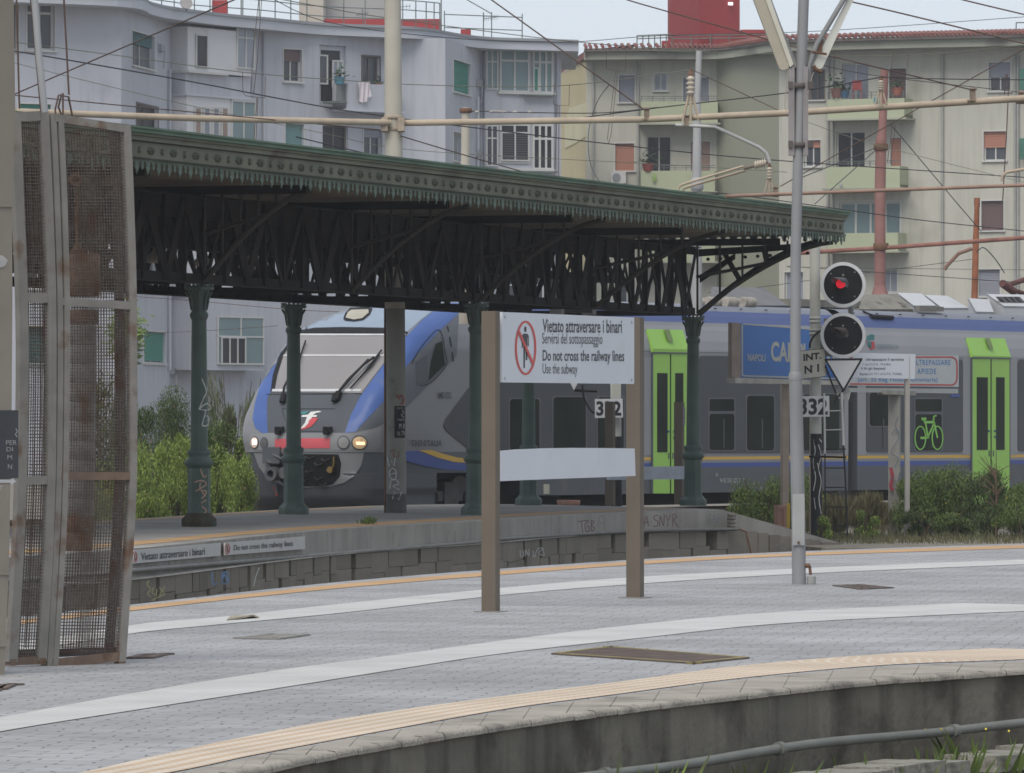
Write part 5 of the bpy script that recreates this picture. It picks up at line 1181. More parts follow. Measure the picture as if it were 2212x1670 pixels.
for s_, x0, y0, x1, y1 in (('DIV', 859, 880, 871, 884), ('PERI', 859, 905, 873, 909), ('M 8', 862, 915, 874, 926), ('N 79', 859, 931, 874, 941)): wr(mb, s_, cyl, x0, y0, x1, y1, .012)
ribbon(mb, cyl, [(868, 886), (873, 891), (867, 896), (872, 902)], 1.6, .012); mb.build('plate_lettering', mat('plate_white', (.42, .42, .40), .6), dpl)
gw = [[(836, 987), (841, 1008), (846, 995), (851, 1007), (854, 988)], [(846, 1012), (841, 1022), (846, 1036), (854, 1034), (856, 1020), (850, 1012), (846, 1012)], [(843, 1024), (855, 1022)], [(842, 1056), (846, 1036), (858, 1038), (860, 1046), (849, 1050), (863, 1058)], [(848, 1078), (851, 1060), (862, 1080), (867, 1062)]]
mb = MB()
for s_ in gw: ribbon(mb, cyl, smooth_px(s_, 4) if len(s_) > 5 else s_, 2.4, .008)
tag(mb.build('graffiti', GR_W), 'white sprayed WORN running down the foot of the cream catenary pole', 'graffiti')
mb = MB(); ribbon(mb, cyl, smooth_px([(857, 853), (862, 862), (866, 853), (872, 862), (870, 871), (864, 873)], 4), 2.4, .006); tag(mb.build('graffiti', mat('red_spray', (.35, .06, .07), .8)), 'small red sprayed squiggle above the black plate on the cream pole', 'graffiti')
mb = MB(); ribbon(mb, cyl, smooth_px([(842, 975), (852, 972), (850, 985), (860, 988), (862, 975)], 4), 2.0, .006); tag(mb.build('graffiti', mat('rust_spray', (.25, .11, .06), .8)), 'faint rust coloured scrawl above the WORN tag on the cream pole', 'graffiti')

def beam(name, pts, r, m, label, rings=True):
    t = MB().tube([P(*p) for p in pts], r, 14).build(name, m); return tag(t, label, 'beam')
pb = beam('catenary_beam', [(34, 241, 102.6), (430, 256, 104.4), (842, 265, 106.0)], .053, BEIGE_PIPE, 'beige tubular catenary beam running from the left pillar to the thick cream pole')
pb2 = beam('catenary_beam', [(856, 266, 106.2), (1395, 258, 104.2), (1704, 244, 102.4), (2320, 206, 98.6)], .053, BEIGE_PIPE, 'beige tubular catenary beam running right from the thick cream pole across the whole picture')
cl = MB()
for x in (830, 866): cl.box(P(x-7, 283, Z1P-.25), (.11, 0, 0), (0, .5, 0), (0, 0, .22))
cl.lathe(P(850, 283, Z1P), [(.155, 0), (.165, .01), (.165, .05), (.155, .06)], 20); cl.lathe(P(850, 258, Z1P), [(.155, 0), (.165, .01), (.165, .05), (.155, .06)], 20)
cl.build('beam_clamp', mat('beige_clamp', (.33, .27, .21), .7, .25, 6), pole1)
INS = mat('brown_insulator', (.13, .06, .045), .35, .2, 6); INW = mat('cream_insulator', (.50, .44, .36), .4, .08, 5)
def insul(x, y0, y1, Z, r, label, group=None, ribs=4, white=True):
    """upright insulator on a forked bracket, px y0 top, y1 bottom"""
    top, bot = P(x, y0, Z), P(x, y1, Z); H = top.z-bot.z
    t = thing('line_insulator', bot, label, 'insulator', group)
    mb = MB()
    for s in (-1, 1): mb.tube([bot+Vector((s*r*1.5, 0, 0)), bot+Vector((s*r*.4, 0, H*.5))], r*.25, 5)
    mb.tube([bot, bot+Vector((0, 0, H*.5))], r*.3, 6); mb.build('fork_bracket', BEIGE_PIPE, t)
    pf = [(r*.4, H*.5)]
    for k in range(ribs):
        z = H*(.52+.36*k/ribs); pf += [(r*.45, z), (r, z+H*.03), (r*.5, z+H*.06)]
    pf += [(r*.35, H*.9)]
    MB().lathe(bot, pf, 14).build('ribbed_body', INW if white else INS, t)
    MB().lathe(bot+Vector((0, 0, H*.88)), [(r*.5, 0), (r*.55, H*.05), (r*.3, H*.07), (r*.3, H*.12)], 10).build('cap', RUST, t)
    return t
insul(1492, 150, 262, 103.5, .085, 'upright cream insulator on a forked bracket on the long beige beam above the canopy')
insul(1903, 166, 226, 101, .06, 'small upright insulator on the beige beam in front of the red pole')
insul(1662, 352, 425, 104.8, .06, 'upright cream insulator standing on the thin lower beam left of the lamp post')
def clampb(x, y, Z, s, label):
    mb = MB(); c = P(x, y, Z); mb.box(c+Vector((-s*.5, -.1, -s*1.1)), (s, 0, 0), (0, .2, 0), (0, 0, s*2.2)); mb.box(c+Vector((-s, -.08, -s*1.25)), (s*2, 0, 0), (0, .16, 0), (0, 0, s*.35)); mb.tube([c+Vector((-s*.7, -.1, s*1.2)), c+Vector((s*.7, -.1, s*1.2))], s*.3, 6)
    tag(mb.build('beam_clamp', mat('grimy_clamp', (.22, .17, .13), .75, .3, 8)), label, 'clamp')
clampb(1397, 248, 104.2, .08, 'rusty clamp where the brown stay meets the long beige beam above the canopy'); clampb(2101, 206, 99.9, .08, 'rusty clamp on the beige beam at the end of the thick brown cable, upper right')
clampb(1483, 262, 103.6, .07, 'clamp under the large insulator on the beige beam'); clampb(2205, 212, 99.4, .07, 'clamp on the beige beam at the right edge of the photo')
clampb(1675, 415, 104.8, .06, 'clamp on the thin lower beam beside the small insulator')
tag(MB().tube([P(1460, 270, 103.6), P(1545, 274, 103.4), P(1640, 318, 103.2), P(1655, 330, 103.2), P(1663, 352, 103.2)], .028, 8).build('bracket_arm', mat('pale_arm', (.42, .42, .41), .5, .08, 3)), 'pale curved bracket arm hanging below the beige beam above the canopy', 'bracket arm')
# double registration arm with fat insulator
mb = MB(); Zr = 106
ra = thing('registration_arm', P(1620, 365, Zr), 'double beige registration arm ending in a fat cream insulator above the canopy', 'registration arm')
MB().tube([P(1465, 412, Zr), P(1466, 403, Zr), P(1475, 398, Zr), P(1606, 359, Zr)], .020, 8).build('arm_tube', BEIGE_PIPE, ra); MB().tube([P(1475, 414, Zr+.1), P(1477, 407, Zr+.1), P(1488, 403, Zr+.1), P(1612, 368, Zr+.1)], .020, 8).build('arm_tube', BEIGE_PIPE, ra)
mb = MB(); c0 = P(1612, 363, Zr); 
for k in range(5): c = P(1632+k*5, 356.5-k*1.2, Zr); mb.tube([c-Vector((.018, 0, 0)), c, c+Vector((.018, 0, 0))], [.04, .075, .04], 12)
mb.build('fat_insulator', INW, ra); MB().tube([P(1606, 364, Zr), P(1632, 357, Zr), P(1662, 349, Zr)], .03, 8).build('arm_joint', mat('grimy_joint', (.18, .15, .12), .7, .3, 8), ra)
beam('catenary_beam', [(1568, 424, 104), (1700, 419, 104.6), (2320, 396, 104)], .030, mat('rust_beige_beam', (.30, .20, .155), .75, .2, 4), 'thin rust-beige beam crossing right above the canopy end, second from the top')
beam('catenary_beam', [(1700, 548, 141), (1905, 536, 141), (2320, 506, 139)], .048, mat('rusty_red_beam', (.24, .115, .09), .8, .25, 4), 'thin rusty red beam behind the signal, lowest of the beams')
# poles
RP = mat('faded_red_pole', (.26, .135, .12), .8, .2, 1.5, dirt=(.36, .27, .25), damt=.28, dscale=1.6)
rp_ = thing('catenary_pole', P(1902, 640, 141), 'faded red catenary pole standing behind the train roof', 'pole')
MB().tube([P(1901, 700, 141), P(1901, 425, 141), P(1903, 300, 141)], [.125, .12, .12], 18).build('lower_shaft', RP, rp_); MB().lathe(P(1901, 640, 141), [(.19, 0), (.17, .08), (.12, .25)], 18).build('foot_flange', RP, rp_)
MB().tube([P(1903, 305, 141), P(1906, 285, 141), P(1911, 150, 141)], [.125, .09, .085], 16).build('upper_shaft', RP, rp_); mb = MB().lathe(P(1903, 325, 141), [(.15, 0), (.16, .03), (.16, .12), (.15, .15)], 16); mb.lathe(P(1903, 540, 141), [(.16, 0), (.17, .03), (.17, .12), (.16, .15)], 16); mb.build('pole_band', RUST, rp_)
rp2 = thing('catenary_pole', P(2108, 640, 143), 'narrow rusty orange pole near the right edge behind the train', 'pole'); MB().tube([P(2104, 700, 143), P(2108, 520, 143), P(2111, 428, 143)], [.075, .07, .05], 12).build('shaft', mat('orange_rust', (.27, .105, .055), .85, .3, 4), rp2)
MB().box(P(2105, 447, 143), (.12, 0, 0), (0, .1, 0), (0, 0, .2)).build('pole_cap', RUST, rp2)
gp = thing('catenary_pole', P(1503, 445, 122), 'slim pale grey pole rising behind the canopy in front of the cream balconies', 'pole')
MB().tube([P(1505, 700, 122), P(1505, 400, 122), P(1506, 215, 122)], [.11, .09, .068], 14).build('shaft', mat('pale_grey_pole', (.38, .38, .38), .6, .1, 2), gp); MB().tube([P(1506, 216, 122), P(1510, 110, 122)], [.060, .055], 12).build('upper_shaft', MATS['pale_grey_pole'], gp); MB().lathe(P(1506, 400, 122), [(.1, -.1), (.12, -.08), (.12, .1), (.09, .14)], 14).build('joint_collar', MATS['pale_grey_pole'], gp)
sp = thing('catenary_pole', P(1005, 560, 120), 'short weathered concrete pole topping out above the canopy in front of the blue-grey block', 'pole')
MB().tube([P(1004, 700, 120), P(1004, 375, 120), P(1005, 345, 120), P(1006, 238, 120)], [.115, .105, .082, .08], 14).build('shaft', CREAM_POLE, sp); MB().lathe(P(1006, 238, 120), [(.09, -.03), (.1, 0), (.06, .05)], 12).build('cap', CONC, sp); MB().lathe(P(1006, 244, 120), [(.1, 0), (.115, .01), (.115, .08), (.1, .09)], 12).build('clamp_band', RUST, sp)

# ================================================================== SIGNALS
ZS = 117.4
def fc(x, y, Z): return P(x, y, Z)
MASTW = mat('white_mast_paint', (.45, .45, .41), .6, .1, 2, dirt=(.28, .24, .19), damt=.15, dscale=3)
RIM = mat('white_rim_paint', (.60, .61, .62), .5, .05, 2); DISK = mat('matt_black_disc', (.010, .010, .011), .8, .3, 3)
SGW = Wall((V(1745, ZS-.22, 0).x, ZS-.22), (V(1900, ZS-.22, 0).x, ZS-.22))
def signal(label, dx, dy, Z, full=True):
    s = Z/ZS
    def q(x, y, o=0): return P(1760+dx+(x-1760)/s if not full else x+dx, y if full else 1165-(1165-y)/s+dy, Z+o)
    t = thing('railway_signal', V(1764+dx, Z, ZG), label, 'signal')
    b = V(1764+dx, Z, ZG); lo = b.z
    MB().tube([q(1764, 1165), q(1763, 937)], .105, 16).build('black_mast_foot', mat('peeling_black_mast', (.02, .02, .022), .7, .3, 4, dirt=(.42, .42, .40), damt=.2, dscale=4, stretch=(1, 1, .35)), t)
    MB().tube([q(1763, 938), q(1761, 700), q(1760, 470 if full else 790)], [.098, .096, .092], 16).build('white_mast', MASTW, t)
    if full:
        mb = MB()
        for y in (690, 716, 724, 698): mb.lathe(q(1761, y), [(.1, 0), (.11, .01), (.11, .035), (.1, .045)], 16)
        mb.box(q(1765, 712, -.06), (.25, 0, 0), (0, .08, 0), (0, 0, .08)); mb.build('mast_clamp', MASTW, t)
        mb = MB(); mb.box(q(1780, 700, .1), (.45, 0, 0), (0, .12, 0), (0, 0, .1)); mb.tube([q(1841, 1, .05) if 0 else q(1838, 655, .25), q(1838, 690, .25)], .05, 8); mb.box(q(1770, 770, .1), (.5, 0, 0), (0, .2, 0), (0, 0, .35)); mb.build('head_bracket', mat('bracket_grey', (.2, .2, .2), .7, .2, 3), t)
        for (y, lit) in ((615.3, True), (724.7, False)):
            c = q(1821, y, -.3); n = Vector((0, -1, 0))
            hd = MB().disc(c, n, .352, .03, 48).build('signal_disc', DISK, t)
            MB().disc(c, n, .411, .045, 48, .350).build('white_rim', RIM, hd)
            MB().disc(c+Vector((0, .25, 0)), n, .16, .25, 20).build('lamp_housing', DISK, hd)
            lc = c+Vector((-.045, -.035, .02 if lit else .03))
            MB().disc(lc, n, .085, .03, 28).build('lens', mat('lit_red_lens', (.9, .01, .03), .4, .2, 60, emit=.32) if lit else mat('dark_lens', (.02, .014, .013), .3), hd)
            # hood: half cone reaching out to the left and toward the driver
            mb = MB(); A_ = []; B_ = []
            for k in range(13):
                a = R(-35+ (215)*k/12); A_.append(lc+Vector((.115*math.cos(a)+.03, 0, .115*math.sin(a)))); f = max(0, math.sin(a)); B_.append(lc+Vector((.115*math.cos(a)*.75-.11*max(0, f)-.05, -.02-.30*max(.0, f), .10*math.sin(a)+.01)))
            mb.add(A_+B_, [(k, k+1, 14+k, 13+k) for k in range(12)], True); hb = mb.build('hood', mat('hood_grey', (.13, .135, .15) , .5, .1, 3) if lit else mat('hood_rusty', (.11, .09, .08), .6, .3, 4), hd)
            mb = MB()
            for (ax, ay) in ((0, 21), (25, 27), (-26, 24), (-23, -27), (25, -25)): mb.disc(c+Vector((ax*.0084, -.03, ay*.0084)), n, .014 if ax else .02, .01, 8)
            mb.build('bolt', mat('bolt_grey', (.25, .25, .22), .5), hd)
        TR = [(1783, 777), (1861, 776), (1822, 843.6)]; Wt = Wall((V(1745, Z-.3, 0).x, Z-.3), (V(1900, Z-.3, 0).x, Z-.3))
        tb_ = wpoly(MB(), Wt, TR, .01, .03).build('triangle_board', RIM, t)
        for a_, b_ in ((0, 1), (1, 2), (2, 0)):
            ov = Vector(TR[b_])-Vector(TR[a_]); ov.normalize(); pA = Vector(TR[a_])-ov*1.5; pB = Vector(TR[b_])+ov*1.5
            mb = MB(); ribbon(mb, Wt, [tuple(pA), tuple(pB)], 4.2, .034); mb.build('triangle_border', BLACK, tb_)
        mb = MB(); ribbon(mb, Wt, [(1783, 790), (1797, 828), (1806, 850)], 4, -.02); ribbon(mb, Wt, [(1822, 843), (1808, 860), (1802, 872)], 4, -.02); mb.build('lower_bracket', BLACK, t)
        mb = MB(); cb = smooth_px([(1778, 712), (1762, 722), (1751, 738), (1749, 752)], 5); mb.tube([P(x, y, Z-.15) for x, y in cb], .022, 6); mb.build('signal_cable', BLACK, t)
        it = Wall((V(1700, Z-.2, 0).x, Z-.2), (V(1800, Z-.2, 0).x, Z-.2))
        ib = wpoly(MB(), it, [(1722, 759), (1782, 752.6), (1785, 813), (1722, 820)], 0, .02).build('number_board', mat('aged_white_board', (.50, .48, .42), .5, .05, 2), t)
        for e in ([(1722, 759), (1782, 752.6)], [(1782, 752.6), (1785, 813)], [(1785, 813), (1722, 820)]):
            mb = MB(); ribbon(mb, it, e, 1, .022); mb.build('board_edge', LETB, ib)
        mb = MB(); write(mb, 'INT.', it, (1735, 765), (1774, 761), (1774.5, 775), (1735.5, 781), .022, .04); write(mb, 'N 1', it, (1737, 790.5), (1769, 786), (1769.5, 803), (1738, 808), .022, .04); write(mb, '.', it, (1754, 791), (1757, 790.7), (1757, 793), (1754, 793.3), .022, 0); mb.build('board_lettering', LETB, ib)
        cm = Cyl(V(1764+dx, Z, 0), .105); mb = MB()
        for s_ in ([(1757, 950), (1761, 975), (1756, 1000), (1762, 1030), (1757, 1060)], [(1768, 960), (1774, 985), (1768, 1010), (1774, 1040), (1769, 1075), (1774, 1110)], [(1770, 948), (1775, 955)], [(1766, 1000), (1771, 1020)], [(1759, 1075), (1762, 1100)]): ribbon(mb, cm, smooth_px(s_, 3) if len(s_) > 2 else s_, 2, .006)
        mb.build('peeling_paint', GR_W, t)
        # ladder
        LD = mat('black_ladder', (.015, .015, .017), .6, .2, 3); mb = MB()
        mb.tube(PZ([(1783, 1165), (1782, 980)], Z-.3), .014, 6); mb.tube(PZ([(1831, 1168), (1826, 1030), (1822, 960)], Z-.4), .018, 6); mb.build('ladder_rail', LD, t)
        mb = MB().tube(PZ([(1782, 980), (1780, 850)], Z-.3), .02, 6); mb.tube(PZ([(1822, 962), (1818, 848)], Z-.4), .024, 6); mb.build('upper_ladder_rail', mat('white_ladder', (.5, .5, .49), .5), t)
        mb = MB(); y = 896
        for k, y in enumerate((888, 929)): MB().tube([P(1782, y, Z-.3), P(1821, y-1, Z-.4)], .012, 6).build('rung', MATS['white_ladder'], t)
        for y in (970, 1011, 1053, 1095, 1137): MB().tube([P(1783, y, Z-.3), P(1827, y, Z-.4)], .012, 6).build('rung', LD, t)
        MB().tube([P(1748, 986, Z-.1), P(1828, 988, Z-.3)], .022, 6).build('ladder_stay', LD, t)
        sb = wpoly(MB(), Wt, [(1806, 846), (1815, 833), (1841, 838), (1834, 865), (1812, 861)], -.1, -.08).build('stickered_plate', mat('stickered_plate', (.40, .40, .38), .7, .3, 12), t)
    nb = Wall((V(1200, Z-.2, 0).x, Z-.2), (V(1900, Z-.2, 0).x, Z-.2)); X0, Y0, X1, Y1 = (1722, 856, 1791, 901) if full else (1285, 862, 1345, 903)
    nbo = wpoly(MB(), nb, [(X0, Y0), (X1, Y0-1), (X1+1, Y1-1), (X0, Y1)], 0, .02).build('number_board', RIM, t)
    mb = MB(); wr(mb, '332', nb, X0+3, Y0+4.5, X1-3, Y1-4.5, .022, .035); mb.build('board_lettering', LETB, nbo)
    if not full:
        mb = MB(); wpoly(mb, nb, [(1218, 800), (1262, 800), (1240, 843)], -.1, -.08); mb.build('triangle_board', RIM, t)
        mb = MB(); cb = smooth_px([(1258, 832), (1262, 860), (1275, 885), (1284, 893)], 5); mb.tube([P(x, y, Z-.15) for x, y in cb], .02, 6); mb.tube(PZ([(1240, 843), (1290, 845)], Z), .03, 6); mb.build('signal_cable', BLACK, t)
    return t
signal('two-lamp railway signal showing red over a white triangle, with INT. N 1 and 332 boards', 0, 0, ZS)
signal('railway signal mostly hidden behind the big white sign, its 332 board showing', -432, 0, 120.5, False)
# blue station sign
NS = WP(1597, 117.6, 1850, 120.9)
ns = thing('station_sign', NS.at(NS.u(1700), ZG), 'blue Napoli Campi Flegrei station name board on beige posts behind the signal', 'sign')
nb_ = wpoly(MB(), NS, [(1597, 698), (1842, 716), (1842, 822), (1597, 815)], .0, .03).build('name_board', mat('station_blue', (.045, .15, .42), .4, .06, 2, dirt=(.08, .2, .45), damt=.2), ns)
mb = MB(); wpoly(mb, NS, [(1578, 697), (1597, 698), (1597, 816), (1578, 815)], -.05, .03); mb.build('board_casing', mat('pinkish_casing', (.27, .215, .18), .7, .2, 3, dirt=(.08, .06, .05), damt=.25, dscale=4), ns)
mb = MB(); ribbon(mb, NS, [(1600, 812), (1600, 702), (1603, 700), (1838, 717.5)], 3, .034); ribbon(mb, NS, [(1838, 819), (1605, 812), (1601, 810)], 3, .034); mb.build('board_border', mat('cream_border', (.42, .42, .38), .5), nb_)
mb = MB(); write(mb, 'NAPOLI', NS, (1612, 764), (1650, 766), (1650, 781), (1612, 780), .034, .02); write(mb, 'CAMPI FLEGREI', NS, (1662, 737), (1836, 748), (1836, 788), (1662, 781), .034, .03); mb.build('board_lettering', MATS['cream_border'], nb_)
wpoly(MB(), NS, [(1580, 816), (1842, 824), (1842, 832), (1580, 828)], -.1, .08).build('support_beam', mat('white_support_beam', (.42, .40, .36), .7, .2, 4), ns)
for x in (1700, 1763):
    u = NS.u(x); c = NS.at(u, ZG, -.05); MB().cbox(c.x, c.y, ZG, .12, .12, NS.z(x, 826)-ZG, R(20)).build('support_post', mat('beige_support', (.33, .27, .22), .7, .15, 3), ns)
# red bordered sign
RW_ = WP(1800, 119.6, 2068, 123.4)
rs = thing('trespass_sign', RW_.at(RW_.u(1934), ZG), 'long white sign with red border reading OLTREPASSARE on a graffitied steel column', 'sign')
rb = wpoly(MB(), RW_, [(1828, 768), (2068, 768), (2068, 836), (1828, 833)], 0, .03).build('sign_board', mat('dull_sign_white', (.42, .44, .45), .45, .05, 2), rs)
mb = MB(); ribbon(mb, RW_, smooth_px([(1832, 771.5), (1900, 772), (2040, 771.5), (2056, 773), (2063, 780), (2064, 800), (2063, 822), (2055, 831), (2030, 831.5), (1832, 829.5)], 4), 3.2, .034); mb.build('red_border', REDP, rb)
mb = MB(); wr(mb, 'OLTREPASSARE', RW_, 1966, 777, 2050, 789, .034, .012, 1.15); wr(mb, 'APIEDE', RW_, 1978, 796, 2019, 808, .034, .012, 1.2); wr(mb, '(art. 32 Reg Polizia Ferroviaria)', RW_, 1850, 815, 2022, 827, .034, .012, 1.1); mb.build('sign_lettering', mat('sign_blue_lettering', (.08, .20, .42), .5), rb)
wpoly(MB(), RW_, [(1822, 838), (2066, 840), (2066, 850), (1822, 847)], -.06, .04).build('support_beam', mat('galv_beam', (.33, .34, .34), .6, .1, 3), rs)
wpoly(MB(), RW_, [(1903, 843), (1966, 845), (1966, 854), (1903, 852)], -.08, .12).build('saddle_plate', mat('saddle', (.26, .25, .22), .7, .2, 4), rs)
c = RW_.at(RW_.u(1934), ZG, -.02); MB().cbox(c.x, c.y, ZG, .21, .16, RW_.z(1934, 850)-ZG, R(-12)).build('column', mat('column_grey', (.27, .26, .235), .7, .15, 2, dirt=(.18, .17, .2), damt=.25, dscale=2), rs)
cWl = Wall((V(1900, c.y-.14, 0).x, c.y-.14), (V(1960, c.y-.14, 0).x, c.y-.14)); mb = MB()
for s_ in ([(1925, 940), (1935, 928), (1942, 945), (1930, 965), (1926, 980), (1940, 990), (1932, 1010)], [(1940, 900), (1934, 920), (1943, 935)], [(1926, 1030), (1938, 1040), (1944, 1020), (1940, 1060)]): ribbon(mb, cWl, smooth_px(s_, 4), 1.6, 0)
tag(mb.build('graffiti', mat('grey_blue_spray', (.12, .15, .2), .8)), 'grey-blue looping graffiti on the steel column below the red bordered sign', 'graffiti')
mb = MB(); ribbon(mb, cWl, smooth_px([(1924, 1010), (1928, 1030), (1924, 1050), (1930, 1060)], 4), 7, -.002); tag(mb.build('graffiti', mat('crimson_spray', (.30, .05, .07), .8, .3, 6)), 'crimson paint smear on the steel column below the red bordered sign', 'graffiti')
# white notice on a thin post
TW_ = WP(1840, 117.6, 1976, 118.9)
ts = thing('notice_sign', TW_.at(TW_.u(1962), ZG), 'white notice on a thin grey post beginning oltrepassare il termine, right of the signal', 'sign')
tb2 = wpoly(MB(), TW_, [(1840, 762), (1976, 765), (1974, 819), (1840, 815)], 0, .02).build('sign_board', WHITE, ts)
mb = MB(); write(mb, 'oltrepassare il termine', TW_, (1868, 773), (1950, 773), (1950, 782), (1868, 781.5), .022, .012); write(mb, 'n to go beyond', TW_, (1858, 792), (1910, 793), (1910, 801), (1858, 800), .022, .012); write(mb, 'form', TW_, (1855, 805), (1872, 805), (1872, 811), (1855, 811), .022, .012); mb.build('bold_lettering', LETB, tb2)
mb = MB(); write(mb, '1 del D.P.R. 753/80)', TW_, (1862, 785), (1922, 785), (1922, 791), (1862, 790.5), .022, -.004); write(mb, '(art 19.1 of D.P.R. 753/80)', TW_, (1874, 805), (1946, 805.5), (1946, 812), (1874, 811.5), .022, -.004); ribbon(mb, TW_, [(1858, 790.8+3), (1962, 795.3)], .9, .022) if 0 else None; mb.build('thin_lettering', LETB, tb2)
c = TW_.at(TW_.u(1962), ZG, -.03); MB().cbox(c.x, c.y, ZG, .085, .085, TW_.z(1962, 770)-ZG, R(10)).build('post', mat('thin_post_paint', (.36, .34, .31), .6, .12, 2, dirt=(.3, .1, .1), damt=.05), ts)
# cable boxes
def cab_box(x, y0, y1, w, Z, label):
    t = thing('junction_box', P(x, y1, Z), label, 'junction box', None); m = mat('terracotta_box', (.42, .24, .18), .6, .12, 3); c = P(x, y1, Z); h = (y1-y0)/F*Z; ww = w/F*Z
    MB().cbox(c.x, c.y, c.z, ww*.8, .25, h*.86, R(15)).build('cabinet', m, t); MB().cbox(c.x, c.y, c.z+h*.86, ww*.86, .29, h*.12, R(15)).build('lid', m, t); MB().cbox(c.x+ww*.12, c.y-.15, c.z+h*.1, .02, .02, h*.75, R(15)).build('door_edge', MATS['terracotta_box'], t)
    if c.z > ZG+.02: MB().cbox(c.x, c.y, ZG, .12, .12, c.z-ZG+.01, 0).build('stub_post', GALV, t)
    return t
jb = cab_box(1689, 1090, 1150, 33, 118.5, 'terracotta junction box behind the ramp beside the lamp post')
MB().cbox(P(1703, 1140, 118).x, 118, P(1703, 1140, 118).z, .06, .1, .45, 0).build('yellow_tag', mat('yellow_tag', (.5, .36, .05), .6), jb)
cab_box(1219, 1079, 1140, 28, 120, 'terracotta junction box under the train beside the signal foot'); cab_box(1240, 1079, 1140, 22, 120.6, 'narrower terracotta junction box right of its twin under the train')
# hanging display under the canopy
hd = thing('platform_display', CP(PITCH*1.5, -1.4, 3.2), 'dark hanging platform display with white frame under the canopy above the sign', 'display'); DW = WP(1198, 113.5, 1276, 114.4)
wpoly(MB(), DW, [(1206, 600), (1267, 600), (1267, 676), (1206, 674)], -.1, .1).build('display_case', mat('display_dark', (.03, .035, .035), .4), hd)
for x in (1199, 1268): wpoly(MB(), DW, [(x, 590), (x+8, 590), (x+8, 680), (x, 679)], -.12, .12).build('frame_side', mat('display_frame', (.45, .46, .47), .5), hd)

# ================================================================== WIRES
def wire(pts, r, m, label, name='overhead_wire', cat='wire'):
    q = smooth_px(pts, 5) if len(pts) > 2 else pts
    return tag(MB().tube([P(*p) for p in q], r, 6, False).build(name, m), label, cat)
wire([(30, 204, 88), (505, 0, 80), (640, -58, 78)], .0095, WIRE_BR, 'thick brown stay cable sloping up from the left pillar across the blue-grey block', 'stay_cable', 'cable')
wire([(-40, 102, 96), (30, 110, 97), (400, 174, 103), (748, 239, 110), (1090, 284, 116), (1427, 323, 122), (1712, 349, 128), (2300, 389, 140)], .0110, WIRE_DK, 'dark contact wire crossing the whole picture, passing below the balcony with the towel')
wire([(-40, 82, 110), (30, 91, 110), (270, 122, 112), (524, 156, 114), (748, 174, 116), (930, 184, 118), (1200, 186, 120), (1427, 160, 122), (1492, 151, 122)], .008, WIRE_GR, 'verdigris messenger wire sagging from upper left past the cream pole to the large insulator')
wire([(-40, 118, 118), (30, 136, 118), (388, 223, 120), (700, 288, 122), (900, 325, 124), (1427, 355, 128), (1700, 372, 130)], .006, WIRE_GR, 'thin pale wire drooping across the lower windows of the blue-grey block')
wire([(-40, 198, 100), (34, 206, 100), (710, 270, 106), (850, 283, 107)], .009, WIRE_BR, 'brown wire running just above the left beige beam and crossing it near the cream pole')
wire([(400, -40, 120), (680, 12, 124), (832, 38, 126), (1220, 88, 134), (1510, 110, 140)], .009, WIRE_GR, 'verdigris wire running from the roof railings down to the top of the slim grey pole')
wire([(560, -20, 130), (700, 46, 132), (960, 81, 134), (1214, 91, 138), (1428, 77, 140), (1774, 67, 146), (2300, 30, 150)], .008, WIRE_DK, 'dark wire sagging along the eave of the blue-grey block toward the red tower')
wire([(1000, -42, 104), (1062, 0, 104), (1393, 238, 104)], .013, WIRE_BR, 'thick brown stay sloping from the top edge to the clamp on the right beige beam', 'stay_cable', 'cable')
wire([(866, 294, 106), (1000, 334, 108), (1187, 387, 110), (1260, 402, 111)], .010, WIRE_BR, 'brown wire leaving the cream pole and sinking behind the canopy gutter')
wire([(1290, -22, 98), (1356, 0, 98), (1428, 21, 98), (1658, 85, 98), (1797, 122, 98), (2095, 193, 99.5)], .011, WIRE_BR, 'thick brown cable running from the red tower down to the upper right clamp', 'stay_cable', 'cable')
wire([(1760, -15, 92), (1822, 0, 92), (1960, 32, 92), (2212, 94, 92), (2300, 118, 92)], .012, WIRE_BR, 'thick brown cable over the cream block roof leaving at the right edge', 'stay_cable', 'cable')
wire([(2030, -15, 90), (2081, 0, 90), (2300, 52, 90)], .011, WIRE_BR, 'short brown cable cutting the top right corner of the sky', 'stay_cable', 'cable')
wire([(1200, 262, 110), (1428, 232, 108), (1705, 200, 104), (1903, 167, 101)], .010, WIRE_DK, 'dark wire rising right from behind the canopy to the small insulator by the red pole')
wire([(1903, 167, 101), (2060, 171, 100), (2300, 173, 99)], .009, WIRE_DK, 'dark wire running level from the small insulator to the right edge')
wire([(1498, 152, 104), (1683, 239, 103), (1720, 256, 103)], .008, WIRE_BR, 'brown wire from the large insulator down to the beam by the lamp post')
wire([(1770, 140, 130), (1903, 165, 130), (2212, 200, 128), (2300, 212, 128)], .008, WIRE_DK, 'dark wire sloping gently down over the upper balcony of the cream block')
wire([(1380, 106, 135), (1428, 110, 134), (1925, 120, 126), (2212, 97, 120), (2300, 90, 118)], .006, WIRE_GR, 'pale verdigris wire sagging just under the eave of the cream block')
wire([(1745, 264, 128), (1889, 312, 128), (2212, 394, 126), (2300, 416, 126)], .006, WIRE_GR, 'thin pale wire falling from the lamp post channel to the right edge')
wire([(2300, 62, 104), (2212, 106, 104), (1685, 403, 105)], .009, WIRE_BR, 'brown wire sloping up to the right edge from the thin lower beam')
wire([(1893, 319, 141), (1733, 383, 130)], .010, WIRE_DK, 'short dark guy wire from the red pole band, upper of two'); wire([(1893, 323, 141), (1761, 440, 130)], .010, WIRE_DK, 'short dark guy wire from the red pole band, steeper of two')
wire([(1925, 270, 130), (2070, 442, 130), (2120, 500, 130)], .010, WIRE_DK, 'dark diagonal guy wire right of the red pole sloping down to the right')
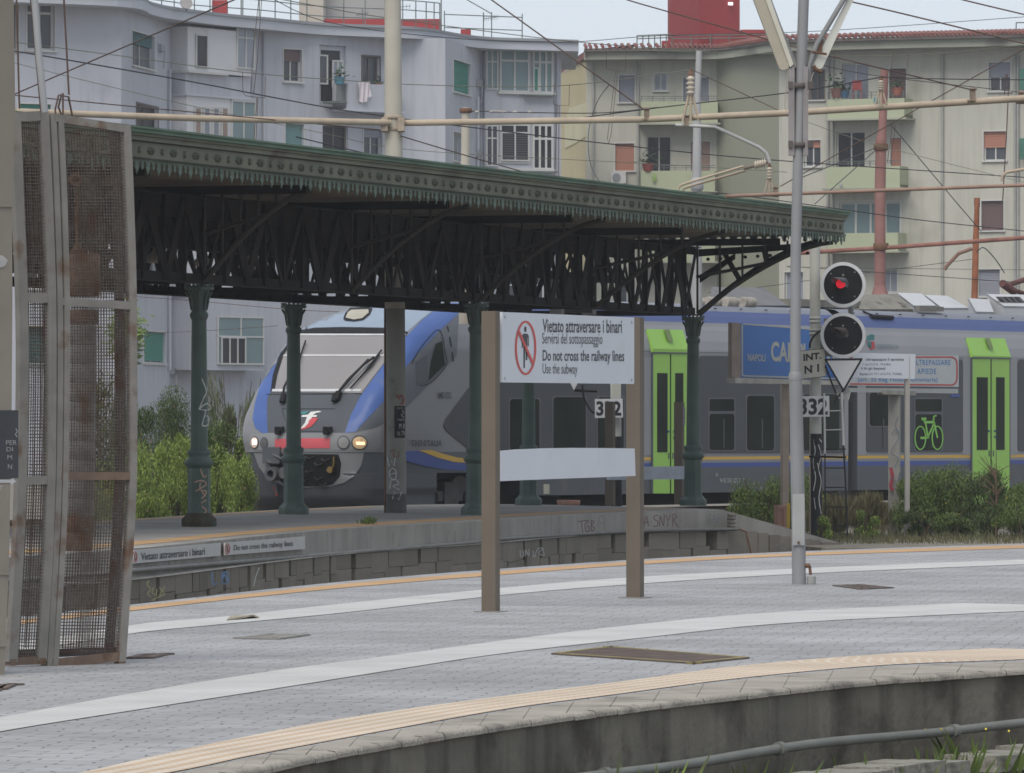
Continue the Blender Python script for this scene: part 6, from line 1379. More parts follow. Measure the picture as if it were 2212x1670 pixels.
wire([(640, 296, 92), (883, 351, 96), (1100, 380, 100), (1427, 412, 106), (1565, 418, 109), (1838, 455, 115), (2010, 478, 119), (2300, 508, 124)], .009, WIRE_DK, 'dark wire skimming the top of the canopy gutter down to the right')
wire([(1700, 575, 140), (1872, 587, 140), (2212, 611, 140), (2300, 617, 140)], .008, WIRE_DK, 'dark wire just above the train roof behind the signal, lower of two')
wire([(1700, 577, 150), (2212, 583, 150), (2300, 582, 150)], .006, WIRE_DK, 'thin dark wire level above the train roof behind the signal, upper of two')
wire([(1530, 632, 145), (1660, 618, 145), (1790, 600, 145), (2100, 560, 145)], .007, WIRE_DK, 'dark wire rising right from the sloped train roof cover')
wire([(280, 640, 140), (420, 650, 140), (620, 668, 138), (740, 674, 138)], .007, WIRE_BR, 'thin brown wire below the canopy crossing toward the train cab, upper of two')
wire([(280, 720, 150), (420, 716, 150), (600, 704, 148)], .006, WIRE_BR, 'thin brown wire below the canopy rising toward the train cab, lower of two')
wire([(1006, 240, 120), (1060, 241, 120), (1130, 243, 120), (1300, 244, 121), (1420, 232, 122)], .010, WIRE_DK, 'dark terminating wire strung from the top of the short concrete pole')
mb = MB()
for x in (1030, 1062, 1090, 1112, 1145): mb.tube([P(x-5, 241.5, 119.9), P(x, 242, 119.9), P(x+5, 242, 119.9)], [.012, .03, .012], 6)
mb.tube([P(1063, 240.5, 119.85), P(1084, 241.5, 119.85)], .025, 6); tag(mb.build('tension_fitting', mat('pale_fitting', (.35, .33, .3), .6, .3, 6)), 'string of tension fittings on the wire by the short concrete pole', 'fitting')
def dropper(pts, Z, label):
    return tag(MB().tube([P(x, y, Z) for x, y in pts], .006, 5).build('wire_dropper', WIRE_BR), label, 'dropper')
dropper([(524, 157, 113), ] and [(524, 157), (525, 200), (530, 207), (572, 212), (573, 165)], 112, 'U-shaped wire dropper over the white bay of the blue-grey block'); dropper([(560, -10), (545, 130), (542, 202), (548, 202), (556, 130), (566, -10)], 108, 'long narrow loop dropper hanging from the top edge beside the white bay')
dropper([(555, 211), (549, 300), (548, 306), (553, 300), (557, 212)], 109, 'short narrow loop dropper ending on the canopy gutter')
dropper([(1309, 95), (1310, 148), (1330, 153), (1350, 155), (1354, 97)], 135, 'U-shaped wire dropper left of the grey shutter on the cream block'); dropper([(1334, 154), (1320, 290), (1315, 310), (1312, 300), (1330, 155)], 132, 'long narrow loop dropper in front of the grey shutter')
dropper([(1198, 180), (1196, 225), (1205, 228), (1229, 228), (1230, 182)], 121, 'U-shaped wire dropper by the corner of the blue-grey block'); dropper([(1204, 228), (1198, 380), (1203, 384), (1206, 380), (1208, 228)], 120, 'long narrow loop dropper down the corner of the blue-grey block')
dropper([(1929, 118), (1923, 170), (1940, 172), (1956, 170), (1963, 118)], 122, 'U-shaped wire dropper above the brown shutter of the cream block')
dropper([(1928, 270), (1917, 350), (1923, 352), (1934, 270)], 130, 'short narrow dropper over the orange shutter right of the red pole')
wire([(1316, 183, 128), (1290, 220, 128), (1273, 275, 127), (1271, 320, 126), (1278, 362, 124), (1300, 398, 118), (1308, 398, 116)], .008, WIRE_DK, 'slack dark jumper cable curving down in front of the cream block corner', 'jumper_cable', 'cable')
wire([(2170, 205, 122), (2173, 160, 122), (2178, 200, 122), (2168, 400, 122), (2165, 440, 122)], .012, WIRE_BR, 'brown vertical drop cable near the right edge below the beige beam', 'drop_cable', 'cable')
wire([(2110, 545, 135), (2125, 535, 135), (2150, 560, 135), (2170, 590, 135)], .012, WIRE_DK, 'sagging jumper cable above the train roof near the right edge', 'jumper_cable', 'cable')
tag(MB().tube([P(2040, 583, 140), P(2045, 575, 140), P(2070, 548, 140), P(2100, 537, 140)], .04, 8).build('registration_arm', mat('rust_arm', (.22, .13, .1), .7, .2, 4)), 'rusty curved registration arm over the train roof at right', 'registration arm')
tag(MB().tube([P(2165, 392, 120), P(2165, 380, 120), P(2175, 372, 120), P(2300, 350, 120)], .03, 8).build('registration_arm', BEIGE_PIPE), 'beige hooked registration arm at the right edge above the thin beam', 'registration arm')
# ================================================================== BUILDINGS
WL_B = mat('lilac_render', (.45, .462, .505), .9, .05, .25, dirt=(.37, .38, .42), damt=.25, dscale=.5, rain=.22)
WL_W = mat('white_bay_panel', (.60, .60, .61), .7, .05, .5, dirt=(.42, .42, .43), damt=.15, dscale=1)
WL_C = mat('cream_render', (.47, .46, .40), .9, .05, .25, dirt=(.36, .35, .29), damt=.3, dscale=.4, rain=.22)
WL_O = mat('olive_render', (.32, .325, .25), .9, .05, .25, dirt=(.24, .25, .17), damt=.15, dscale=.3)
WL_Y = mat('yellow_render', (.55, .47, .28), .9, .05, .3, dirt=(.47, .42, .27), damt=.25, dscale=.5)
BAL_G = mat('pale_green_balcony', (.39, .42, .29), .9, .05, .3, dirt=(.26, .28, .19), damt=.15, dscale=.5)
EAVE = mat('pale_eave', (.48, .495, .54), .8, .05, .4); EAVE2 = mat('stained_eave', (.33, .33, .27), .9, .15, .4, dirt=(.18, .17, .15), damt=.35, dscale=.5)
RED_R = mat('red_roof_tile', (.22, .09, .075), .85, .25, 1.5, dirt=(.16, .10, .08), damt=.2, dscale=1); RED_W = mat('red_render', (.30, .045, .045), .9, .06, .4)
PANE = mat('dark_pane', (.055, .06, .07), .25, .4, .6, spec=.5); PANE_T = mat('teal_pane', (.16, .23, .24), .3, .15, .5, spec=.5); PANE_S = mat('shadow_pane', (.02, .02, .024), .4, .4, .6)
PANE_L = mat('curtained_pane', (.26, .28, .33), .35, .12, .8, spec=.5)
SH = dict(green=mat('green_shutter', (.06, .24, .18), .7, .06, 1), tealdark=mat('dark_teal_shutter', (.05, .12, .12), .7, .08, 1), brown=mat('brown_shutter', (.15, .10, .095), .7, .08, 1), grey=mat('grey_shutter', (.26, .27, .31), .7, .05, 1), orange=mat('orange_shutter', (.42, .20, .14), .7, .06, 1), teal=mat('teal_shutter', (.14, .25, .25), .7, .08, 1), tan=mat('tan_shutter', (.34, .24, .20), .7, .05, 1))
FR_W = mat('white_window_frame', (.52, .52, .50), .5, .04, 1); FR_D = mat('brown_window_frame', (.13, .11, .10), .6, .1, 1); RAILM = mat('grey_green_railing', (.13, .15, .14), .7, .2, 1)
def facade(name, m, W, u0, u1, z0, z1, holes, parent, depth=.28):
    """wall sheet with real openings and reveals; holes in (u0,u1,z0,z1)"""
    us = sorted({u0, u1, *[min(max(h[k], u0), u1) for h in holes for k in (0, 1)]}); zs = sorted({z0, z1, *[min(max(h[k], z0), z1) for h in holes for k in (2, 3)]})
    mb = MB()
    for i in range(len(us)-1):
        for j in range(len(zs)-1):
            cu, cz = (us[i]+us[i+1])/2, (zs[j]+zs[j+1])/2
            if any(h[0] < cu < h[1] and h[2] < cz < h[3] for h in holes): continue
            mb.add([W.at(us[i], zs[j]), W.at(us[i+1], zs[j]), W.at(us[i+1], zs[j+1]), W.at(us[i], zs[j+1])], [(0, 1, 2, 3)])
    for a, b, c, d in holes:
        dp = -depth
        mb.add([W.at(a, c), W.at(a, d), W.at(a, d, dp), W.at(a, c, dp)], [(0, 1, 2, 3)]); mb.add([W.at(b, c), W.at(b, d), W.at(b, d, dp), W.at(b, c, dp)], [(0, 1, 2, 3)])
        mb.add([W.at(a, d), W.at(b, d), W.at(b, d, dp), W.at(a, d, dp)], [(0, 1, 2, 3)]); mb.add([W.at(a, c), W.at(b, c), W.at(b, c, dp), W.at(a, c, dp)], [(0, 1, 2, 3)])
    return mb.build(name, m, parent)
def window(W, px, parent, pane=PANE, frame=FR_W, cols=2, shut=None, frac=0, sill=True, off=0, top=0, fw=.055, surround=True, name='window', dep=.28):
    """window set into its opening: frame, panes, roller shutter, sill"""
    u0, u1, z0, z1 = W.rect(*px); fo = off-dep*.55; mb = MB()
    mb.wb(W, u0, u1, z0, z0+fw, fo-.04, fo+.02); mb.wb(W, u0, u1, z1-fw, z1, fo-.04, fo+.02)
    for k in range(cols+1):
        u = u0+(u1-u0-fw)*k/cols; mb.wb(W, u, u+fw, z0+fw, z1-fw, fo-.04, fo+.02)
    if top: mb.wb(W, u0, u1, z1-(z1-z0)*top-fw/2, z1-(z1-z0)*top+fw/2, fo-.04, fo+.025)
    if surround:
        s = .05; mb.wb(W, u0-s, u1+s, z1, z1+s, off, off+.03); mb.wb(W, u0-s, u0, z0, z1, off, off+.03); mb.wb(W, u1, u1+s, z0, z1, off, off+.03)
    w = mb.build(name, frame, parent)
    MB().wb(W, u0, u1, z0, z1, fo-.06, fo-.03).build('pane', pane, w)
    if shut and frac:
        ms = MB(); zb = z1-(z1-z0)*frac; n = max(2, int((z1-zb)/.11))
        for k in range(n):
            a = zb+(z1-zb)*k/n; b = zb+(z1-zb)*(k+1)/n; ms.wb(W, u0, u1, a, b-.02, fo+.02, fo+.055)
        ms.wb(W, u0, u1, zb, z1, fo+.02, fo+.03)
        ms.build('roller_shutter', SH[shut], w)
    if sill: MB().wb(W, u0-.08, u1+.08, z0-.06, z0, off, off+.1).build('sill', FR_W if parent is not None else FR_W, w)
    return w
ZTOP, ZEB = 17.8, 17.35
LB = thing('apartment_block', V(600, 262, ZG), 'blue-grey apartment block with a wavy overhanging eave and white framed bay windows', 'building')
segs = [  # px0, Z0, px1, Z1, windows: (px rect, kwargs)
    (-140, 242, 262, 245.8, [((18, -40, 40, 108), dict(cols=1, top=.0, pane=PANE)), ((58, -30, 118, 109), dict(cols=2, top=.42, fw=.09, frame=FR_W)), ((40, 225, 110, 320), dict(shut='green', frac=.5)), ((40, 385, 105, 460), dict(shut='green', frac=1)), ((60, 545, 110, 625), {}), ((60, 705, 110, 785), dict(shut='tealdark', frac=1))]),
    (262, 245.8, 372, 255, [((285, 73, 333, 146), dict(shut='tealdark', frac=.35, pane=PANE, frame=FR_W)), ((294, 228, 341, 306), dict(frame=FR_D, pane=PANE_S)), ((294, 388, 340, 464), {}), ((294, 548, 340, 622), {}), ((310, 717, 357, 785), dict(shut='green', frac=.92))]),
    (372, 255, 529, 259.2, []),
    (529, 259.2, 830, 264.8, [((612, 107, 652, 177), dict(shut='brown', frac=.36, pane=PANE)), ((616, 268, 656, 345), dict(shut='teal', frac=.65, pane=PANE)), ((690, 98, 748, 230), dict(pane=PANE_S, cols=1, frame=WL_B, sill=False, surround=False, fw=.2)), ((697, 272, 752, 372), dict(pane=PANE_S, cols=2, frame=FR_D, sill=False, surround=False)), ((782, 122, 820, 189), dict(frame=FR_D)), ((785, 280, 825, 337), dict(shut='grey', frac=.3))]),
    (830, 264.8, 962, 265.3, []),
    (962, 265.3, 1038, 273.3, [((979, 134, 1016, 202), dict(shut='green', frac=1)), ((979, 289, 1014, 350), dict(pane=PANE_L))]),
    (1038, 273.3, 1212, 274.6, []),
]
EP = [(-140, 240.6), (254, 244.5), (330, 249.5), (372, 252), (480, 256), (575, 258.5), (700, 262), (860, 264), (925, 265.5), (1000, 269.5), (1060, 271.5), (1150, 272.5), (1250, 273.5)]
bays = []
for (a, za, b, zb, wins) in segs:
    W = WP(a, za, b, zb); hs = [W.rect(*w[0]) for w in wins]
    facade('facade_wall', WL_B, W, 0, W.L, ZG, ZEB+.05, hs, LB)
    for w in wins: window(W, w[0], LB, **w[1])
# side return and roof
c_ = V(1212, 274.6, 0); MB().add([(c_.x, c_.y, ZG), (c_.x-.6, c_.y+14, ZG), (c_.x-.6, c_.y+14, ZEB), (c_.x, c_.y, ZEB)], [(0, 1, 2, 3)]).build('side_wall', WL_B, LB)
def eave(pts, z0, z1, m, name, parent, back=14, push=0):
    q = smooth_px(pts, 6); p = [V(x, Z+push, 0) for x, Z in q]; n = len(p); mb = MB()
    top = [Vector((v.x, v.y, z1)) for v in p]; bot = [Vector((v.x, v.y, z0)) for v in p]; bk = [Vector((v.x, v.y+back, z1)) for v in p]; bb = [Vector((v.x, v.y+back, z0)) for v in p]
    mb.add(top+bot+bk+bb, [(i, i+1, n+i+1, n+i) for i in range(n-1)]+[(i, i+1, 2*n+i+1, 2*n+i) for i in range(n-1)]+[(n+i, n+i+1, 3*n+i+1, 3*n+i) for i in range(n-1)]+[(0, n, 3*n, 2*n), (n-1, 2*n-1, 4*n-1, 3*n-1), ]+[(2*n+i, 2*n+i+1, 3*n+i+1, 3*n+i) for i in range(n-1)])
    return mb.build(name, m, parent)
eave(EP, ZEB, ZTOP, EAVE, 'eave', LB)
eave([(x, z-.12) for x, z in EP], ZTOP-.08, ZTOP+.03, mat('eave_lip', (.30, .31, .33), .8, .1, .5), 'eave_lip', LB, 1.0)
MB().box((V(-140, 258, 0).x, 258, ZG), (22.5, 18, 0), (0, 1, 0), (0, 0, 17)).build('rear_wall', WL_B, LB)
# white bays
def bay(a, b, Z, proj, z0, z1, m, parent, name='bay'):
    W = WP(a, Z, b, Z+(1.2)); MB().wb(W, 0, W.L, z0, z1, -2.5, proj).build(name, m, parent); return W
def zat(y, Z): return CZ+(HY-y)/F*Z
Wb = WP(385, 254.6, 529, 258.7)
def bw2(y0, y1, o, m, name='bay_panel', x0=387, x1=527, W=Wb, par=LB): return MB().wb(W, W.u(x0), W.u(x1), zat(y1, 256.5), zat(y0, 256.5), -.5, o).build(name, m, par)
bw2(64, 160, .40, WL_W); bw2(158, 163, .52, FR_W, 'bay_ledge', 384, 470); bw2(163, 208, .30, WL_B, 'bay_parapet', 387, 527); bw2(208, 212, .45, EAVE, 'bay_ledge', 384, 530); bw2(212, 322, .36, WL_W); bw2(322, 370, .30, WL_B, 'bay_parapet'); bw2(370, 480, .36, WL_W); bw2(480, 540, .30, WL_B, 'bay_parapet'); bw2(540, 640, .36, WL_W)
def flatwin(W, px, parent, o, pane=PANE, cols=2, rows=(), frame=FR_W, fw=.06, name='window', shut=None, frac=0):
    u0, u1, z0, z1 = W.rect(*px); mb = MB(); mb.wb(W, u0, u1, z0, z0+fw, o, o+.06); mb.wb(W, u0, u1, z1-fw, z1, o, o+.06)
    for k in range(cols+1): u = u0+(u1-u0-fw)*k/cols; mb.wb(W, u, u+fw, z0+fw, z1-fw, o, o+.06)
    for f in rows: z = z1-(z1-z0)*f; mb.wb(W, u0, u1, z-fw/2, z+fw/2, o, o+.065)
    w = mb.build(name, frame, parent); MB().wb(W, u0+.01, u1-.01, z0+.01, z1-.01, o+.005, o+.02).build('pane', pane, w)
    if shut:
        ms = MB(); zb = z1-(z1-z0)*frac; n = max(2, int((z1-zb)/.14))
        for k in range(n): a = zb+(z1-zb)*k/n; ms.wb(W, u0+fw, u1-fw, a, a+(z1-zb)/n-.025, o+.022, o+.05)
        ms.build('roller_shutter', SH[shut], w)
    return w
flatwin(Wb, (403, 75, 429, 147), LB, .41, PANE_S, 1); flatwin(Wb, (492, 57, 531, 150), LB, .40, PANE_L, 2, (.28,)); flatwin(Wb, (482, 218, 534, 318), LB, .37, PANE_T, 2, (.0,)); 
for x, m in ((402, 'tan'), (421, 'grey'), (441, 'grey'), (460, 'tan')): flatwin(Wb, (x, 232, x+14, 318), LB, .37, PANE_L, 1, shut=m, frac=.98)
WbL = WP(388, 254.8, 548, 259); MB().wb(WbL, 0, WbL.L, zat(800, 256.5), zat(640, 256.5), -.5, .5).build('bay_wall', WL_B, LB)
flatwin(WbL, (390, 655, 411, 672), LB, .51, PANE_L, 1); flatwin(WbL, (390, 685, 412, 788), LB, .51, PANE, 1, (.42,)); flatwin(WbL, (446, 684, 546, 788), LB, .51, PANE_T, 2, (.42,)); flatwin(WbL, (452, 728, 505, 788), LB, .56, PANE_S, 3); flatwin(WbL, (392, 795, 412, 830), LB, .51, mat('vent_grey', (.22, .23, .25), .7), 4)
# right-hand glazed bay, two storeys of it in view plus those below
Wr = WP(1041, 273.4, 1190, 274.5)
MB().wb(Wr, 0, Wr.L, ZG, 17.3, -.6, .35).build('bay_wall', WL_B, LB)
for y in (0, 165):
    flatwin(Wr, (1043, 106+y, 1069, 195+y), LB, .36, PANE_T if y == 0 else PANE, 2, (.32,)); flatwin(Wr, (1072, 103+y, 1137, 201+y-(12 if y else 0)), LB, .36, PANE_T if y == 0 else PANE_S, 2, (.30,), fw=.09); flatwin(Wr, (1143, 104+y, 1188, 203+y), LB, .36, PANE_T if y == 0 else PANE_S, 3, (.32,), fw=.09)
    MB().wpx(Wr, 1068, 200+y, 1191, 205+y, .35, .5).build('bay_ledge', FR_W, LB); MB().wpx(Wr, 1120, 206+y, 1192, 209+y, .5, .7).build('clothes_line', RAILM, LB)
flatwin(Wr, (1074, 286, 1135, 349), LB, .42, PANE_S, 2, shut='grey', frac=.01); flatwin(Wr, (1143, 147, 1156, 200), LB, .43, SH['green'], 1)
for y in (430, 590): flatwin(Wr, (1072, y, 1137, y+88), LB, .36, PANE, 2, (.3,)); flatwin(Wr, (1143, y, 1188, y+88), LB, .36, PANE, 2, (.3,))
mb = MB(); louv = []
for k in range(12): mb.wb(Wr, Wr.u(1078), Wr.u(1132), zat(349-k*5, 274), zat(347-k*5, 274), .44, .47)
mb.build('slatted_blind', mat('dark_slats', (.10, .10, .11), .6), LB)
# balcony of the long wall
Wc = WP(529, 259.2, 830, 264.8)
def balcony(W, x0, x1, y0, y1, proj, m, parent, slab=True, rail=None):
    u0, u1 = W.u(x0), W.u(x1); Z = W.at((u0+u1)/2, 0).y; z0, z1 = zat(y1, Z), zat(y0, Z)
    mb = MB(); mb.wb(W, u0, u1, z0, z1, proj-.1, proj); mb.wb(W, u0, u0+.1, z0, z1, 0, proj-.1); mb.wb(W, u1-.1, u1, z0, z1, 0, proj-.1); mb.wb(W, u0, u1, z0, z0+.14, 0.01, proj-.1)
    b = mb.build('balcony', m, parent); MB().wb(W, u0-.12, u1+.12, z0-.08, z0, 0, proj+.12).build('balcony_slab', EAVE2 if m is BAL_G else EAVE, b)
    if rail:
        mr = MB(); mr.wb(W, u0, u1, z1+rail-.03, z1+rail, proj-.07, proj-.03); mr.wb(W, u0, u1, z1+rail*.5, z1+rail*.5+.02, proj-.06, proj-.04)
        u = u0
        while u < u1: mr.wb(W, u, u+.03, z1, z1+rail, proj-.07, proj-.03); u += .5
        mr.build('handrail', RAILM, b)
    return b
balcony(Wc, 718, 832, 184, 240, .9, WL_B, LB); balcony(Wc, 690, 832, 372, 400, .9, WL_B, LB)
mb = MB(); Wc_u0, Wc_u1 = Wc.u(697), Wc.u(718)
for k in range(9): u = Wc_u0+(Wc_u1-Wc_u0)*k/8; mb.wb(Wc, u, u+.02, zat(222, 263), zat(185, 263), .78, .8)
mb.wb(Wc, Wc_u0, Wc_u1, zat(187, 263), zat(185, 263), .76, .82); mb.wb(Wc, Wc_u0, Wc_u1, zat(226, 263), zat(221, 263), 0, .85); mb.build('side_railing', RAILM, LB)
flatwin(Wc, (692, 118, 712, 182), LB, -.14, PANE, 1); flatwin(Wc, (722, 130, 745, 190), LB, -.14, PANE_L, 2, frame=FR_W)
# cloths and pots
def cloth(W, x0, x1, y0, y1, o, m, label, sag=.06):
    mb = MB(); n = 14; rows = []
    for j in range(7):
        r = []
        for i in range(n+1):
            f = i/n; x = x0+(x1-x0)*f; y = y0+(y1-y0)*j/6*(.78+.22*math.sin(f*math.pi+.4)); r.append(W.pt(x, y, o+sag*math.sin(f*17+j*.5)*(j+1)/7))
        rows.append(r)
    for j in range(6):
        for i in range(n): mb.add([rows[j][i], rows[j][i+1], rows[j+1][i+1], rows[j+1][i]], [(0, 1, 2, 3)], True)
    return tag(mb.build('hanging_towel', m), label, 'laundry')
cloth(Wc, 737, 763, 178, 224, 1.0, mat('pink_white_towel', (.62, .56, .59), .9), 'pale pink towel hanging over the upper balcony parapet of the blue-grey block')
def plant(W, x, y, o, s, label, pot=(.20, .10, .075)):
    b = W.pt(x, y, o); t = thing('potted_plant', b, label, 'potted plant'); MB().lathe(b, [(s*.35, 0), (s*.5, s*.6), (s*.52, s*.65)], 12).build('flower_pot', mat('pot_%d' % int(pot[2]*100), pot, .7), t)
    mb = MB(); random.seed(int(x*3+y))
    for k in range(60):
        c = b+Vector((random.gauss(0, s*.38), random.gauss(0, s*.3), s*.7+abs(random.gauss(.3*s, s*.35)))); a = random.random()*6.28; e = s*.22; d = Vector((math.cos(a), math.sin(a), random.uniform(-.5, .8)))*e; w = Vector((-d.y, d.x, e*.4))*.4
        mb.add([c-d, c+w, c+d, c-w], [(0, 1, 2, 3)])
    mb.build('leaves', mat('pot_leaves', (.04, .085, .035), .7, .3, 3, island=.4), t); return t
plant(Wc, 703, 184, .82, .45, 'small plant in a blue pot on the side railing of the blue-grey block balcony', (.08, .22, .30)); plant(Wc, 812, 190, .15, .3, 'window box plant on the sill near the cream pole', (.33, .12, .08))
# drain pipes and small fixtures
mb = MB()
for x, ya, yb, o in ((382, 60, 640, 0), (1060, 110, 640, .5)): pass
for W, x, y0, y1 in ((Wc, 567, 65, 640), (WP(262, 245.8, 372, 255), 362, 150, 800), (WP(-140, 242, 262, 245.8), 150, 640, 860), (Wr, 1202, 110, 640), (WP(962, 265.3, 1038, 273.3), 1028, 210, 640)):
    MB().tube([W.pt(x, y0, .1), W.pt(x, y1, .1)], .06, 6).build('drain_pipe', WL_B, LB)
def lantern(W, x, y, label_parent): 
    mb = MB(); mb.wpx(W, x-4, y-5, x+4, y+9, 0, .15); mb.tube([W.pt(x, y+9, .2), W.pt(x-2, y+45, .2)], .03, 5); mb.build('meter_box', mat('meter_grey', (.3, .31, .33), .7), label_parent)
lantern(WP(262, 245.8, 372, 255), 345, 102, LB); lantern(WP(962, 265.3, 1038, 273.3), 1032, 178, LB); lantern(WP(962, 265.3, 1038, 273.3), 1031, 330, LB); lantern(WP(262, 245.8, 372, 255), 371, 800, LB)
# roof furniture of the blue-grey block
mb = MB(); pts = [(-100, 248), (300, 255), (420, 259), (560, 262), (700, 266), (870, 268), (950, 270)]
qq = smooth_px(pts, 4); T = [V(x, Z, 0) for x, Z in qq]
for z in (18.35, 18.75, 19.15): mb.tube([Vector((p.x, p.y, z)) for p in T], .022, 5)
for i in range(0, len(T), 1): mb.tube([Vector((T[i].x, T[i].y, ZTOP)), Vector((T[i].x, T[i].y, 19.15))], .024, 5)
q2_ = [V(960, 271, 0), V(1128, 273, 0)]
for z in (18.2, 18.75): mb.tube([Vector((p.x, p.y, z)) for p in q2_], .022, 5)
for f in (0, .5, 1): p = q2_[0].lerp(q2_[1], f); mb.tube([Vector((p.x, p.y, ZTOP)), Vector((p.x, p.y, 18.9))], .024, 5)
mb.tube([V(960, 271, 19.9), V(1062, 273, 18.9)], .022, 5); mb.build('roof_railing', RAILM, LB)
def rbox(par, name, m, x0, x1, y0, y1, Z, dep): 
    c = P(x0, y1, Z); return MB().box(c, ((x1-x0)/F*Z, 0, 0), (0, dep, 0), (0, 0, (y1-y0)/F*Z)).build(name, m, par)
rbox(LB, 'chimney_wall', RED_W, 700, 953, 41, 100, 272, 3); rbox(LB, 'chimney_block', RED_W, 458, 490, 0, 40, 260, 1); rbox(LB, 'chimney_block', RED_W, 995, 1017, 63, 100, 271, 1)
twr = thing('roof_tower', P(735, 90, 280), 'beige stair tower on the roof of the blue-grey block', 'building')
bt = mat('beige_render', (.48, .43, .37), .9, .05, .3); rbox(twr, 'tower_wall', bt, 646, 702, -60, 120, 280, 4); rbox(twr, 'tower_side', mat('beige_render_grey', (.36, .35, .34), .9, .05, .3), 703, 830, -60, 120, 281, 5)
dish = thing('satellite_dish', P(400, 10, 252), 'grey satellite dish on the roof edge of the blue-grey block', 'satellite dish'); MB().disc(P(402, 7, 252), (.3, -1, .4), .25, .04, 24).build('dish', mat('dish_grey', (.3, .28, .28), .6), dish); MB().tube([P(402, 8, 252.2), P(402, 25, 252.3)], .03, 6).build('mast', RAILM, dish)
def antenna(x, y, Z, yb, label, s=1):
    mb = MB(); mb.tube([P(x, yb, Z), P(x, y-12, Z)], .022, 5); mb.tube([P(x-28*s, y+3, Z), P(x+25*s, y-2, Z-.5)], .014, 5)
    for k in range(8): c = P(x-26*s+k*7*s, y+3-k*.6, Z-.06*k); mb.tube([c+Vector((0, -.1, -.11)), c+Vector((0, .1, .11))], .008, 4)
    return tag(mb.build('tv_antenna', RAILM), label, 'antenna')
antenna(862, 15, 268, 45, 'television aerial on the roof just left of the cream pole'); antenna(1062, 38, 272, 80, 'square mesh television aerial at the end of the roof railing', .6); antenna(783, 30, 270, 55, 'television aerial above the red chimney wall', .5)
tag(MB().tube([P(953, -20, 271), P(953, 70, 271)], .03, 6).build('antenna_mast', RAILM), 'thin mast standing on the roof between the red chimneys', 'mast')
tag(MB().tube([P(521, -30, 258), P(521, 60, 258)], .028, 6).build('antenna_mast', RAILM), 'thin mast with small camera on the roof railing at left', 'mast')

# ---- cream block
RB = thing('apartment_block', V(1700, 288, ZG), 'cream and olive apartment block with pale green balconies and a red tiled roof edge', 'building')
segr = [(1266, 290.5, 1389, 290.2, WL_C, [((1337, 163, 1371, 221), dict(shut='grey', frac=1)), ((1329, 310, 1370, 369), dict(shut='orange', frac=1)), ((1337, 458, 1371, 520), dict(shut='tan', frac=1)), ((1337, 600, 1371, 660), {})]),
        (1389, 290.2, 1548, 290, WL_C, [((1413, 158, 1441, 196), dict(pane=PANE_L)), ((1476, 168, 1531, 228), dict(shut='grey', frac=1, sill=False)), ((1397, 294, 1450, 378), dict(pane=PANE_S, sill=False, surround=False)), ((1492, 306, 1534, 378), dict(shut='tan', frac=.86, sill=False)), ((1400, 450, 1450, 530), {}), ((1492, 450, 1534, 530), {})]),
        (1548, 290, 1683, 284.2, WL_O, []),
        (1683, 284.2, 1795, 283.2, WL_C, [((1749, 153, 1780, 216), dict(pane=PANE, frame=FR_D)), ((1737, 303, 1773, 360), dict(shut='orange', frac=.28, pane=PANE)), ((1695, 588, 1735, 668), dict(pane=PANE_L))]),
        (1795, 283.2, 1985, 281.6, WL_C, [((1818, 137, 1876, 222), dict(pane=PANE_L, sill=False, surround=False)), ((1921, 148, 1957, 222), dict(shut='brown', frac=1, sill=False)), ((1806, 284, 1868, 366), dict(pane=PANE_S, sill=False, surround=False)), ((1924, 298, 1947, 366), dict(shut='orange', frac=1, sill=False)), ((1812, 436, 1945, 510), dict(pane=PANE_T, cols=4, fw=.09, sill=False)), ((1800, 585, 1850, 660), {}), ((1905, 583, 1938, 632), dict(pane=PANE_L))]),
        (1985, 281.6, 2300, 279.2, WL_C, [((2136, 135, 2183, 197), dict(shut='grey', frac=.52, pane=PANE)), ((2125, 284, 2173, 347), dict(shut='orange', frac=.55, pane=PANE)), ((2120, 434, 2168, 498), dict(shut='brown', frac=1)), ((2114, 583, 2160, 640), dict(shut='grey', frac=1))])]
ZT2, ZE2 = 18.45, 17.9
for (a, za, b, zb, m, wins) in segr:
    W = WP(a, za, b, zb); facade('facade_wall', m, W, 0, W.L, ZG, ZE2+.3, [W.rect(*w[0]) for w in wins], RB)
    for w in wins: window(W, w[0], RB, **w[1])
Wy = WP(1196, 306, 1266, 290.5); facade('facade_wall', WL_Y, Wy, 0, Wy.L, ZG, 18.0, [], RB)
wpoly(MB(), Wy, [(1220, 268), (1232, 234), (1250, 228), (1265, 222), (1265, 296), (1240, 312), (1222, 320)], 0, .03).build('render_patch', mat('pale_yellow_patch', (.62, .57, .38), .9, .06, .5), RB)
RE = [(1262, 289.3), (1340, 289), (1430, 288.8), (1549, 288.6), (1620, 285.5), (1683, 282.8), (1804, 281.8), (1985, 280.2), (2300, 278)]
eave(RE, ZE2, ZT2-.2, EAVE2, 'eave', RB); eave([(x, z-.25) for x, z in RE], ZT2-.2, ZT2-.06, mat('dirty_gutter', (.13, .11, .10), .9, .3, 1), 'roof_gutter', RB, 1.5)
q_ = smooth_px(RE, 6); mb = MB()
for i in range(len(q_)-1):
    a, b = V(q_[i][0], q_[i][1]-.3, ZT2-.06), V(q_[i+1][0], q_[i+1][1]-.3, ZT2-.06); k = max(1, int((b-a).length/.2))
    for j in range(k):
        s_ = a.lerp(b, (j+.5)/k); mb.tube([s_+Vector((0, 0, .05)), s_+Vector((0, 4.5, .42))], .085, 6, True)
mb.build('roof_tiles', RED_R, RB)
a = V(1266, 289, ZT2-.15); b = V(1205, 304, ZT2-.15); mb = MB()
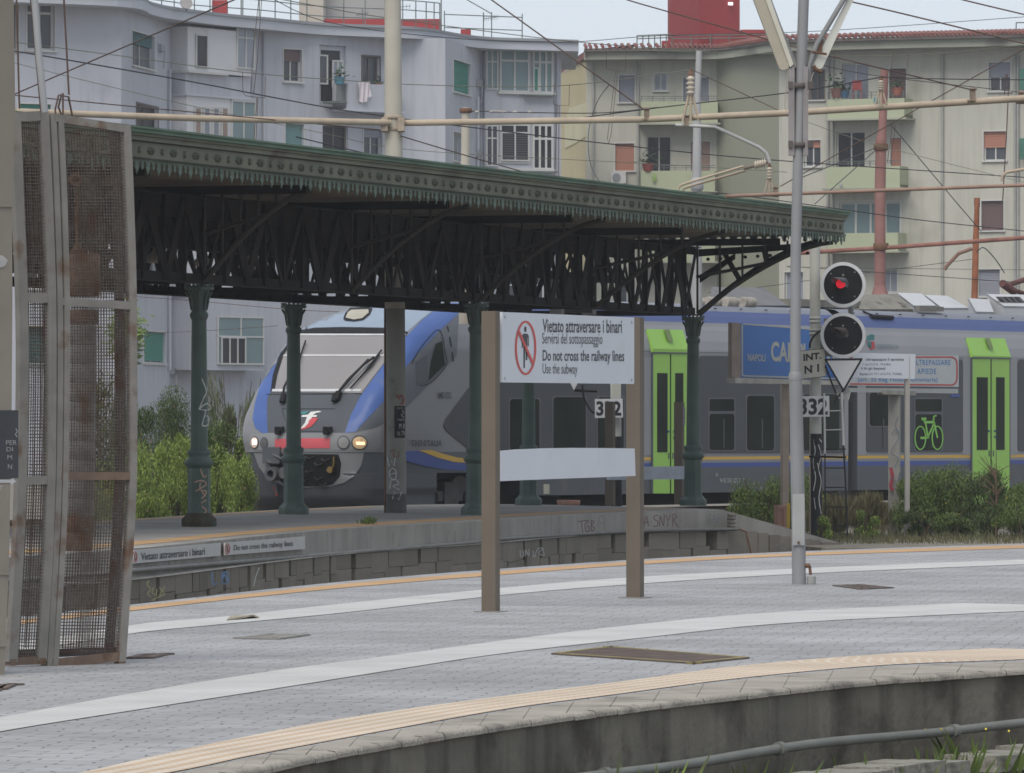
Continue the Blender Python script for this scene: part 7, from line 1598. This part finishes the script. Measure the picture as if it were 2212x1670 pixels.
mb.add([a, b, b+Vector((2.5, 5, .6)), a+Vector((2.5, 5, .6))], [(0, 1, 2, 3)]); mb.add([a, b, b-Vector((0, 0, .3)), a-Vector((0, 0, .3))], [(0, 1, 2, 3)]); mb.build('roof_slope', RED_R, RB)
MB().box((V(1266, 300, 0).x+.5, 297, ZG), (25, -2, 0), (0, 3, 0), (0, 0, 17.5)).build('rear_wall', WL_C, RB)
W1_ = WP(1389, 290.2, 1548, 290); W2_ = WP(1795, 283.2, 1985, 281.6)
balcony(W1_, 1387, 1552, 222, 268, 1.1, BAL_G, RB, rail=.25); balcony(W1_, 1387, 1546, 371, 416, 1.1, BAL_G, RB, rail=.25); balcony(W1_, 1387, 1546, 520, 566, 1.1, BAL_G, RB)
balcony(W2_, 1806, 1972, 216, 258, 1.1, BAL_G, RB, rail=.3); balcony(W2_, 1803, 1962, 362, 408, 1.1, BAL_G, RB, rail=.25); balcony(W2_, 1806, 1958, 505, 544, 1.1, BAL_G, RB)
plant(W1_, 1402, 372, 1.0, .55, 'leafy plant at the left end of the lower pale green balcony', (.25, .06, .05)); plant(W2_, 1826, 213, 1.0, .6, 'tall leafy plant in a terracotta pot at the left of the upper right balcony'); plant(W2_, 1842, 213, 1.0, .42, 'smaller potted plant next to the tall one on the upper right balcony', (.05, .12, .20)); plant(W2_, 1955, 208, 1.0, .5, 'window box of dark leaves at the right end of the upper right balcony', (.24, .09, .08))
cloth(W1_, 1412, 1420, 378, 396, 1.2, mat('lime_cloth', (.30, .42, .15), .9), 'lime green cloth hanging on the lower balcony of the cream block', .02); cloth(W2_, 1834, 1840, 398, 407, 1.2, mat('grey_cloth', (.4, .4, .42), .9), 'small grey cloth on the lower right balcony', .02); cloth(W2_, 1908, 1916, 214, 226, 1.2, mat('teal_cloth', (.08, .28, .34), .9), 'teal cloth hanging at the middle of the upper right balcony', .02)
t = thing('red_chair', W2_.pt(1862, 214, .6), 'red plastic chair on the upper right balcony', 'chair'); c = W2_.pt(1862, 216, .6); MB().cbox(c.x, c.y, c.z+.4, .4, .4, .05).build('seat', mat('red_plastic', (.30, .06, .06), .5), t); MB().cbox(c.x, c.y+.2, c.z+.45, .4, .04, .4).build('backrest', MATS['red_plastic'], t)
for dx in (-.17, .17):
    for dy in (-.17, .17): MB().cbox(c.x+dx, c.y+dy, c.z, .04, .04, .4).build('leg', MATS['red_plastic'], t)
# air conditioner, drain pipes
Wac = WP(1266, 290.5, 1389, 290.2); ac = thing('air_conditioner', Wac.pt(1338, 398, .1), 'white air conditioning unit below the orange shutter of the cream block', 'air conditioner')
MB().wpx(Wac, 1322, 372, 1354, 397, .05, .45).build('casing', mat('ac_white', (.55, .55, .53), .5), ac); MB().disc(Wac.pt(1334, 384.5, .46), Wac.n.to_3d(), .19, .02, 24).build('fan_grille', mat('ac_grey', (.25, .26, .27), .6), ac); MB().wpx(Wac, 1324, 397, 1352, 399, .0, .4).build('bracket', RAILM, ac)
mb = MB()
for W, x in ((Wac, 1282), (Wac, 1379), (WP(1683, 284.2, 1795, 283.2), 1790), (W2_, 1800), (WP(1985, 281.6, 2300, 279.2), 2037), (WP(1985, 281.6, 2300, 279.2), 2200), (WP(1985, 281.6, 2300, 279.2), 2194)): MB().tube([W.pt(x, 118, .1), W.pt(x, 640, .1)], .06, 6).build('drain_pipe', mat('grey_drain', (.33, .33, .31), .8), RB)
Wg = WP(1985, 281.6, 2300, 279.2); 
mb = MB()
for (x, y) in ((2211, 150), (2211, 300)): mb.wpx(Wg, x, y, 2225, y+45, .2, .6)
mb.build('edge_balcony_clutter', mat('green_clutter', (.06, .16, .12), .7), RB)
# roof railings and the red tower
mb = MB(); 
for x0, x1, Z in ((1376, 1452, 291), (1452, 1700, 289), (2180, 2300, 281)):
    for y in (77, 84): mb.tube([P(x0, y, Z), P(x1, y-3, Z)], .025, 5)
    n = 6
    for k in range(n+1): x = x0+(x1-x0)*k/n; mb.tube([P(x, 77, Z), P(x, 105, Z)], .025, 5)
mb.tube([P(2195, 49, 281), P(2300, 48, 281)], .025, 5); mb.tube([P(2195, 49, 281), P(2195, 100, 281)], .025, 5); mb.build('roof_railing', RAILM, RB)
rt = thing('roof_tower', P(1520, 100, 293), 'dark red tower rising from the roof of the cream block', 'building')
c0 = P(1510, 115, 291); l0 = P(1448, 115, 296); r0 = P(1598, 115, 292.5); mb = MB(); H_ = 4.2
mb.prism([l0, c0, r0, r0+Vector((-1, 7, 0)), l0+Vector((0, 5, 0))], (0, 0, H_)); mb.build('tower_wall', RED_W, rt); MB().box(P(1573, 11, 291.9), (.22, .05, 0), (0, .3, 0), (0, 0, .13)).build('small_lit_window', mat('bright_window', (.9, .9, .9), .4, emit=.6), rt)
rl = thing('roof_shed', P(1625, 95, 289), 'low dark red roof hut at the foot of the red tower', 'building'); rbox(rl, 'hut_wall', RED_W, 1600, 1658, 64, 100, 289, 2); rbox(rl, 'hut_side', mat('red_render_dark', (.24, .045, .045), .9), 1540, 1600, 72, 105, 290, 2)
rbox(RB, 'chimney_block', RED_W, 1430, 1447, 88, 104, 291, 1)

# ================================================================== VEGETATION
def leafmat(n, c, isl=.45): return mat(n, c, .75, .25, .6, island=isl, spec=.2)
LF_B = leafmat('bright_weed_leaves', (.185, .25, .06)); LF_M = leafmat('mid_shrub_leaves', (.105, .15, .042)); LF_D = leafmat('dark_shrub_leaves', (.07, .10, .036)); LF_O = leafmat('broom_stems', (.12, .14, .07)); LF_DRY = leafmat('dry_weed_stems', (.15, .135, .07)); BARK = mat('bark', (.09, .07, .05), .9, .3, 5)
FLY = leafmat('yellow_flowers', (.5, .4, .05)); FLP = leafmat('pink_seed_heads', (.25, .15, .13))
def bush(name, c, rx, ry, h, n, ls, m, label, cat, group=None, seed=0, broom=False, upright=.3, lumps=9, stems=10, extra=None):
    """leaf-sized faces spread in clumps through the crown; fine stems below"""
    random.seed(seed); c = Vector(c); t = thing(name, c, label, cat, group); L_ = []
    for k in range(lumps):
        a = random.random()*6.283; r = math.sqrt(random.random()); L_.append((Vector((math.cos(a)*r*rx*.7, math.sin(a)*r*ry*.7, h*random.uniform(.15, .92-.35*r*random.random()))), random.uniform(.16, .42)))
    mb = MB()
    for i in range(n):
        q, rr = random.choice(L_); d = Vector((random.gauss(0, 1), random.gauss(0, 1), random.gauss(0, 1))).normalized()*(random.random()**.45)
        p = c+q+Vector((d.x*rr*rx, d.y*rr*ry, d.z*rr*h*.62)); 
        if p.z < c.z: p.z = c.z+random.random()*.15
        a = random.random()*6.283; e = ls*random.uniform(.6, 1.4)
        if broom: dr = Vector((math.cos(a)*.35+(p.x-c.x)/rx*.5, math.sin(a)*.35, 1.0)).normalized()*e*3.2; w = Vector((math.sin(a), -math.cos(a), 0))*e*.09
        else: dr = Vector((math.cos(a), math.sin(a), random.gauss(upright*2, .7))).normalized()*e; dr *= 1.5; w = Vector((math.sin(a), -math.cos(a), random.uniform(-.3, .3)))*e*.2
        mb.add([p-dr*.5, p+w, p+dr*.5, p-w], [(0, 1, 2, 3)])
    mb.build('foliage', m, t)
    mb = MB()
    for k in range(stems):
        a = random.random()*6.283; r = random.random(); top = c+Vector((math.cos(a)*r*rx*.75, math.sin(a)*r*ry*.75, h*random.uniform(.5, .95))); b0 = c+Vector((math.cos(a)*r*rx*.2, math.sin(a)*r*ry*.2, 0)); mb.tube([b0, b0.lerp(top, .5)+Vector((0, 0, h*.05)), top], [.022, .014, .006], 4)
    mb.build('stems', BARK, t)
    if extra:
        mb = MB()
        for k in range(extra[1]):
            q, rr = random.choice(L_); d = Vector((random.gauss(0, 1), -abs(random.gauss(0, 1)), random.gauss(0, .8))).normalized(); p = c+q+Vector((d.x*rr*rx, d.y*rr*ry, d.z*rr*h*.65)); p.z = max(p.z, c.z+.1); e = extra[2]
            mb.add([p-Vector((e, 0, 0)), p-Vector((0, 0, e)), p+Vector((e, 0, 0)), p+Vector((0, 0, e))], [(0, 1, 2, 3)])
        mb.build('flowers', extra[0], t)
    return t
# left: bright weeds along the track, dark broom and shrubs behind
for i, (x, Z, w, yt, lab) in enumerate([(200, 109, 90, 1000, 'bright green weed clump seen through the mesh of the cage'), (300, 110, 75, 985, 'bright green weed clump just right of the cage'), (372, 112, 60, 982, 'bright green weed clump left of the nearest green column'), (445, 113, 60, 978, 'bright green weed clump behind the nearest green column'), (520, 116, 45, 996, 'bright green weed clump against the nose of the train')]):
    h = CZ+(HY-yt)/F*Z-ZG; bush('weed_clump', V(x, Z, ZG), w/F*Z, 1.4, h*(.9+.3*((i*7)%3)/2), 26000, .034, LF_B, lab, 'weeds', 'bright weeds beside the track', 20+i, lumps=34, upright=1.3, extra=(FLP, 14, .02))
bush('shrub', V(345, 128, ZG), 1.3, 1.0, 2.8, 30000, .036, LF_D, 'dark round shrub between the cage and the nearest green column', 'shrub', None, 31, upright=1.2, lumps=20, extra=(FLP, 20, .02))
bush('shrub', V(455, 130, ZG), 1.1, 1.0, 2.2, 18000, .05, LF_M, 'mid-green shrub low behind the nearest green column', 'shrub', None, 32, lumps=12)
bush('broom_bush', V(500, 136, ZG), .85, .9, 3.4, 9000, .075, LF_O, 'airy grey-green broom bush in front of the large ground floor window', 'shrub', None, 33, broom=True, lumps=10, stems=24)
bush('broom_bush', V(575, 139, ZG), .5, .8, 3.2, 4500, .075, LF_O, 'thin wispy broom bush beside the train nose', 'shrub', None, 34, broom=True, lumps=8, stems=14)
bush('shrub', V(505, 128, ZG), .7, .9, 2.0, 10000, .055, LF_B, 'low leafy shrub left of the train headlight', 'shrub', None, 35, lumps=10)
bush('shrub', V(240, 134, ZG), 1.0, 1.0, 3.1, 7000, .1, LF_M, 'tall shrub visible only through the cage mesh', 'shrub', None, 36, lumps=10)
tr = thing('small_tree', V(278, 150, ZG), 'small tree whose feathery branch tip shows right of the cage', 'tree'); mb = MB(); random.seed(77)
MB().tube([V(240, 150, ZG), V(250, 150, 2.0), V(262, 150, 3.2), V(300, 150, 3.7)], [.08, .06, .04, .015], 6).build('trunk', BARK, tr)
for k in range(1400):
    q = V(random.gauss(272, 17), 150+random.gauss(0, .4), 3.55+random.gauss(0, .28)); a = random.random()*6.28; e = .08; dr = Vector((math.cos(a), 0, math.sin(a)*.5))*e; mb.add([q-dr, q+Vector((0, .02, e*.3)), q+dr, q-Vector((0, .02, e*.3))], [(0, 1, 2, 3)])
mb.build('crown', LF_M, tr)
# right: shrubs between the signals and the train
rl_ = [(1650, 1025, 122, .95, LF_M, 'mid-green shrub left of the lamp post under the blue sign'), (1725, 1018, 122.5, .7, LF_M, 'shrub between the lamp post and the signal mast'), (1800, 1060, 121, .6, LF_DRY, 'dry brown weeds at the foot of the signal ladder'), (1880, 1060, 121.5, .65, LF_DRY, 'dry brown weeds between the ladder and the graffitied column'),
       (1985, 1015, 121, .7, LF_M, 'leafy shrub right of the graffitied column'), (2065, 1000, 121.5, .8, LF_M, 'dense green shrub in front of the second pair of lime doors'), (2150, 1000, 120.5, .8, LF_D, 'dark green shrub second from the right edge'), (2225, 1025, 119.5, .8, LF_M, 'mid-green shrub cut by the right edge')]
for i, (x, yt, Z, rx, m, lab) in enumerate(rl_):
    h = CZ+(HY-yt)/F*Z-ZG; bush('dry_weeds' if m is LF_DRY else 'shrub', V(x, Z, ZG), rx, .9, h*.98, 26000 if m is not LF_DRY else 5000, .032 if m is not LF_DRY else .05, m, lab, 'weeds' if m is LF_DRY else 'shrub', 'shrubs between the signals and the train', 50+i, broom=(m is LF_DRY), lumps=30, upright=.9, extra=(FLY, 14, .012))
for i, (x, y, Z, s) in enumerate([(1780, 1158, 116.2, .22), (1870, 1150, 117.2, .3), (2060, 1150, 117.6, .55), (2130, 1140, 117.8, .7), (2205, 1120, 117.4, .7), (1990, 1150, 118.5, .45)]):
    bush('low_weeds', V(x, Z, ZG), s, .4, .30+s*.6, 5000, .03, LF_B if i < 2 else LF_D if i % 2 else LF_M, ['bright tuft at the foot of the ladder', 'bright tuft left of the graffitied column foot', 'low shrub right of the thin notice post', 'broad low dark shrub in the right foreground of the bushes', 'low shrub at the right edge in front of the bushes', 'low dark tuft at the foot of the thin notice post'][i], 'weeds', None, 70+i, lumps=9, stems=5, upright=.6, extra=(FLY, 8, .01))
bs2 = MB(); random.seed(9); tw = thing('bare_sapling', V(2150, 119, ZG), 'spindly brown sapling in front of the second lime doors', 'sapling'); b0 = V(2152, 119, ZG)
for k in range(26):
    z = random.uniform(.4, 1.2); a = b0+Vector((0, 0, z)); bs2.tube([a, a+Vector((random.uniform(-.35, .35), 0, random.uniform(.15, .5)))], [.008, .003], 4)
bs2.tube([b0, b0+Vector((0, 0, 1.6))], [.02, .006], 5); bs2.build('twigs', mat('brown_twig', (.13, .085, .06), .9), tw)
# grass on the raised ground
random.seed(11); mb = MB()
for k in range(2500):
    Z = random.uniform(112.5, 122); x = random.uniform(1560, 2260) if k % 2 else random.uniform(1780, 2260); p = V(x, Z, ZG)
    if Z < 115.5 and x < 1800: continue
    a = random.random()*6.28; h = random.uniform(.04, .16)*(1.8 if random.random() < .1 else 1); w = .008; mb.add([p+Vector((w, 0, 0)), p-Vector((w, 0, 0)), p+Vector((math.cos(a)*h*.4, math.sin(a)*h*.4, h))], [(0, 1, 2)])
tag(mb.build('grass', leafmat('dry_grass', (.10, .10, .05), .5)), 'dry grass scattered over the ground around the signal feet', 'grass', kind='stuff')
# weeds by the near track (bottom right)
def tuft(base, h, n, label, m=LF_B, sp=.05, seed=0, fl=0):
    random.seed(seed); t = thing('weed', base, label, 'weed'); mb = MB(); m2 = MB()
    for k in range(n):
        a = random.random()*6.28; lean = random.uniform(.1, .5); hh = h*random.uniform(.5, 1); b = base+Vector((random.gauss(0, sp), random.gauss(0, sp), 0)); d = Vector((math.cos(a)*lean, math.sin(a)*lean, 1)).normalized(); s = Vector((math.sin(a), -math.cos(a), 0))*.006*(1+h*3)
        mid = b+d*hh*.55; tip = b+d*hh+Vector((math.cos(a), math.sin(a), 0))*hh*.15; mb.add([b-s*.5, b+s*.5, mid+s, tip, mid-s], [(0, 1, 2, 3, 4)])
        if fl and k % fl == 0: m2.disc(tip, (0, -1, .4), .006, .003, 8)
    mb.build('leaves', m, t)
    if fl: m2.build('flower', FLY, t)
    return t
ql = sm(N_LIP)
for i, (x, yt, n, sp, m, fl, lab) in enumerate([
  (1390, 1628, 60, .035, LF_B, 0, 'bright leafy weed at the bottom edge below the pipe'), (1345, 1650, 30, .03, LF_B, 0, 'small bright weed left of the leafy one at the bottom edge'), (1640, 1622, 30, .05, LF_M, 0, 'dark spiky weed under the pipe'),
  (1722, 1640, 34, .035, LF_B, 0, 'low bright weed at the bottom between the trough blocks'), (1850, 1600, 16, .08, LF_M, 0, 'thin grassy weed in front of the trough blocks'), (1990, 1580, 26, .06, LF_M, 0, 'tall grassy weed over the gap in the trough'),
  (2060, 1585, 24, .06, LF_M, 0, 'grassy weed right of the gap in the trough'), (2125, 1556, 26, .06, LF_M, 5, 'tall weed with yellow flowers near the right edge'), (2192, 1580, 26, .07, LF_M, 5, 'weed with yellow flowers at the lower right corner'),
  (1940, 1610, 20, .05, LF_B, 0, 'short weed at the mouth of the trough gap'), (1421, 1560, 5, .01, LF_O, 0, 'single dry stalk against the dark platform face'), (1290, 1600, 9, .05, LF_O, 0, 'sparse thin weed against the dark platform face')]):
    Zl = G(x, lerp_poly(ql, x)).y-(.25 if i in (10, 11) else .75); b_ = V(x, Zl, -.8); tuft(b_, CZ+(HY-yt)/F*Zl+.8, n, lab, m, sp, 10+i, fl)
tuft(G(795, 1133), .16, 60, 'small green weed growing by the yellow line of the far platform', LF_M, .07, 40)
